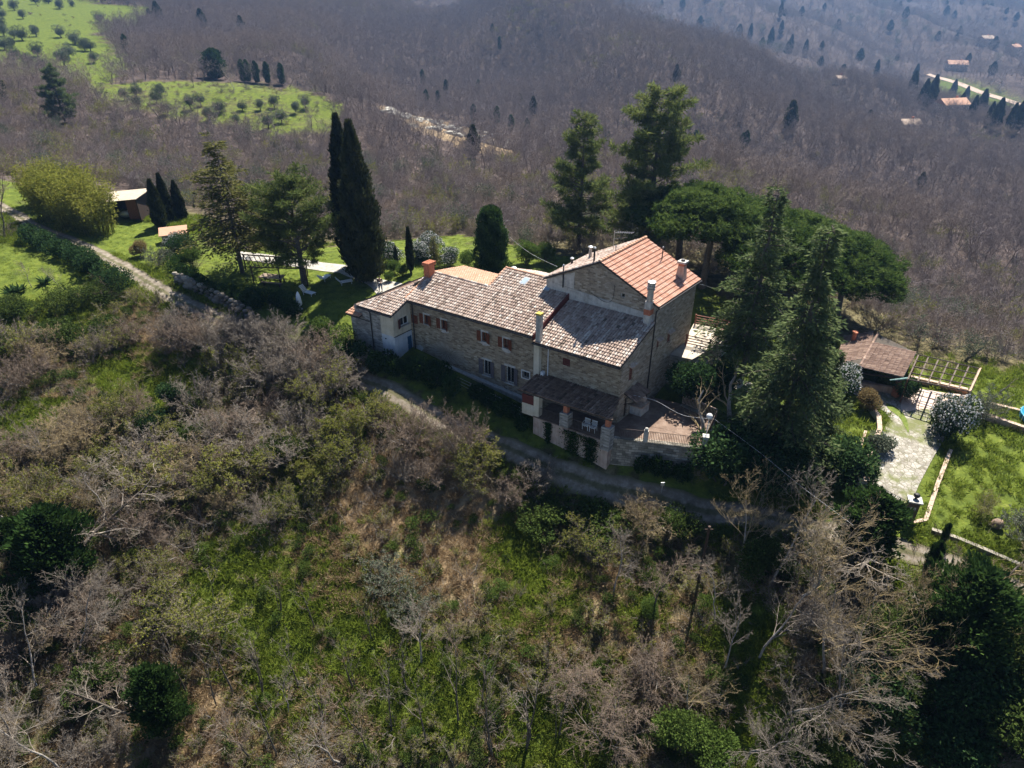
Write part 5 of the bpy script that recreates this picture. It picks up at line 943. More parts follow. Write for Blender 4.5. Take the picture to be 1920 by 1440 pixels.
def leaves(Pn, D, L, W, rg, tint=None):
    Pn = np.asarray(Pn, float); m = len(Pn); D = D / (np.linalg.norm(D, axis=1)[:, None] + 1e-9); s = np.cross(D, rg.normal(size=(m, 3))); s /= np.linalg.norm(s, axis=1)[:, None] + 1e-9
    L = (L * rg.uniform(.65, 1.35, m))[:, None]; W = (W * rg.uniform(.65, 1.35, m))[:, None]
    V = np.stack([Pn, Pn + D * L * .5 + s * W * .5, Pn + D * L, Pn + D * L * .5 - s * W * .5], 1).reshape(-1, 3); F = np.arange(4 * m).reshape(m, 4)
    t = np.clip(rg.normal(.5, .2, m), 0, 1) if tint is None else np.clip(tint + rg.normal(0, .12, m), 0, 1); return V, F, np.repeat(t, 4)
def join(parts):
    V, F, T, o = [], [], [], 0
    for v, f, t in parts: V.append(v); F.append(f + o); T.append(t); o += len(v)
    return np.concatenate(V), np.concatenate(F), np.concatenate(T)
def leafmesh(name, parts, mat):
    V, F, T = join(parts); return npmesh(name, V, [F], mat, tint=T)
def dirs(rg, m, up=.3): d = rg.normal(size=(m, 3)); d[:, 2] += up; return d / np.linalg.norm(d, axis=1)[:, None]
PROTO = {}
def reg(kind, H, *variants): PROTO[kind] = (H, variants)
def v_bare(seed, H=8, tw='twig', rk=.013, bark='bark_pale', **kw):
    a = dict(nb=(9, 7, 6, 4), ang=(48, 42, 45, 40), ratio=(.5, .52, .5, .5), start=.3, wig=.14, up=.09, thin=.009); a.update(kw); sk = grow(seed, H, H * rk, **a)
    return [('trunk', branchmesh('trunk', sk, 0, 0, M[bark], 6, seed)), ('branches', branchmesh('branches', sk, 1, 4, M[tw], 3, seed))]
reg('bare', 8, v_bare(1), v_bare(2), v_bare(3, tw='twig_red', bark='bark'), v_bare(4, wig=.2))
reg('fan', 8, v_bare(11, tw='twig_lich', nb=(10, 8, 6, 4), ang=(66, 45, 40, 38), ratio=(.72, .5, .5, .5), start=.22, up=.13, wig=.17), v_bare(12, tw='twig', nb=(10, 8, 6, 4), ang=(70, 45, 40, 38), ratio=(.75, .5, .5, .5), start=.2, up=.12, wig=.18), v_bare(13, tw='twig_lich', nb=(9, 8, 6, 4), ang=(62, 48, 42, 38), ratio=(.7, .52, .5, .5), start=.25, up=.15, wig=.2))
reg('sapling', 7, v_bare(21, 7, rk=.0105, bark='bark', nb=(7, 4, 3), ang=(35, 38, 40), ratio=(.42, .45, .5), start=.4, wig=.05, up=.12, thin=.008), v_bare(22, 7, rk=.0095, bark='bark', stems=3, splay=.2, nb=(5, 4, 3), ang=(32, 38, 40), ratio=(.4, .45, .5), start=.4, wig=.05, up=.1, thin=.008))
def v_twigshrub(seed, tw='twig', H=2.6, splay=.75, **kw):
    a = dict(nb=(8, 6, 4), ang=(42, 45, 45), ratio=(.5, .5, .5), start=.2, wig=.2, up=.03, stems=20, splay=splay, thin=.009); a.update(kw); sk = grow(seed, H, .03, **a)
    return [('stems', branchmesh('stems', sk, 0, 0, M['bark_pale'], 4, seed)), ('twigs', branchmesh('twigs', sk, 1, 4, M[tw], 3, seed))]
reg('twigshrub', 2.6, v_twigshrub(31), v_twigshrub(32, 'twig_red'), v_twigshrub(33, 'twig', splay=.95), v_twigshrub(34, 'twig_lich'))
reg('tangle', 3.4, v_twigshrub(36, 'twig_red', 3.4, .5, bend=.16, nb=(9, 7, 4), ratio=(.6, .5, .5), stems=12))
def v_budshrub(seed, mat, n=5200, H=2.8, lw=.11, twl='twig', stems=14, dens=1.0):
    sk = grow(seed, H, .03, nb=(8, 5, 3), ang=(42, 45, 45), ratio=(.48, .5, .5), start=.2, wig=.18, up=.05, stems=stems, splay=.75, thin=.006); rg = np.random.default_rng(seed); s = [q for q in sk if q[4] >= 2]; pick = rg.integers(0, len(s), n)
    A = np.array([s[i][0] for i in pick]); B = np.array([s[i][1] for i in pick]); f = rg.random((n, 1)); Pn = A + (B - A) * f + rg.normal(0, .03, (n, 3))
    return [('stems', branchmesh('stems', sk, 0, 3, M[twl], 3, seed)), ('foliage', leafmesh('foliage', [leaves(Pn, dirs(rg, n), lw, lw * .6, rg)], M[mat]))]
reg('budshrub', 2.8, v_budshrub(41, 'lf_bud'), v_budshrub(42, 'lf_bud', 3600), v_budshrub(43, 'lf_bud', 2400))
reg('greyshrub', 2.8, v_budshrub(44, 'lf_olive', 4200), v_budshrub(45, 'lf_rosy', 3600))
def shell(rg, m, c, r, inner=.55):
    d = rg.normal(size=(m, 3)); d /= np.linalg.norm(d, axis=1)[:, None]; k = rg.uniform(inner, 1, m) ** .6; return c + d * np.asarray(r) * k[:, None], d
def v_bush(seed, mat, H=2.2, W=1.25, n=5000, lw=.13, lobes=9, flower=None, fl=.0, stem='bark', up=.35):
    rg = np.random.default_rng(seed); parts = []; fp = []
    for k in range(lobes):
        a = rg.uniform(0, 6.28); q = rg.uniform(0, .62) * W; z = H * rg.uniform(.28, .72); r = np.array([1, 1, .85]) * H * rg.uniform(.24, .36); Pn, d = shell(rg, n // lobes, np.array([math.cos(a) * q, math.sin(a) * q, z]), r); Pn[:, 2] = np.maximum(Pn[:, 2], .03)
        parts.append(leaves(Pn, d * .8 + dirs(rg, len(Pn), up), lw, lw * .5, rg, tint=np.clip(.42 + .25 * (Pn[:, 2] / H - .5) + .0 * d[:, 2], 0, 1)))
        if flower:
            m = int(n * fl / lobes); P2, d2 = shell(rg, m, np.array([math.cos(a) * q, math.sin(a) * q, z]), r * 1.04, .93); kp = d2[:, 2] > -.1; fp.append(leaves(P2[kp], dirs(rg, kp.sum(), .5), lw * .9, lw * .8, rg))
    sk = grow(seed, H * .75, H * .02, nb=(5, 4), ang=(40, 40), ratio=(.55, .5), start=.2, stems=6, splay=.6); out = [('stems', branchmesh('stems', sk, 0, 2, M[stem], 3, seed)), ('foliage', leafmesh('foliage', parts, M[mat]))]
    if flower: out.append(('blossom', leafmesh('blossom', fp, M[flower])))
    return out
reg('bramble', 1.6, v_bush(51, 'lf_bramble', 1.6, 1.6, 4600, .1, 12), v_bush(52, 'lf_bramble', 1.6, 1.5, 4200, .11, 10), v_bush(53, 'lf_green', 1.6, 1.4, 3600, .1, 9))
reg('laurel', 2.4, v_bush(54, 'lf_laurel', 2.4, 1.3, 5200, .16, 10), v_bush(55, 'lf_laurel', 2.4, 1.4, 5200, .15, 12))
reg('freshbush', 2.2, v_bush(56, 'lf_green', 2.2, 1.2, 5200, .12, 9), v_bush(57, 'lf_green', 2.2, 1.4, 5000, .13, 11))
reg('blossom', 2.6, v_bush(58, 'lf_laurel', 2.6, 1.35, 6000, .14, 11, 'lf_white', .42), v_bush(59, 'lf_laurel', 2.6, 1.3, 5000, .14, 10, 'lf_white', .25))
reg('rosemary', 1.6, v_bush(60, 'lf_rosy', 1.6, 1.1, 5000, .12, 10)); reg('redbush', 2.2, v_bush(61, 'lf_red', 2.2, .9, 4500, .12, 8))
def v_olive(seed, n=5200):
    rg = np.random.default_rng(seed); sk = grow(seed, 2.6, .2, nb=(6, 5), ang=(45, 45), ratio=(.6, .55), start=.4, wig=.2, up=.05); parts = []
    for k in range(12):
        a = rg.uniform(0, 6.28); q = rg.uniform(.2, 1.35); c = np.array([math.cos(a) * q, math.sin(a) * q, rg.uniform(1.0, 2.9)]); Pn, d = shell(rg, n // 12, c, np.array([1, 1, .95]) * rg.uniform(.75, 1.1), .4); parts.append(leaves(Pn, dirs(rg, len(Pn), .3), .2, .07, rg))
    return [('trunk', branchmesh('trunk', sk, 0, 2, M['bark'], 5, seed)), ('crown', leafmesh('crown', parts, M['lf_olive']))]
reg('olive', 4, v_olive(65), v_olive(66))
def v_cypress(seed, H=10, W=1.0, n=9000, mat='lf_cypress', prof=None, lw=.34, lum=1.0, cor=.74):
    rg = np.random.default_rng(seed); prof = prof or (lambda t: np.interp(t, [0, .06, .2, .5, .8, 1], [.35, .7, 1, .92, .5, .04])); t = rg.random(n) ** .85; a = rg.uniform(0, 6.28, n); lump_ = 1 + lum * (.13 * np.sin(a * 3 + t * 17 * H / 10) + .1 * np.sin(a * 5 - t * 31 * H / 10) + .08 * rg.normal(size=n))
    r = W * prof(t) * lump_ * rg.uniform(.8, 1.02, n); Pn = np.stack([r * np.cos(a), r * np.sin(a), .25 + t * (H - .4)], 1); D = np.stack([np.cos(a) * .45, np.sin(a) * .45, np.full(n, 1.0)], 1) + rg.normal(0, .22, (n, 3))
    tt = np.linspace(0, .96, 14); core = MB(); core.lathe((0, 0, .3), [(max(.03, W * cor * float(prof(x))), x * (H - .5)) for x in tt], 9, t=.3)
    sk = [(np.array([0, 0, -.2]), np.array([0, 0, H * .5]), .16, .1, 0)]
    cm = leafmesh('crown', [leaves(Pn, D, lw, lw * .38, rg, tint=np.clip(.45 + .25 * np.sin(a * 4 + t * 23), 0, 1)), (np.array(core.v), np.array([f for f in core.f if len(f) == 4]), np.array(core.t))], M[mat])
    return [('trunk', branchmesh('trunk', sk, 0, 0, M['bark'], 7, seed)), ('crown', cm)]
reg('cypress', 10, v_cypress(71), v_cypress(72, W=.85)); reg('bigcypress', 17, v_cypress(73, 17, 2.05, 17000, prof=lambda t: np.interp(t, [0, .05, .22, .5, .8, 1], [.55, .85, 1, .82, .42, .04]), lw=.42), v_cypress(74, 17, 1.5, 13000, lw=.4))
reg('ivycolumn', 8, v_cypress(75, 8, 1.75, 12000, 'lf_ivy', lambda t: np.interp(t, [0, .1, .6, .9, .97, 1], [.95, 1.05, .85, .6, .4, .1]), .26)); reg('slimcypress', 6, v_cypress(76, 6, .42, 4500, lw=.26))
def v_ivytree(seed, H=6, W=.9, tw='twig'):
    o = v_cypress(seed, H * .8, W, 9000, 'lf_ivy', lambda t: np.interp(t, [0, .1, .5, .85, 1], [.5, .75, 1, .75, .15]), .24, 2.6, .4); sk = grow(seed, H, .11, nb=(12, 6, 5, 3), ang=(60, 48, 45, 45), ratio=(.42, .5, .5, .5), start=.3, wig=.22, up=.06)
    return [('trunk', branchmesh('trunk', sk, 0, 0, M['bark'], 6, seed)), ('ivy', o[1][1]), ('branches', branchmesh('branches', sk, 1, 4, M[tw], 3, seed))]
reg('ivytree', 6, v_ivytree(77), v_ivytree(78, W=1.2, tw='twig_lich'))
def conifer(seed, H, prof, mat, nwh, per, droop, lw, dens, trunk_r, tuft=False, start=.12, bark='bark', gap=.0, rise=0.0):
    """whorls of boughs on a straight trunk; needles as sprays along the boughs or as tufts at the twig ends"""
    rg = np.random.default_rng(seed); sk = [(np.array([0, 0, -.3]), np.array([0, 0, H * .5]), trunk_r, trunk_r * .6, 0), (np.array([0, 0, H * .5]), np.array([0, 0, H * .97]), trunk_r * .6, .03, 0)]; pp, dd = [], []
    for w in range(nwh):
        t = start + (1 - start) * (w + .5) / nwh; z = H * t; L = prof((t - start) / (1 - start)) * H
        for k in range(per):
            if rg.random() < gap: continue
            a = rg.uniform(0, 6.28); l = L * rg.uniform(.5, 1.25); zz = z + rg.normal(0, .5 * H / nwh); p = np.array([0, 0, zz]); d = np.array([math.cos(a), math.sin(a), droop[0] + rise * t + rg.normal(0, .12)]); n = 5; r = .028 + l * .012
            for i in range(n):
                d2 = d + np.array([0, 0, droop[1] * i / n]) + rg.normal(0, .1, 3); d2 /= np.linalg.norm(d2); q = p + d2 * l / n; sk.append((p, q, r * (1 - i / n) + .008, r * (1 - (i + 1) / n) + .006, 1))
                f0 = .25 if not tuft else .45
                if (i + 1) / n > f0:
                    m = int(dens * l / n * (1.2 - .5 * i / n)) + 1; sd = np.cross(d2, [0, 0, 1.]); sd /= np.linalg.norm(sd) + 1e-9; wv = l * .34 * (1.15 - .75 * (i + 1) / n)
                    off = rg.uniform(-1, 1, m); P2 = p + (q - p) * rg.random((m, 1)) + sd * (off * wv)[:, None] + np.array([0, 0, 1.]) * rg.normal(.02, .1, (m, 1)); pp.append(P2); dd.append(np.tile(d2, (m, 1)) * .7 + sd * np.sign(off)[:, None] * .6)
                p = q
    Pn = np.concatenate(pp); D = np.concatenate(dd)
    if tuft:
        Pn = np.repeat(Pn, 9, 0) + rg.normal(0, .03, (len(Pn) * 9, 3)); D = np.repeat(D, 9, 0) * .5 + dirs(rg, len(Pn), .25); parts = [leaves(Pn, D, lw, lw * .15, rg, tint=np.repeat(np.clip(rg.normal(.5, .2, len(Pn) // 9), 0, 1), 9))]
    else: parts = [leaves(Pn, D + rg.normal(0, .25, D.shape), lw, lw * .34, rg)]
    return [('trunk', branchmesh('trunk', [s for s in sk if s[4] == 0], 0, 0, M[bark], 9, seed)), ('boughs', branchmesh('boughs', sk, 1, 1, M[bark], 4, seed)), ('crown', leafmesh('crown', parts, M[mat]))]
cone = lambda w, top=.05: (lambda t: w * (1 - t) ** .8 + top * .1 + w * .12 * math.sin(t * 21))
reg('fir', 18, conifer(81, 18, cone(.26), 'lf_fir', 38, 7, (-.12, -.25), .4, 44, .3, start=.06, gap=.1), conifer(82, 18, cone(.25), 'lf_fir', 36, 6, (-.1, -.2), .4, 38, .26, start=.18, gap=.15))
reg('cedar', 14, conifer(83, 14, cone(.36), 'lf_cedar', 28, 6, (.0, -.3), .36, 36, .22, start=.17, gap=.15)); reg('youngfir', 4, conifer(84, 4, cone(.3), 'lf_cedar', 14, 6, (.1, -.2), .22, 50, .06, start=.05))
reg('pine', 15, conifer(85, 15, lambda t: float(np.interp(t, [0, .25, .6, .85, 1], [.32, .3, .22, .2, .06])), 'lf_pine', 16, 7, (.05, .25), .55, 17, .36, True, .14, rise=.35), conifer(86, 15, lambda t: float(np.interp(t, [0, .3, .55, .62, .8, 1], [.24, .26, .2, .11, .17, .05])), 'lf_pine', 16, 6, (.0, .25), .55, 17, .3, True, .12, rise=.4))
reg('roundpine', 11, conifer(87, 11, lambda t: float(np.interp(t, [0, .3, .7, 1], [.36, .42, .36, .14])), 'lf_pine', 14, 7, (.2, .2), .46, 17, .3, True, .2, rise=.5)); reg('darkpine', 12, conifer(88, 12, lambda t: float(np.interp(t, [0, .3, .7, 1], [.3, .3, .2, .05])), 'lf_fir', 16, 7, (.05, .1), .5, 16, .28, True, .1, rise=.2))
def v_stonepine(seed, H=12, W=6.5, n=5200):
    rg = np.random.default_rng(seed); sk = []; z0 = H * .5; base = np.array([0, 0, -.3]); fork = np.array([.2, .1, z0]); sk.append((base, fork, .42, .3, 0)); Pn, D = [], []
    lob = [(rg.uniform(0, 6.28), W * math.sqrt(rg.random()) * .88) for _ in range(64)]
    for a, q in lob:
        c = np.array([math.cos(a) * q, math.sin(a) * q, H * (.58 + .38 * (1 - (q / W) ** 2)) - .8 * rg.random() * (1 - q / W) + rg.normal(0, .3)]); m1 = fork + (c - fork) * .55 + rg.normal(0, .3, 3) - [0, 0, .3]; sk += [(fork, m1, .13, .08, 1), (m1, c, .08, .03, 1)]
        P2, d = shell(rg, n // 64, c, np.array([1.15, 1.15, .9]) * rg.uniform(.7, 1.25), .55); Pn.append(P2); D.append(d)
    Pn = np.concatenate(Pn); D = np.concatenate(D); k = 9; P9 = np.repeat(Pn, k, 0) + rg.normal(0, .03, (len(Pn) * k, 3)); D9 = np.repeat(D, k, 0) * .6 + dirs(rg, len(P9), .5)
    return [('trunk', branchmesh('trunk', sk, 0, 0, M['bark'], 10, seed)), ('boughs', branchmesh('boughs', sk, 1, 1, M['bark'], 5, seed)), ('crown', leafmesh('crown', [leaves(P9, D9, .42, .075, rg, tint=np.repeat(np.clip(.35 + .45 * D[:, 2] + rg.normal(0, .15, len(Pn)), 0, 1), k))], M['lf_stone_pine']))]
reg('stonepine', 12, v_stonepine(91), v_stonepine(92))
def v_bamboo(seed, n=9000, H=6):
    rg = np.random.default_rng(seed); m = 70; a = rg.uniform(0, 6.28, m); q = np.sqrt(rg.random(m)) * 1.5; b0 = np.stack([q * np.cos(a), q * np.sin(a), np.zeros(m)], 1); h = rg.uniform(.65, 1, m) * H; tip = b0 + np.stack([np.cos(a) * rg.uniform(.1, 1.1, m), np.sin(a) * rg.uniform(.1, 1.1, m), h], 1); mid_ = (b0 + tip) / 2 + np.array([0, 0, .35]) - (tip - b0) * np.array([.18, .18, 0])
    sk = [(b0[i], mid_[i], .03, .025, 0) for i in range(m)] + [(mid_[i], tip[i], .025, .006, 0) for i in range(m)]; i = rg.integers(0, m, n); f = rg.random((n, 1)) ** .6; Pn = np.where(f < .5, b0[i] + (mid_[i] - b0[i]) * f * 2, mid_[i] + (tip[i] - mid_[i]) * (f - .5) * 2) + rg.normal(0, .28, (n, 3)); Pn[:, 2] = np.maximum(Pn[:, 2], .3)
    D = dirs(rg, n, -.35); return [('canes', branchmesh('canes', sk, 0, 0, M['lf_bud'], 4, seed)), ('foliage', leafmesh('foliage', [leaves(Pn, D, .3, .075, rg)], M['lf_bamboo']))]
reg('bamboo', 6, v_bamboo(95), v_bamboo(96))
def v_agave(seed):
    rg = np.random.default_rng(seed); m = 40; a = rg.uniform(0, 6.28, m); D = np.stack([np.cos(a), np.sin(a), rg.uniform(.3, 1.4, m)], 1); return [('leaves', leafmesh('leaves', [leaves(np.zeros((m, 3)) + [0, 0, .05], D, .75, .16, rg)], M['lf_laurel']))]
reg('leafclump', .6, v_agave(97))
_cnt = {}
def veg(kind, pos, h, name, label, cat, group=None, rz=None, var=None, wide=1.0, lean=None):
    H, vs_ = PROTO[kind]; i = _cnt.get(kind, 0); _cnt[kind] = i + 1; v = vs_[i % len(vs_) if var is None else var]; s = h / H; p = np.array(pos, float)
    t = thing(name, label, cat, p, rz if rz is not None else (i * 2.399) % 6.283, group, (s * wide, s * wide, s))
    if lean: t.rotation_euler = (lean[0], lean[1], t.rotation_euler[2])
    for nm, me in v:
        if me: obj(nm, me, t)
    return t
ORD = 'first second third fourth fifth sixth seventh eighth ninth tenth eleventh twelfth thirteenth fourteenth fifteenth sixteenth seventeenth eighteenth nineteenth twentieth twenty-first twenty-second twenty-third twenty-fourth twenty-fifth twenty-sixth twenty-seventh twenty-eighth'.split()
def row(pts): return [(q, ORD[i]) for i, q in enumerate(sorted(pts))]
def GP(px, py, **k): return G(px, py, **k)
# ---------------------------------------------------------------- the garden trees, one by one
def at(px, py, z): p = P(px, py, z); p[2] = G1(p[0], p[1]); return p
veg('bigcypress', at(688, 528, 0), 16.9, 'tall_cypress', 'broad tall dark cypress standing by the lawn and gravel path', 'cypress', var=0); veg('bigcypress', at(664, 503, 0), 16.8, 'tall_cypress', 'narrower tall cypress directly behind the broad one', 'cypress', var=1)
veg('cedar', at(455, 512, .2), 14.6, 'sparse_conifer', 'tall thin conifer with yellowish sparse boughs left of the lawn', 'conifer', rz=.5, wide=1.2); veg('roundpine', at(571, 534, 0), 11.0, 'broad_pine', 'broad round-headed pine shading the lawn', 'pine', rz=1.1, wide=1.15)
veg('ivycolumn', at(922, 522, 0), 8.2, 'ivy_column', 'rounded dark column of ivy behind the farmhouse roof', 'tree'); veg('slimcypress', at(771, 512, 0), 5.4, 'slim_cypress', 'small pencil cypress between the path and the blossoming shrubs', 'cypress'); veg('slimcypress', at(744, 500, 0), 2.6, 'slim_cypress', 'tiny young cypress left of the pencil cypress', 'cypress'); veg('youngfir', at(815, 502, 0), 3.6, 'young_fir', 'young yellow-green fir among the blossoming shrubs', 'fir')
for (x, y, h, l) in ((303, 426, 6.4, 'nearest of the three dark cypresses by the shed'), (318, 412, 6.6, 'middle of the three dark cypresses by the shed'), (340, 405, 5.6, 'farthest of the three dark cypresses by the shed')): veg('cypress', at(x, y, 1.0), h, 'garden_cypress', l, 'cypress', 'three cypresses by the shed', wide=1.25)
veg('pine', at(1085, 462, -.4), 15.5, 'garden_pine', 'slimmer pine with a notched crown behind the tower roof', 'pine', var=1, rz=.4); veg('pine', at(1212, 470, -.5), 18.5, 'garden_pine', 'big broad pine rising behind the red tower roof', 'pine', var=0, rz=2.0)
def crown_at(px, py, Y): q = PY(px, py, Y); g = G1(q[0], q[1]); return np.array([q[0], q[1], g]), q[2] - g
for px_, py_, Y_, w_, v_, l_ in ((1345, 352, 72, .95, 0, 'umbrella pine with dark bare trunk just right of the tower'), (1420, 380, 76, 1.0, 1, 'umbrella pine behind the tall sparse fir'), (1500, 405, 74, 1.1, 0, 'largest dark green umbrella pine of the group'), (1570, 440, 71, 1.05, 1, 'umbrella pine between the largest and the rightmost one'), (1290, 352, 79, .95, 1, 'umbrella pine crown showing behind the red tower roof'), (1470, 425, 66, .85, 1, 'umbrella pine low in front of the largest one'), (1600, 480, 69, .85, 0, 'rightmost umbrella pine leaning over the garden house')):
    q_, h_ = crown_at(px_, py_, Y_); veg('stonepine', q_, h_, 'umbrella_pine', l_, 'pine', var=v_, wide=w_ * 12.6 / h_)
veg('fir', at(1390, 708, -2.4), 17.4, 'tall_fir', 'tall sparse fir nearest the upper terrace steps', 'fir', var=1); veg('fir', at(1452, 862, -4.8), 20.2, 'tall_fir', 'tallest dark fir standing beside the mown strip', 'fir', var=0, wide=.95); veg('fir', at(1530, 825, -4.3), 8.5, 'tall_fir', 'shorter dense fir at the edge of the mown strip', 'fir', var=0, wide=1.0, rz=1)
def v_pruned(seed):
    sk = grow(seed, 6.5, .26, nb=(6, 4, 4, 3), ang=(50, 45, 50, 45), ratio=(.62, .45, .4, .4), start=.3, wig=.24, up=.16); return [('trunk', branchmesh('trunk', sk, 0, 0, M['bark_pale'], 8, seed)), ('branches', branchmesh('branches', sk, 1, 4, M['twig_lich'], 4, seed))]
reg('pruned', 8, v_pruned(101), v_pruned(104)); veg('pruned', at(1318, 878, -5.2), 8.6, 'pruned_tree', 'pale leafless tree with forked limbs at the terrace corner', 'bare tree', var=0, rz=.8); veg('pruned', at(1375, 800, -3.2), 8.0, 'pruned_tree', 'leafless tree with twisting limbs in front of the bright grass', 'bare tree', var=1, rz=2)
veg('laurel', at(1300, 760, -2.9), 4.6, 'dark_evergreen', 'dark evergreen mass between the tower and the terrace railing', 'shrub', var=0); veg('laurel', at(1345, 742, -2.7), 3.4, 'dark_evergreen', 'grey-green rounded evergreen right of the tower foot', 'shrub', var=1); veg('laurel', at(1390, 880, -5.3), 5.0, 'dark_evergreen', 'dark evergreen below the pruned tree beside the track', 'shrub', var=1, wide=1.2); veg('laurel', at(1462, 890, -5.5), 4.2, 'dark_evergreen', 'dark evergreen at the foot of the tallest fir', 'shrub', var=0, wide=1.2); veg('laurel', at(1520, 870, -5), 3.4, 'dark_evergreen', 'evergreen skirting the mown strip', 'shrub', var=1); veg('laurel', at(1352, 905, -5.5), 4.6, 'dark_evergreen', 'dark evergreen at the track right of the terrace wall', 'shrub', var=0, wide=1.2); veg('laurel', at(1430, 912, -5.6), 5.2, 'dark_evergreen', 'dark evergreen leaning over the track below the firs', 'shrub', var=1, wide=1.2); veg('laurel', at(1580, 905, -5.2), 4.0, 'dark_evergreen', 'evergreen left of the hidden gate pillar', 'shrub', var=0, wide=1.2)
veg('blossom', at(1772, 816, -4.5), 4.4, 'blossom_tree', 'round white-blossomed evergreen tree on the bright lawn', 'tree', var=0, wide=.75); veg('laurel', at(1696, 752, -4.2), 2.5, 'yard_shrub', 'small grey-green shrub against the garden house pillar', 'shrub', var=0); veg('redbush', at(1628, 775, -4.1), 2.5, 'yard_shrub', 'upright bronze-tinged shrub at the bend of the drive', 'shrub'); veg('rosemary', at(1640, 842, -4.5), 1.7, 'yard_shrub', 'low round grey rosemary beside the drive wall', 'shrub', wide=1.35); veg('blossom', at(1762, 790, -4.4), 2.2, 'yard_shrub', 'small white-flowering shrub left of the blossom tree', 'shrub', var=1); veg('blossom', at(1572, 740, -3.5), 3.4, 'yard_shrub', 'white-flowering shrub by the dark fir and garden house', 'shrub', var=0); veg('greyshrub', at(1846, 785, -4.6), 2.8, 'yard_shrub', 'wispy green shrub behind the blossom tree', 'shrub'); veg('redbush', at(1618, 900, -4.9), 1.2, 'yard_shrub', 'dry brownish bush at the end of the planter wall', 'shrub')
veg('pruned', at(1872, 742, -4.4), 3.4, 'pollarded_tree', 'short pollarded dark trunk on the grass beyond the pergola', 'bare tree', var=0, wide=.6)
for x, y, h, l in ((735, 492, 2.8, 'white-blossomed shrub right of the tall cypress'), (790, 488, 2.6, 'blossoming shrub behind the pencil cypress'), (845, 500, 2.4, 'pale blossoming shrub left of the ivy column'), (805, 475, 3.0, 'taller white-topped shrub behind the young fir')): veg('blossom', at(x, y, 0), h, 'blossom_shrub', l, 'shrub', 'white blossoming shrubs')
for x, y, h, l in ((740, 512, 1.6, 'bright green flowering bed by the gravel path'), (755, 520, 1.5, 'green border shrub at the end of the path'), (875, 505, 2.2, 'bright green shrub left of the ivy column'), (985, 495, 3.0, 'bright green laurel right of the ivy column'), (1020, 492, 2.6, 'green shrub behind the skylight roof'), (730, 528, 1.2, 'low green plants beside the standing person')): veg('freshbush', at(x, y, 0), h, 'garden_shrub', l, 'shrub')
for x, y, h, l in ((110, 420, 6.4, 'tallest bamboo clump at the left of the grove'), (145, 432, 6.6, 'middle bamboo clump beside the track'), (185, 440, 6.2, 'rightmost bamboo clump leaning over the lawn'), (90, 395, 6.0, 'bamboo clump behind the grove near the field track'), (150, 405, 6.4, 'back bamboo clump towards the shed')): veg('bamboo', at(x, y, 1.2), h, 'bamboo_clump', l, 'bamboo', 'bamboo grove by the track', wide=1.25)
for x, y, h, k, l in ((262, 486, 2.3, 'redbush', 'round bronze shrub at the track corner casting a shadow'), (300, 500, 2.6, 'greyshrub', 'greyish shrub beside the track below the log store'), (345, 480, 3.0, 'laurel', 'dark garden shrub behind the track hedge'), (365, 500, 2.6, 'freshbush', 'fresh green shrub at the head of the hedge'), (330, 470, 2.4, 'blossom', 'white-flecked shrub beside the log store')): veg(k, at(x, y, .8), h, 'roadside_shrub', l, 'shrub')
for x, y, l in ((59, 537, 'small leafless fruit tree left on the garden plot'), (116, 537, 'small leafless fruit tree right on the garden plot')): veg('bare', at(x, y, .9), 2.8, 'fruit_tree', l, 'fruit tree', 'fruit trees on the plot', wide=1.1)
for x, y, l in ((84, 531, 'blue-green leafy clump between the fruit trees'), (37, 544, 'blue-green leafy clump at the plot edge'), (20, 548, 'leafy clump at the left end of the plot')): veg('leafclump', at(x, y, .9), .8, 'garden_clump', l, 'plant')
veg('darkpine', G(125, 235), 12.5, 'dark_pine', 'dark pine above the bare wood at upper left', 'pine'); veg('bare', at(10, 455, 1.6), 8.5, 'leaning_tree', 'dark leaning tree trunk at the left edge by the track', 'tree', var=2, lean=(.0, -.12)); veg('freshbush', at(0, 420, 2) + [0, 0, 2.5], 4.0, 'roadside_tree', 'green leafy tree cut by the left edge', 'tree')
# hedges: one trimmed row of leaves each
def hedge(label, pts, h, w, mat, lw=.13, dens=900, name='hedge', wob=.35, base=None):
    path = bez(pts, len(pts) * 6); p = np.array(path); p[:, 2] = gz(p[:, 0], p[:, 1]) if base is None else base; o = p[0].copy(); t = thing(name, label, 'hedge', o); rg = np.random.default_rng(abs(hash(label)) % 9999 if False else len(label) * 7 + len(pts)); L = np.r_[0, np.cumsum(np.linalg.norm(np.diff(p, axis=0), axis=1))]; n = int(L[-1] * dens); s = rg.random(n) * L[-1]
    parts = []; m = max(3, int(L[-1] / (w * .3)))
    for i in range(m):
        f = L[-1] * (i + rg.random()) / m; c = np.array([np.interp(f, L, p[:, k]) for k in range(3)]); c[:2] += rg.normal(0, w * .17, 2); r = np.array([w * .42, w * .42, h * .5]) * rg.uniform(.65, 1.25); c[2] += h * rg.uniform(.3, .62)
        q, d = shell(rg, max(40, int(dens * L[-1] / m)), c, r, .45); k = q[:, 2] > np.interp(f, L, p[:, 2]) - .3; q, d = q[k], d[k]; parts.append(leaves(q - o, d * .7 + dirs(rg, len(q), .2), lw * 1.25, lw * .75, rg, tint=np.full(len(q), rg.uniform(.3, .65))))
    obj('foliage', leafmesh('foliage', parts, M[mat]), t); sk = [(p[i] - o, p[i] - o + np.array([rg.normal(0, .2), rg.normal(0, .2), h * .7]), .03, .01, 0) for i in range(0, len(p), 2)]; obj('stems', branchmesh('stems', sk, 0, 0, M['bark'], 4), t)
    return t
hedge('dark laurel hedge between the track and the garden plot', [G(60, 448), G(110, 475), G(160, 505), G(205, 535), G(222, 552)], 2.3, 3.0, 'lf_laurel', .17)
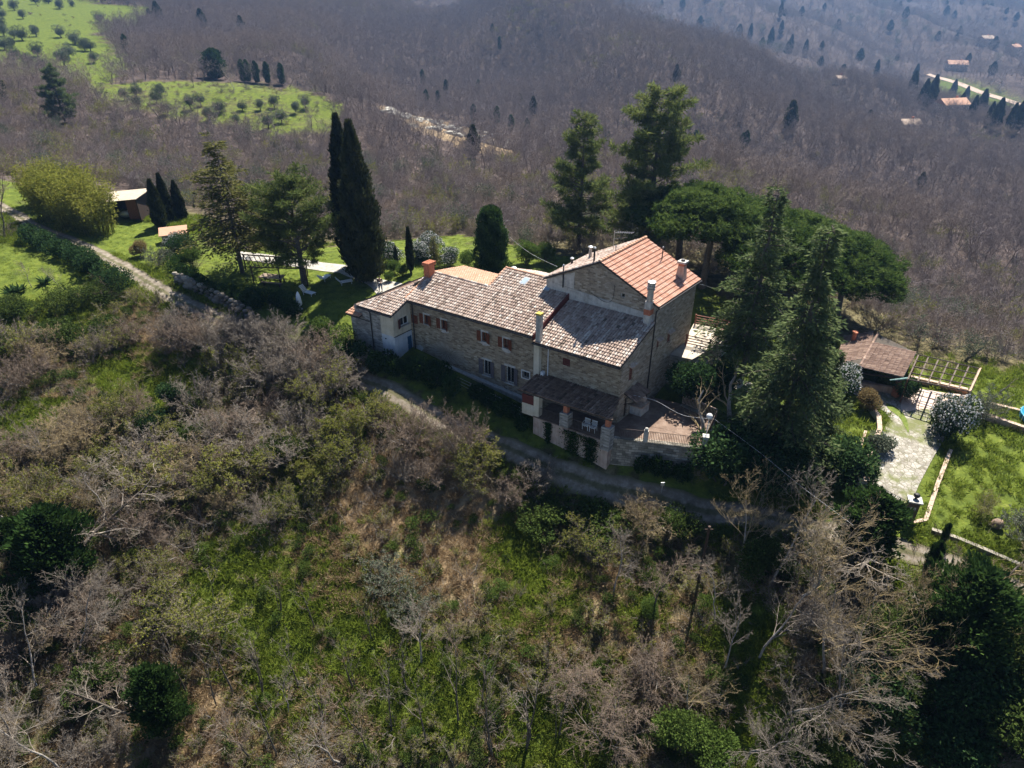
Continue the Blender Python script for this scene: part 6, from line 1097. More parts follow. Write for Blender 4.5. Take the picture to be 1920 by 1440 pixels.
hedge('ragged evergreen hedge along the lower edge of the garden plot', [G(-30, 600), G(60, 590), G(130, 578), G(190, 566), G(225, 553)], 2.2, 3.4, 'lf_bramble', .14)
hedge('sprawling bramble bank below the garden plot', [G(-30, 655), G(60, 645), G(130, 632), G(200, 620)], 1.9, 4.6, 'lf_bramble', .17, 1000)
hedge('clipped dark hedge above the roadside stone bank', [G(325, 505), G(380, 540), G(440, 562), G(490, 582)], 1.5, 1.9, 'lf_ivy', .13); hedge('dark shrubs enclosing the lawn beside the table', [G(470, 556), G(520, 572), G(560, 590)], 1.6, 2.2, 'lf_laurel', .14)
hedge('shaded evergreen hedge below the left wing of the house', [HW(26.5, -4.2, 0), HW(23, -4.0, 0), HW(20, -3.2, 0), HW(17, -2.6, 0), HW(14.5, -2.4, 0)], 2.0, 2.0, 'lf_ivy', .18, 1000); hedge('dark creeper over the bank left of the porch', [HW(13, -2.0, 0), HW(10.5, -2.1, 0), HW(8.4, -2.2, 0), HW(7.2, -2.9, 0)], 1.6, 1.7, 'lf_ivy', .17, 1000); hedge('creeper hanging on the terrace retaining wall', [zed(TA, 0) + d_ * 2 + [0, -.4, 0], zed(TA, 0) + d_ * 4.5 + [0, -.5, 0], zed(TB, 0) + [-.8, -.5, 0]], 1.8, .9, 'lf_ivy', .16, 700)
hedge('green shrubs at the left end of the house below the lawn', [G(600, 620), G(625, 640), G(640, 668)], 2.0, 2.6, 'lf_green', .15)
# ivy trails hanging on the porch base
for s_, w_ in ((2.3, 1.2), (.6, 1.0), (4.6, .4)):
    rg = np.random.default_rng(int(s_ * 10)); n = 1300; q = np.stack([rng_ for rng_ in (rg.normal(0, w_ * .4, n), rg.random(n) ** 1.2)], 1); pts = np.array([HL(s_ + a * (1 - .4 * b), -2.78 - rg.random() * .12, -2.7 - 2.6 * b) for a, b in q]); o = HL(s_, -2.8, -5.2); tt = thing('climbing_ivy', 'ivy trail hanging down the porch base wall at %s' % ('its middle' if s_ == 2.3 else 'its right end' if s_ == .6 else 'its left end'), 'ivy', HC + o); obj('foliage', leafmesh('foliage', [leaves(pts - o, dirs(rg, n, -.2), .14, .11, rg)], M['lf_ivy']), tt)
# wire trellis below the front wall
tz = thing('wire_trellis', 'three straight wires on posts along the bank below the front wall', 'trellis', HW(15, -1.7, -3.4)); to_ = np.array(tz.location)
for k in range(3): MB().tube([HW(16.5, -1.5, -2.55 + k * .35) - to_, HW(8.0, -1.9, -3.5 + k * .35) - to_], .022, 4).part('wire', M['galv'], tz)
for s_ in (16.4, 13.5, 10.8, 8.1): z = -2.9 - (16.5 - s_) * .11; MB().tube([HW(s_, -1.7, z - 1.2) - to_, HW(s_, -1.7, z + 1.1) - to_], .05, 5).part('post', M['wood_pale'], tz)
# ---------------------------------------------------------------- the overgrown slope below the track
FG = [  # kind, px, py (foot), height, name, label, cat, extra
 ('ivytree', 130, 1090, 9.0, 'ivy_clad_tree', 'dark ivy-clad tree with bare antler limbs at the left', dict(var=0, wide=1.4)), ('ivytree', 318, 1365, 8.0, 'ivy_clad_tree', 'narrow ivy-covered trunk near the bottom left', dict(var=0)), ('ivytree', 60, 1060, 6.0, 'ivy_clad_tree', 'ivy-covered tree partly behind the left antler-limbed one', dict(var=1)),
 ('ivytree', 1785, 1215, 9.0, 'ivy_clad_tree', 'ivy tree with yellow twisting limbs beside the right-hand track', dict(var=1, wide=1.3)), ('ivytree', 1615, 1035, 7.0, 'ivy_clad_tree', 'dense evergreen ivy tree in front of the iron gate', dict(var=0, wide=1.6)), ('ivytree', 1735, 1085, 4.6, 'ivy_clad_tree', 'leaning ivy post at the track edge', dict(var=0, wide=.55)), ('ivytree', 1765, 1020, 2.6, 'ivy_clad_tree', 'small dark ivy stump near the lawn kerb', dict(var=0, wide=.5)), ('ivytree', 1830, 1080, 2.4, 'ivy_clad_tree', 'low round ivy stump by the right-hand track', dict(var=1, wide=.9)),
 ('fan', 150, 1240, 6.5, 'bare_tree', 'pale grey leafless tree between the left ivy tree and the narrow ivy trunk', dict(var=1)), ('fan', 110, 1440, 6.5, 'bare_tree', 'grey leafless tree on the bottom edge right of the corner tree', dict(var=1)), ('fan', 30, 1400, 7.5, 'bare_tree', 'big grey leafless tree fanning in from the bottom left corner', dict(var=1)), ('fan', 70, 1290, 6.5, 'bare_tree', 'grey leafless tree at the left edge above the corner tree', dict(var=1)), ('bare', 215, 1010, 6.0, 'bare_tree', 'forked leafless tree on the green patch at left', dict(var=3)), ('bare', 20, 985, 7.5, 'bare_tree', 'tall leafless tree cut by the left edge', dict(var=1)), ('bare', 95, 890, 4.5, 'bare_tree', 'spreading leafless tree above the ivy tree at left', dict(var=0)),
 ('sapling', 490, 1300, 7.5, 'bare_sapling', 'pair of dark slender saplings left of centre', dict(var=1)), ('sapling', 437, 1300, 7.0, 'bare_sapling', 'single slender sapling left of the sapling pair', dict(var=0)), ('sapling', 405, 1320, 6.0, 'bare_sapling', 'thin sapling next to the narrow ivy trunk', dict(var=0)), ('sapling', 525, 1150, 4.6, 'bare_sapling', 'short dark sapling above the sapling pair', dict(var=1)), ('bare', 470, 1420, 6.0, 'bare_tree', 'leafless tree at the bottom, below the sapling pair', dict(var=2)), ('bare', 540, 1340, 4.0, 'bare_tree', 'low leafless tree on the grass left of centre', dict(var=0)),
 ('sapling', 560, 1290, 6.0, 'bare_sapling', 'second slender sapling right of the sapling pair', dict(var=0)), ('sapling', 605, 1360, 6.5, 'bare_sapling', 'slender sapling midway between the sapling pair and bottom centre', dict(var=1)), ('sapling', 520, 1420, 7.0, 'bare_sapling', 'slender sapling on the bottom edge left of centre', dict(var=0)), ('sapling', 665, 1290, 5.0, 'bare_sapling', 'short sapling on the green grass left of centre', dict(var=1)), ('sapling', 735, 1370, 6.5, 'bare_sapling', 'sapling just left of the slim one by the green patch', dict(var=0)), ('sapling', 765, 1300, 5.5, 'bare_sapling', 'twiggy sapling above the bright green patch', dict(var=1)), ('sapling', 905, 1320, 6.5, 'bare_sapling', 'upright sapling right of the bright green patch', dict(var=0)), ('sapling', 1045, 1390, 6.5, 'bare_sapling', 'sapling left of the mushroom-shaped vine tangle', dict(var=1)), ('sapling', 350, 1300, 6.0, 'bare_sapling', 'sapling right behind the narrow ivy trunk', dict(var=0)), ('sapling', 1020, 1270, 5.0, 'bare_sapling', 'sapling above the dense bundle of stems', dict(var=1)), ('sapling', 590, 1180, 5.0, 'bare_sapling', 'thin sapling at the top of the green grass', dict(var=0)), ('sapling', 700, 1200, 4.5, 'bare_sapling', 'thin sapling beside the grey-green low bush', dict(var=1)),
 ('sapling', 860, 1360, 7.5, 'bare_sapling', 'slanting slender sapling beside the bright green patch', dict(var=0)), ('sapling', 925, 1420, 8.0, 'bare_sapling', 'slanting sapling at the bottom centre', dict(var=1)), ('sapling', 985, 1400, 8.5, 'bare_sapling', 'dense bundle of slanting stems right of the bottom centre', dict(var=1, wide=1.3)), ('sapling', 800, 1400, 7.0, 'bare_sapling', 'slim sapling left of the bright green patch', dict(var=0)), ('bare', 700, 1420, 6.5, 'bare_tree', 'leafless tree at the bottom left of centre', dict(var=2)), ('bare', 640, 1440, 7.0, 'bare_tree', 'leafless tree with pale twisted limbs at the bottom edge', dict(var=3)), ('bare', 790, 1240, 4.6, 'bare_tree', 'thicket-like leafless tree above the bright green patch', dict(var=0, wide=1.4)), ('bare', 860, 1230, 4.0, 'bare_tree', 'small leafless tree right of the thicket', dict(var=2)),
 ('bare', 1212, 1160, 6.5, 'bare_tree', 'pinkish leafless tree against the dark bank under the terrace', dict(var=2, wide=1.1)), ('bare', 1150, 1120, 5.5, 'bare_tree', 'dead leafless tree beside the pinkish one', dict(var=3)), ('tangle', 1140, 1400, 5.0, 'vine_tangle', 'mushroom-shaped tangle of dry vines right of bottom centre', dict(wide=1.0)), ('tangle', 1230, 1270, 3.6, 'vine_tangle', 'brown tangle of dry vines above the mushroom-shaped one', dict()), ('tangle', 1060, 1290, 3.0, 'vine_tangle', 'drooping dry vines left of the mushroom-shaped tangle', dict(wide=1.2)),
 ('fan', 1385, 1060, 7.5, 'bare_tree', 'fan-crowned leafless tree at the dark post below the track', dict(var=2)), ('fan', 1425, 1230, 7.5, 'bare_tree', 'pale-limbed leafless tree in the middle of the right thicket', dict(var=1)), ('fan', 1610, 1260, 7.5, 'bare_tree', 'golden-lichened tree left of the leafy thicket', dict(var=2)), ('fan', 1400, 1420, 7.0, 'bare_tree', 'leafless tree left of the star-shaped one', dict(var=1)), ('fan', 1545, 1440, 7.0, 'bare_tree', 'leafless tree right of the star-shaped one', dict(var=0)), ('fan', 1290, 1340, 5.0, 'bare_tree', 'small fan tree above the bright green bush', dict(var=2)), ('fan', 1690, 1180, 6.0, 'bare_tree', 'leafless tree leaning at the track bend left of the yellow-limbed ivy', dict(var=0)), ('fan', 1870, 1190, 5.5, 'bare_tree', 'leafless tree at the right edge below the track', dict(var=2)),
 ('fan', 1500, 1130, 9.0, 'bare_tree', 'wide fan-crowned leafless tree overhanging the track', dict(var=0, wide=1.05)), ('fan', 1445, 1100, 8.0, 'bare_tree', 'fan-crowned leafless tree left of the overhanging one', dict(var=1)), ('fan', 1545, 1260, 8.0, 'bare_tree', 'yellow-lichened fan tree on the slope at right', dict(var=2, wide=1.1)), ('fan', 1470, 1350, 8.0, 'bare_tree', 'grey fan tree in deep shade at lower right', dict(var=1, wide=1.1)), ('fan', 1570, 1360, 7.0, 'bare_tree', 'leafless tree in the dark hollow at lower right', dict(var=1)), ('bare', 1460, 1450, 6.0, 'bare_tree', 'star-shaped leafless tree at the bottom right of centre', dict(var=1)), ('bare', 1360, 1250, 5.5, 'bare_tree', 'leafless tree left of the grey fan tree', dict(var=0)), ('bare', 1340, 1160, 5.0, 'bare_tree', 'leafless tree on the bank below the track bend', dict(var=3)), ('bare', 1660, 1290, 5.0, 'bare_tree', 'leafless tree between the fan tree and the yellow-limbed ivy tree', dict(var=3)),
 ('budshrub', 655, 820, 4.0, 'budding_shrub', 'tall yellow-green bush below the track left of the house', dict(var=0)), ('budshrub', 900, 880, 3.4, 'budding_shrub', 'yellow-budded bush below the trellis', dict(var=1)), ('budshrub', 460, 900, 4.2, 'budding_shrub', 'straw-yellow budding bush left of centre', dict(var=1, wide=1.1)), ('budshrub', 590, 900, 3.0, 'budding_shrub', 'green budding bush between the grey bushes', dict(var=0)), ('budshrub', 560, 960, 3.2, 'budding_shrub', 'low budding bush below the grey bushes', dict(var=2)), ('budshrub', 370, 1180, 4.5, 'budding_shrub', 'tall thin yellow-green bush at left above the narrow ivy trunk', dict(var=2, wide=1.1)), ('budshrub', 300, 1100, 3.5, 'budding_shrub', 'yellow-green bush right of the antler-limbed ivy tree', dict(var=2)), ('budshrub', 1310, 890, 2.0, 'budding_shrub', 'small budding bush at the foot of the terrace wall', dict(var=2)), ('budshrub', 1840, 960, 2.0, 'budding_shrub', 'wispy bush at the lawn kerb', dict(var=2)),
 ('twigshrub', 500, 715, 4.6, 'grey_bush', 'pale grey leafless bush below the track at left', dict(var=0)), ('twigshrub', 440, 665, 4.4, 'grey_bush', 'grey bush with upright twigs beside the dark road bend', dict(var=0)), ('twigshrub', 560, 700, 4.6, 'grey_bush', 'grey bush nearest the folded parasol', dict(var=2)), ('twigshrub', 380, 645, 3.8, 'grey_bush', 'brownish bush at the edge of the track', dict(var=1)), ('twigshrub', 620, 735, 4.4, 'grey_bush', 'silvery bush left of the tall yellow-green bush', dict(var=2)), ('twigshrub', 520, 860, 4.6, 'grey_bush', 'big silvery leafless bush left of centre', dict(var=2, wide=1.2)), ('twigshrub', 570, 830, 4.2, 'grey_bush', 'silvery bush with a dark hollow beside it', dict(var=0)), ('twigshrub', 775, 835, 4.0, 'grey_bush', 'reddish leafless bush below the shaded hedge', dict(var=1)), ('twigshrub', 865, 850, 5.0, 'grey_bush', 'tall feathery reddish bush in front of the trellis', dict(var=1, wide=.7)), ('twigshrub', 800, 900, 3.0, 'grey_bush', 'brown bush above the dry grass', dict(var=1)), ('twigshrub', 1010, 900, 2.4, 'grey_bush', 'dead bush at the track verge below the porch', dict(var=0)), ('twigshrub', 960, 930, 2.6, 'grey_bush', 'shaded bush below the track under the porch', dict(var=1)),
 ('twigshrub', 345, 625, 3.4, 'grey_bush', 'grey bush at the sunny edge of the track', dict(var=0)), ('twigshrub', 475, 640, 4.2, 'grey_bush', 'bare bush rising in front of the road bend', dict(var=2)), ('twigshrub', 525, 665, 4.4, 'grey_bush', 'bare bush hiding the road left of the parasol', dict(var=0)), ('twigshrub', 605, 690, 4.2, 'grey_bush', 'bare bush hiding the road right of the parasol', dict(var=1)), ('twigshrub', 650, 715, 3.6, 'grey_bush', 'bare bush at the left end of the shaded hedge', dict(var=2)), ('budshrub', 710, 800, 3.2, 'budding_shrub', 'budding bush right of the tall yellow-green one', dict(var=1)), ('twigshrub', 240, 640, 2.6, 'grey_bush', 'low brown bush at the top of the grassy gap', dict(var=1)), ('twigshrub', 420, 830, 4.0, 'grey_bush', 'grey bush left of the big silvery one', dict(var=0, wide=1.2)), ('twigshrub', 150, 830, 3.6, 'grey_bush', 'grey-brown bush above the forked tree', dict(var=3, wide=1.3)), ('twigshrub', 330, 900, 3.6, 'grey_bush', 'grey-brown bush above the straw-yellow slope', dict(var=3, wide=1.4)), ('twigshrub', 250, 880, 3.6, 'grey_bush', 'wide grey bush behind the forked tree', dict(var=0, wide=1.4)),
 ('bramble', 1700, 1330, 3.6, 'green_thicket', 'grey-green leafy thicket in the lower right', dict(var=0, wide=1.1)), ('laurel', 1640, 1350, 4.5, 'green_thicket', 'dark evergreen in the deep shade at lower right', dict(var=0, wide=1.1)), ('laurel', 1790, 1330, 5.0, 'green_thicket', 'tall dark evergreen right of the deep shade', dict(var=1)), ('laurel', 1770, 1430, 4.0, 'green_thicket', 'dark evergreen on the bottom edge at lower right', dict(var=0, wide=1.2)), ('bramble', 1030, 985, 2.0, 'green_thicket', 'dark shrub on the shaded bank below the porch', dict(var=1, wide=1.8)), ('bramble', 1120, 1000, 2.4, 'green_thicket', 'dark shrub on the shaded bank below the terrace', dict(var=0, wide=1.7)), ('bramble', 1265, 1000, 2.2, 'green_thicket', 'dark shrub on the shaded bank beside the utility post', dict(var=1, wide=1.2)),
 ('bramble', 1890, 1360, 4.2, 'green_thicket', 'olive-green thicket in the bottom right corner', dict(var=1, wide=1.1)), ('bramble', 1640, 1200, 3.2, 'green_thicket', 'dark leafy thicket below the ivy tree by the gate', dict(var=1)), ('bramble', 1860, 1240, 3.4, 'green_thicket', 'thicket beside the right-hand track', dict(var=0, wide=1.2)), ('freshbush', 1280, 1400, 3.0, 'green_thicket', 'bright green bush at the bottom right of centre', dict(var=0, wide=1.3)), ('freshbush', 1340, 1440, 2.6, 'green_thicket', 'fresh green bush on the bottom edge', dict(var=1, wide=1.3)), ('freshbush', 1215, 1160, 1.8, 'green_thicket', 'small vivid green bush under the pinkish tree', dict(var=0)), ('laurel', 330, 760, 2.6, 'green_thicket', 'dark ivy hump among the grass at left', dict(var=0)), ('laurel', 285, 810, 2.6, 'green_thicket', 'dark bush in the hollow at left', dict(var=1)), ('bramble', 60, 1150, 3.0, 'green_thicket', 'ivy thicket under the left-hand trees', dict(var=1, wide=1.3)), ('bramble', 200, 1290, 2.6, 'green_thicket', 'thicket left of the narrow ivy trunk', dict(var=0, wide=1.2)), ('greyshrub', 720, 1100, 2.4, 'green_thicket', 'grey-green low bush amid the dry grass', dict(var=0, wide=1.3)), ('greyshrub', 760, 1150, 2.4, 'green_thicket', 'grey-green bush above the leafless thicket', dict(var=1, wide=1.2)), ('greyshrub', 1915, 1010, 3.4, 'green_thicket', 'grey olive bush at the right edge of the lawn', dict(var=0)),
]
CATS = {'ivy_clad_tree': 'ivy tree', 'bare_tree': 'bare tree', 'bare_sapling': 'sapling', 'vine_tangle': 'vines', 'budding_shrub': 'bush', 'grey_bush': 'bush', 'green_thicket': 'thicket'}
for k, x, y, h, nm, lb, kw in FG: veg(k, G(x, y), h, nm, lb, CATS[nm], None, **kw)
pole = thing('utility_post', 'straight dark post standing on the bank below the track', 'post', G(1310, 1090)); MB().tube([(0, 0, -.3), (0, 0, 5.6)], [.13, .1], 8).part('shaft', M['dark_wood'], pole); MB().tube([(-.3, 0, 5.3), (.3, 0, 5.3)], .05, 6).part('crossbar', M['dark_wood'], pole)
sg = thing('road_marker', 'small grey marker post beside the track', 'post', G(1240, 925)); MB().tube([(0, 0, 0), (0, 0, .9)], .04, 6).part('shaft', M['galv'], sg); MB().box((0, 0, .95), (.3, .04, .35)).part('plate', M['galv'], sg)
# ---------------------------------------------------------------- olives, far evergreens
rs0 = random.Random(3)
OLM = [(85, 60), (205, 27), (275, 27), (410, 42), (340, 55), (130, 105), (18, 105), (10, 160), (205, 205), (130, 232), (345, 212), (425, 252), (510, 290), (566, 130), (22, 200), (70, 270), (215, 320), (160, 375), (360, 365), (392, 328), (532, 355), (242, 400), (92, 335), (80, 215), (4, 45), (480, 285), (30, 285)]
for (x, y), w_ in row(OLM): veg('olive', G(x / 3, y / 3), rs0.uniform(4.2, 6), 'olive_tree', 'round grey-green olive tree on the sunny meadow hillside, %s from the left' % w_, 'olive tree', 'olives on the meadow hillside')
OLT = [(700, 560), (770, 545), (776, 610), (905, 545), (942, 635), (882, 580), (1130, 590), (1075, 610), (1240, 640), (1365, 625), (1465, 615), (1585, 690), (1665, 630), (1510, 720), (1545, 600), (1720, 605), (1180, 680), (1330, 700)]
for (x, y), w_ in row(OLT): veg('olive', G(x / 3, y / 3), rs0.uniform(2.6, 4.2), 'terrace_olive', 'olive on the overgrown terrace below the bare wood, %s from the left' % w_, 'olive tree', 'olives on the overgrown terrace')
veg('bare', G(364, 165), 6.0, 'round_bare_tree', 'round leafless tree left on the terrace meadow edge', 'bare tree', var=2, wide=1.2); veg('bare', G(440, 170), 6.5, 'round_bare_tree', 'round leafless tree right on the terrace meadow edge', 'bare tree', var=1, wide=1.2)
for (x, y), w_ in row([(937, 95), (673, 170), (793, 160), (837, 180), (897, 180), (800, 200), (822, 202), (888, 230), (932, 235), (958, 252), (988, 260), (1067, 275), (240, 105), (407, 150), (458, 155), (467, 155), (483, 157), (503, 158), (530, 160), (1290, 290), (1300, 285), (1388, 290), (1395, 285)]): veg('ivytree', G(x, y), 9 if x not in (407,) else 12, 'ivy_clad_wood_tree', 'slim dark ivy-clad tree in the far bare wood, %s from the left' % w_, 'tree', 'ivy-clad trees in the wood', var=0, wide=.65 if x != 407 else 1.4)
for (x, y, h), w_ in row([(1740, 205, 17), (1727, 200, 14), (1805, 200, 14), (1795, 218, 12), (1783, 185, 14), (1833, 222, 15), (1818, 226, 12), (1862, 243, 14), (1900, 250, 14), (1712, 158, 16), (1640, 147, 14), (1443, 88, 16), (1405, 75, 14), (1463, 65, 12), (1480, 100, 15), (1508, 105, 13), (1462, 33, 14), (1705, 185, 15), (1850, 236, 11), (1890, 244, 12)]): veg('cypress', G(x, y, 300), h, 'valley_cypress', 'dark cypress in the hazy valley at upper right, %s from the left' % w_, 'cypress', 'cypresses in the hazy valley', wide=1.6)
# ---------------------------------------------------------------- countless things: woods, scrub, grass
def scatter(name, label, cat, pts, rot, scl, idx, protos):
    """one mass made of copies of a few small plants"""
    c = bpy.data.collections.new(name + '_kinds')
    for i, me in enumerate(protos): c.objects.link(bpy.data.objects.new('%s_%02d' % (name, i), me))
    me = bpy.data.meshes.new(name); me.vertices.add(len(pts)); me.vertices.foreach_set('co', np.asarray(pts, np.float32).ravel())
    a = me.attributes.new('rot', 'FLOAT_VECTOR', 'POINT'); a.data.foreach_set('vector', np.asarray(rot, np.float32).ravel()); a = me.attributes.new('scl', 'FLOAT_VECTOR', 'POINT'); a.data.foreach_set('vector', np.asarray(scl, np.float32).ravel()); a = me.attributes.new('idx', 'INT', 'POINT'); a.data.foreach_set('value', np.asarray(idx, np.int32))
    o = obj(name, me); g = bpy.data.node_groups.new(name, 'GeometryNodeTree'); g.interface.new_socket('Geometry', in_out='INPUT', socket_type='NodeSocketGeometry'); g.interface.new_socket('Geometry', in_out='OUTPUT', socket_type='NodeSocketGeometry')
    gi, go_ = g.nodes.new('NodeGroupInput'), g.nodes.new('NodeGroupOutput'); ci = g.nodes.new('GeometryNodeCollectionInfo'); ci.inputs['Collection'].default_value = c; ci.inputs['Separate Children'].default_value = True; ci.inputs['Reset Children'].default_value = True
    ip = g.nodes.new('GeometryNodeInstanceOnPoints'); ip.inputs['Pick Instance'].default_value = True
    def na(t, n):
        x = g.nodes.new('GeometryNodeInputNamedAttribute'); x.data_type = t; x.inputs['Name'].default_value = n; return x.outputs['Attribute']
    er = g.nodes.new('FunctionNodeEulerToRotation'); g.links.new(na('FLOAT_VECTOR', 'rot'), er.inputs[0]); g.links.new(er.outputs[0], ip.inputs['Rotation']); g.links.new(na('FLOAT_VECTOR', 'scl'), ip.inputs['Scale']); g.links.new(na('INT', 'idx'), ip.inputs['Instance Index'])
    g.links.new(gi.outputs[0], ip.inputs['Points']); g.links.new(ci.outputs[0], ip.inputs['Instance']); g.links.new(ip.outputs[0], go_.inputs[0]); m = o.modifiers.new('scatter', 'NODES'); m.node_group = g
    return tag(o, label, cat, kind='stuff')
rs = np.random.default_rng(77)
def jgrid(x0, x1, y0, y1, step):
    xs = np.arange(x0, x1, step); ys = np.arange(y0, y1, step); X, Y = np.meshgrid(xs, ys); X = X.ravel() + rs.uniform(-.48, .48, X.size) * step; Y = Y.ravel() + rs.uniform(-.48, .48, Y.size) * step; return X, Y
def inview(x, y, z, m=140): px, py = proj(np.stack([x, y, z], -1)); return px, py, (px > -m) & (px < 1920 + m) & (py > -m) & (py < 1440 + 2.2 * m)
def onemesh(v):
    """trunk and twigs of a plant as one light mesh with its materials"""
    ms = [m for _, m in v if m]; V, F, T, MI, o = [], [], [], [], 0; me = bpy.data.meshes.new('plant'); mats = []
    for m in ms:
        co = np.zeros(len(m.vertices) * 3, np.float32); m.vertices.foreach_get('co', co); lv = np.zeros(len(m.loops), np.int32); m.loops.foreach_get('vertex_index', lv); V.append(co.reshape(-1, 3)); F.append(lv.reshape(-1, 4) + o); t = np.zeros(len(m.vertices), np.float32); m.attributes['tint'].data.foreach_get('value', t); T.append(t); o += len(m.vertices); mats.append(m.materials[0]); MI.append(np.full(len(m.polygons), len(mats) - 1))
    me = npmesh('plant', np.concatenate(V), [np.concatenate(F)], None, tint=np.concatenate(T))
    for m in mats: me.materials.append(m)
    me.polygons.foreach_set('material_index', np.concatenate(MI).astype(np.int32)); return me
M['twig_wood'] = plain('wood_twigs', [(.11, .088, .085), (.165, .135, .132), (.22, .185, .182)], 3, .95, bump=0, tint=True); M['twig_wood2'] = plain('wood_twigs_warm', [(.13, .098, .085), (.19, .15, .13), (.25, .2, .175)], 3, .95, bump=0, tint=True)
wood = [onemesh(v_bare(200 + i, 6.8, 'twig_wood' if i % 3 else 'twig_wood2', bark='twig_wood', nb=(11, 7, 5) if i % 2 else (7, 6, 4), ang=(60, 50, 46), ratio=(.6, .52, .5), start=.3, wig=.2, up=.07, thin=.014, stems=1 if i % 2 else 3, splay=.4)) for i in range(8)]
shr = [onemesh(v_twigshrub(220 + i, ('twig_wood', 'twig_wood2', 'twig_red')[i % 3], 3.0, .6, nb=(7, 5), stems=12, thin=.015)) for i in range(4)]; bud_ = [onemesh(v_budshrub(230 + i, 'lf_bud' if i else 'lf_olive', 900, 3.0, .14, 'twig_wood2', 8)) for i in range(2)]
ever = [onemesh(v_cypress(240, 7, 1.7, 1500, 'lf_cypress', lambda t: np.interp(t, [0, .2, .6, 1], [.5, 1, .8, .1]), .6)), onemesh(v_olive(241, 1200))]
# the bare wood behind and on the ridge
x, y = jgrid(-330, 460, 84, 580, 3.15); z = gz(x, y); px, py, ok = inview(x, y, z)
ok &= ~inpoly(px, py, GARDEN) & ~inpoly(px, py, MEADOW) & ~inpoly(px, py, TERRACE) & ~inpoly(px, py, ROCKS); back = np.interp(x, [-120, -70, -45, -15, 5, 25, 40, 55, 80, 120], [126, 114, 102, 94, 89, 86, 76, 71, 66, 58]); ok &= y > back; ok &= ~((x > 60) & (y > 470))
x, y, z = x[ok], y[ok], z[ok]; n = len(x); edge = y - np.interp(x, [-120, -70, -45, -15, 5, 25, 40, 55, 80, 120], [126, 114, 102, 94, 89, 86, 76, 71, 66, 58]); small = rs.random(n) < np.clip(1.15 - edge / 95, .06, .95); r_ = rs.random(n)
idx = np.where(small, 8 + rs.integers(0, 4, n), rs.integers(0, 8, n)); idx = np.where(small & (r_ < .16), 12 + rs.integers(0, 2, n), idx); idx = np.where((r_ > .9985) & (y > 130), 14 + rs.integers(0, 2, n), idx)
sp = np.sin(x / 23 + 1.3 * np.sin(y / 31)) + np.sin(y / 17 - x / 41) + rs.normal(0, .5, n); idx = np.where((idx < 8) & (sp > .7), np.array([0, 3, 6])[rs.integers(0, 3, n)], np.where((idx < 8) & (sp < -.2), np.array([1, 2, 4, 5, 7])[rs.integers(0, 5, n)], idx)); idx = np.where((idx < 8) & (sp > 1.55) & (rs.random(n) < .35), 13, idx)
s = np.where(idx < 8, rs.uniform(.6, 1.35, n), rs.uniform(.7, 1.45, n)); s *= np.where((idx < 8) & (edge < 60), .72, 1)
scatter('bare_woodland', 'grey-brown leafless woodland and scrub covering the slopes behind the house', 'woodland', np.stack([x, y, z], 1), np.stack([rs.normal(0, .04, n), rs.normal(0, .04, n), rs.uniform(0, 6.28, n)], 1), np.stack([s, s, s * rs.uniform(.9, 1.15, n)], 1), idx, wood + shr + bud_ + ever)
# thick scrub on the first falling ground behind the garden
x, y = jgrid(-110, 130, 58, 175, 2.3); z = gz(x, y); px, py, ok = inview(x, y, z); ok &= ~inpoly(px, py, GARDEN) & ~inpoly(px, py, TERRACE) & ~inpoly(px, py, MEADOW); e_ = y - np.interp(x, [-120, -70, -45, -15, 5, 25, 40, 55, 80, 120], [124, 112, 100, 88, 82, 75, 64, 60, 57, 52]); ok &= (e_ > 0) & (rs.random(len(x)) < np.clip(1 - e_ / 75, 0, .9)); x, y, z = x[ok], y[ok], z[ok]; n = len(x); s = rs.uniform(.5, 1.25, n); r_ = rs.random(n); idx = np.where(r_ < .74, rs.integers(0, 4, n), np.where(r_ < .93, 4 + rs.integers(0, 2, n), 6))
scatter('hillside_scrub', 'dense grey and olive scrub just beyond the garden', 'scrub', np.stack([x, y, z], 1), np.stack([rs.normal(0, .08, n), rs.normal(0, .08, n), rs.uniform(0, 6.28, n)], 1), np.stack([s, s, s], 1), idx, shr + bud_ + [ever[1]])
# the hazy slopes beyond the ridge
x, y = jgrid(-500, 1500, 470, 1750, 8.5); z = gz(x, y); px, py, ok = inview(x, y, z, 60); ok &= ((x > 60) | (y > 580)) & ~((y > 420) & inpoly(px, py, FIELD)); x, y, z = x[ok], y[ok], z[ok]; n = len(x); r_ = rs.random(n); idx = np.where(r_ < .955, rs.integers(0, 8, n), np.where(r_ < .975, 8, 9)); s = rs.uniform(.9, 1.7, n) * np.where(idx == 9, 1.6, 1.0)
scatter('far_woodland', 'blue hazy woodland on the far side of the valley', 'woodland', np.stack([x, y, z], 1), np.stack([0 * x, 0 * x, rs.uniform(0, 6.28, n)], 1), np.stack([s * 1.25, s * 1.25, s], 1), idx, wood + ever)
# meadow scrub and terrace clumps
x, y = jgrid(-330, 60, 150, 430, 3.4); z = gz(x, y); px, py, ok = inview(x, y, z); ok &= inpoly(px, py, TERRACE) | (inpoly(px, py, MEADOW) & (rs.random(len(x)) < .1)); ok &= rs.random(len(x)) < .5; x, y, z = x[ok], y[ok], z[ok]; n = len(x); s = rs.uniform(.25, .6, n)
scatter('meadow_scrub', 'low scrub dotted over the overgrown terrace and meadow', 'scrub', np.stack([x, y, z], 1), np.stack([0 * x, 0 * x, rs.uniform(0, 6.28, n)], 1), np.stack([s, s, s * .8], 1), rs.integers(0, 4, n), bud_ + shr[:2])
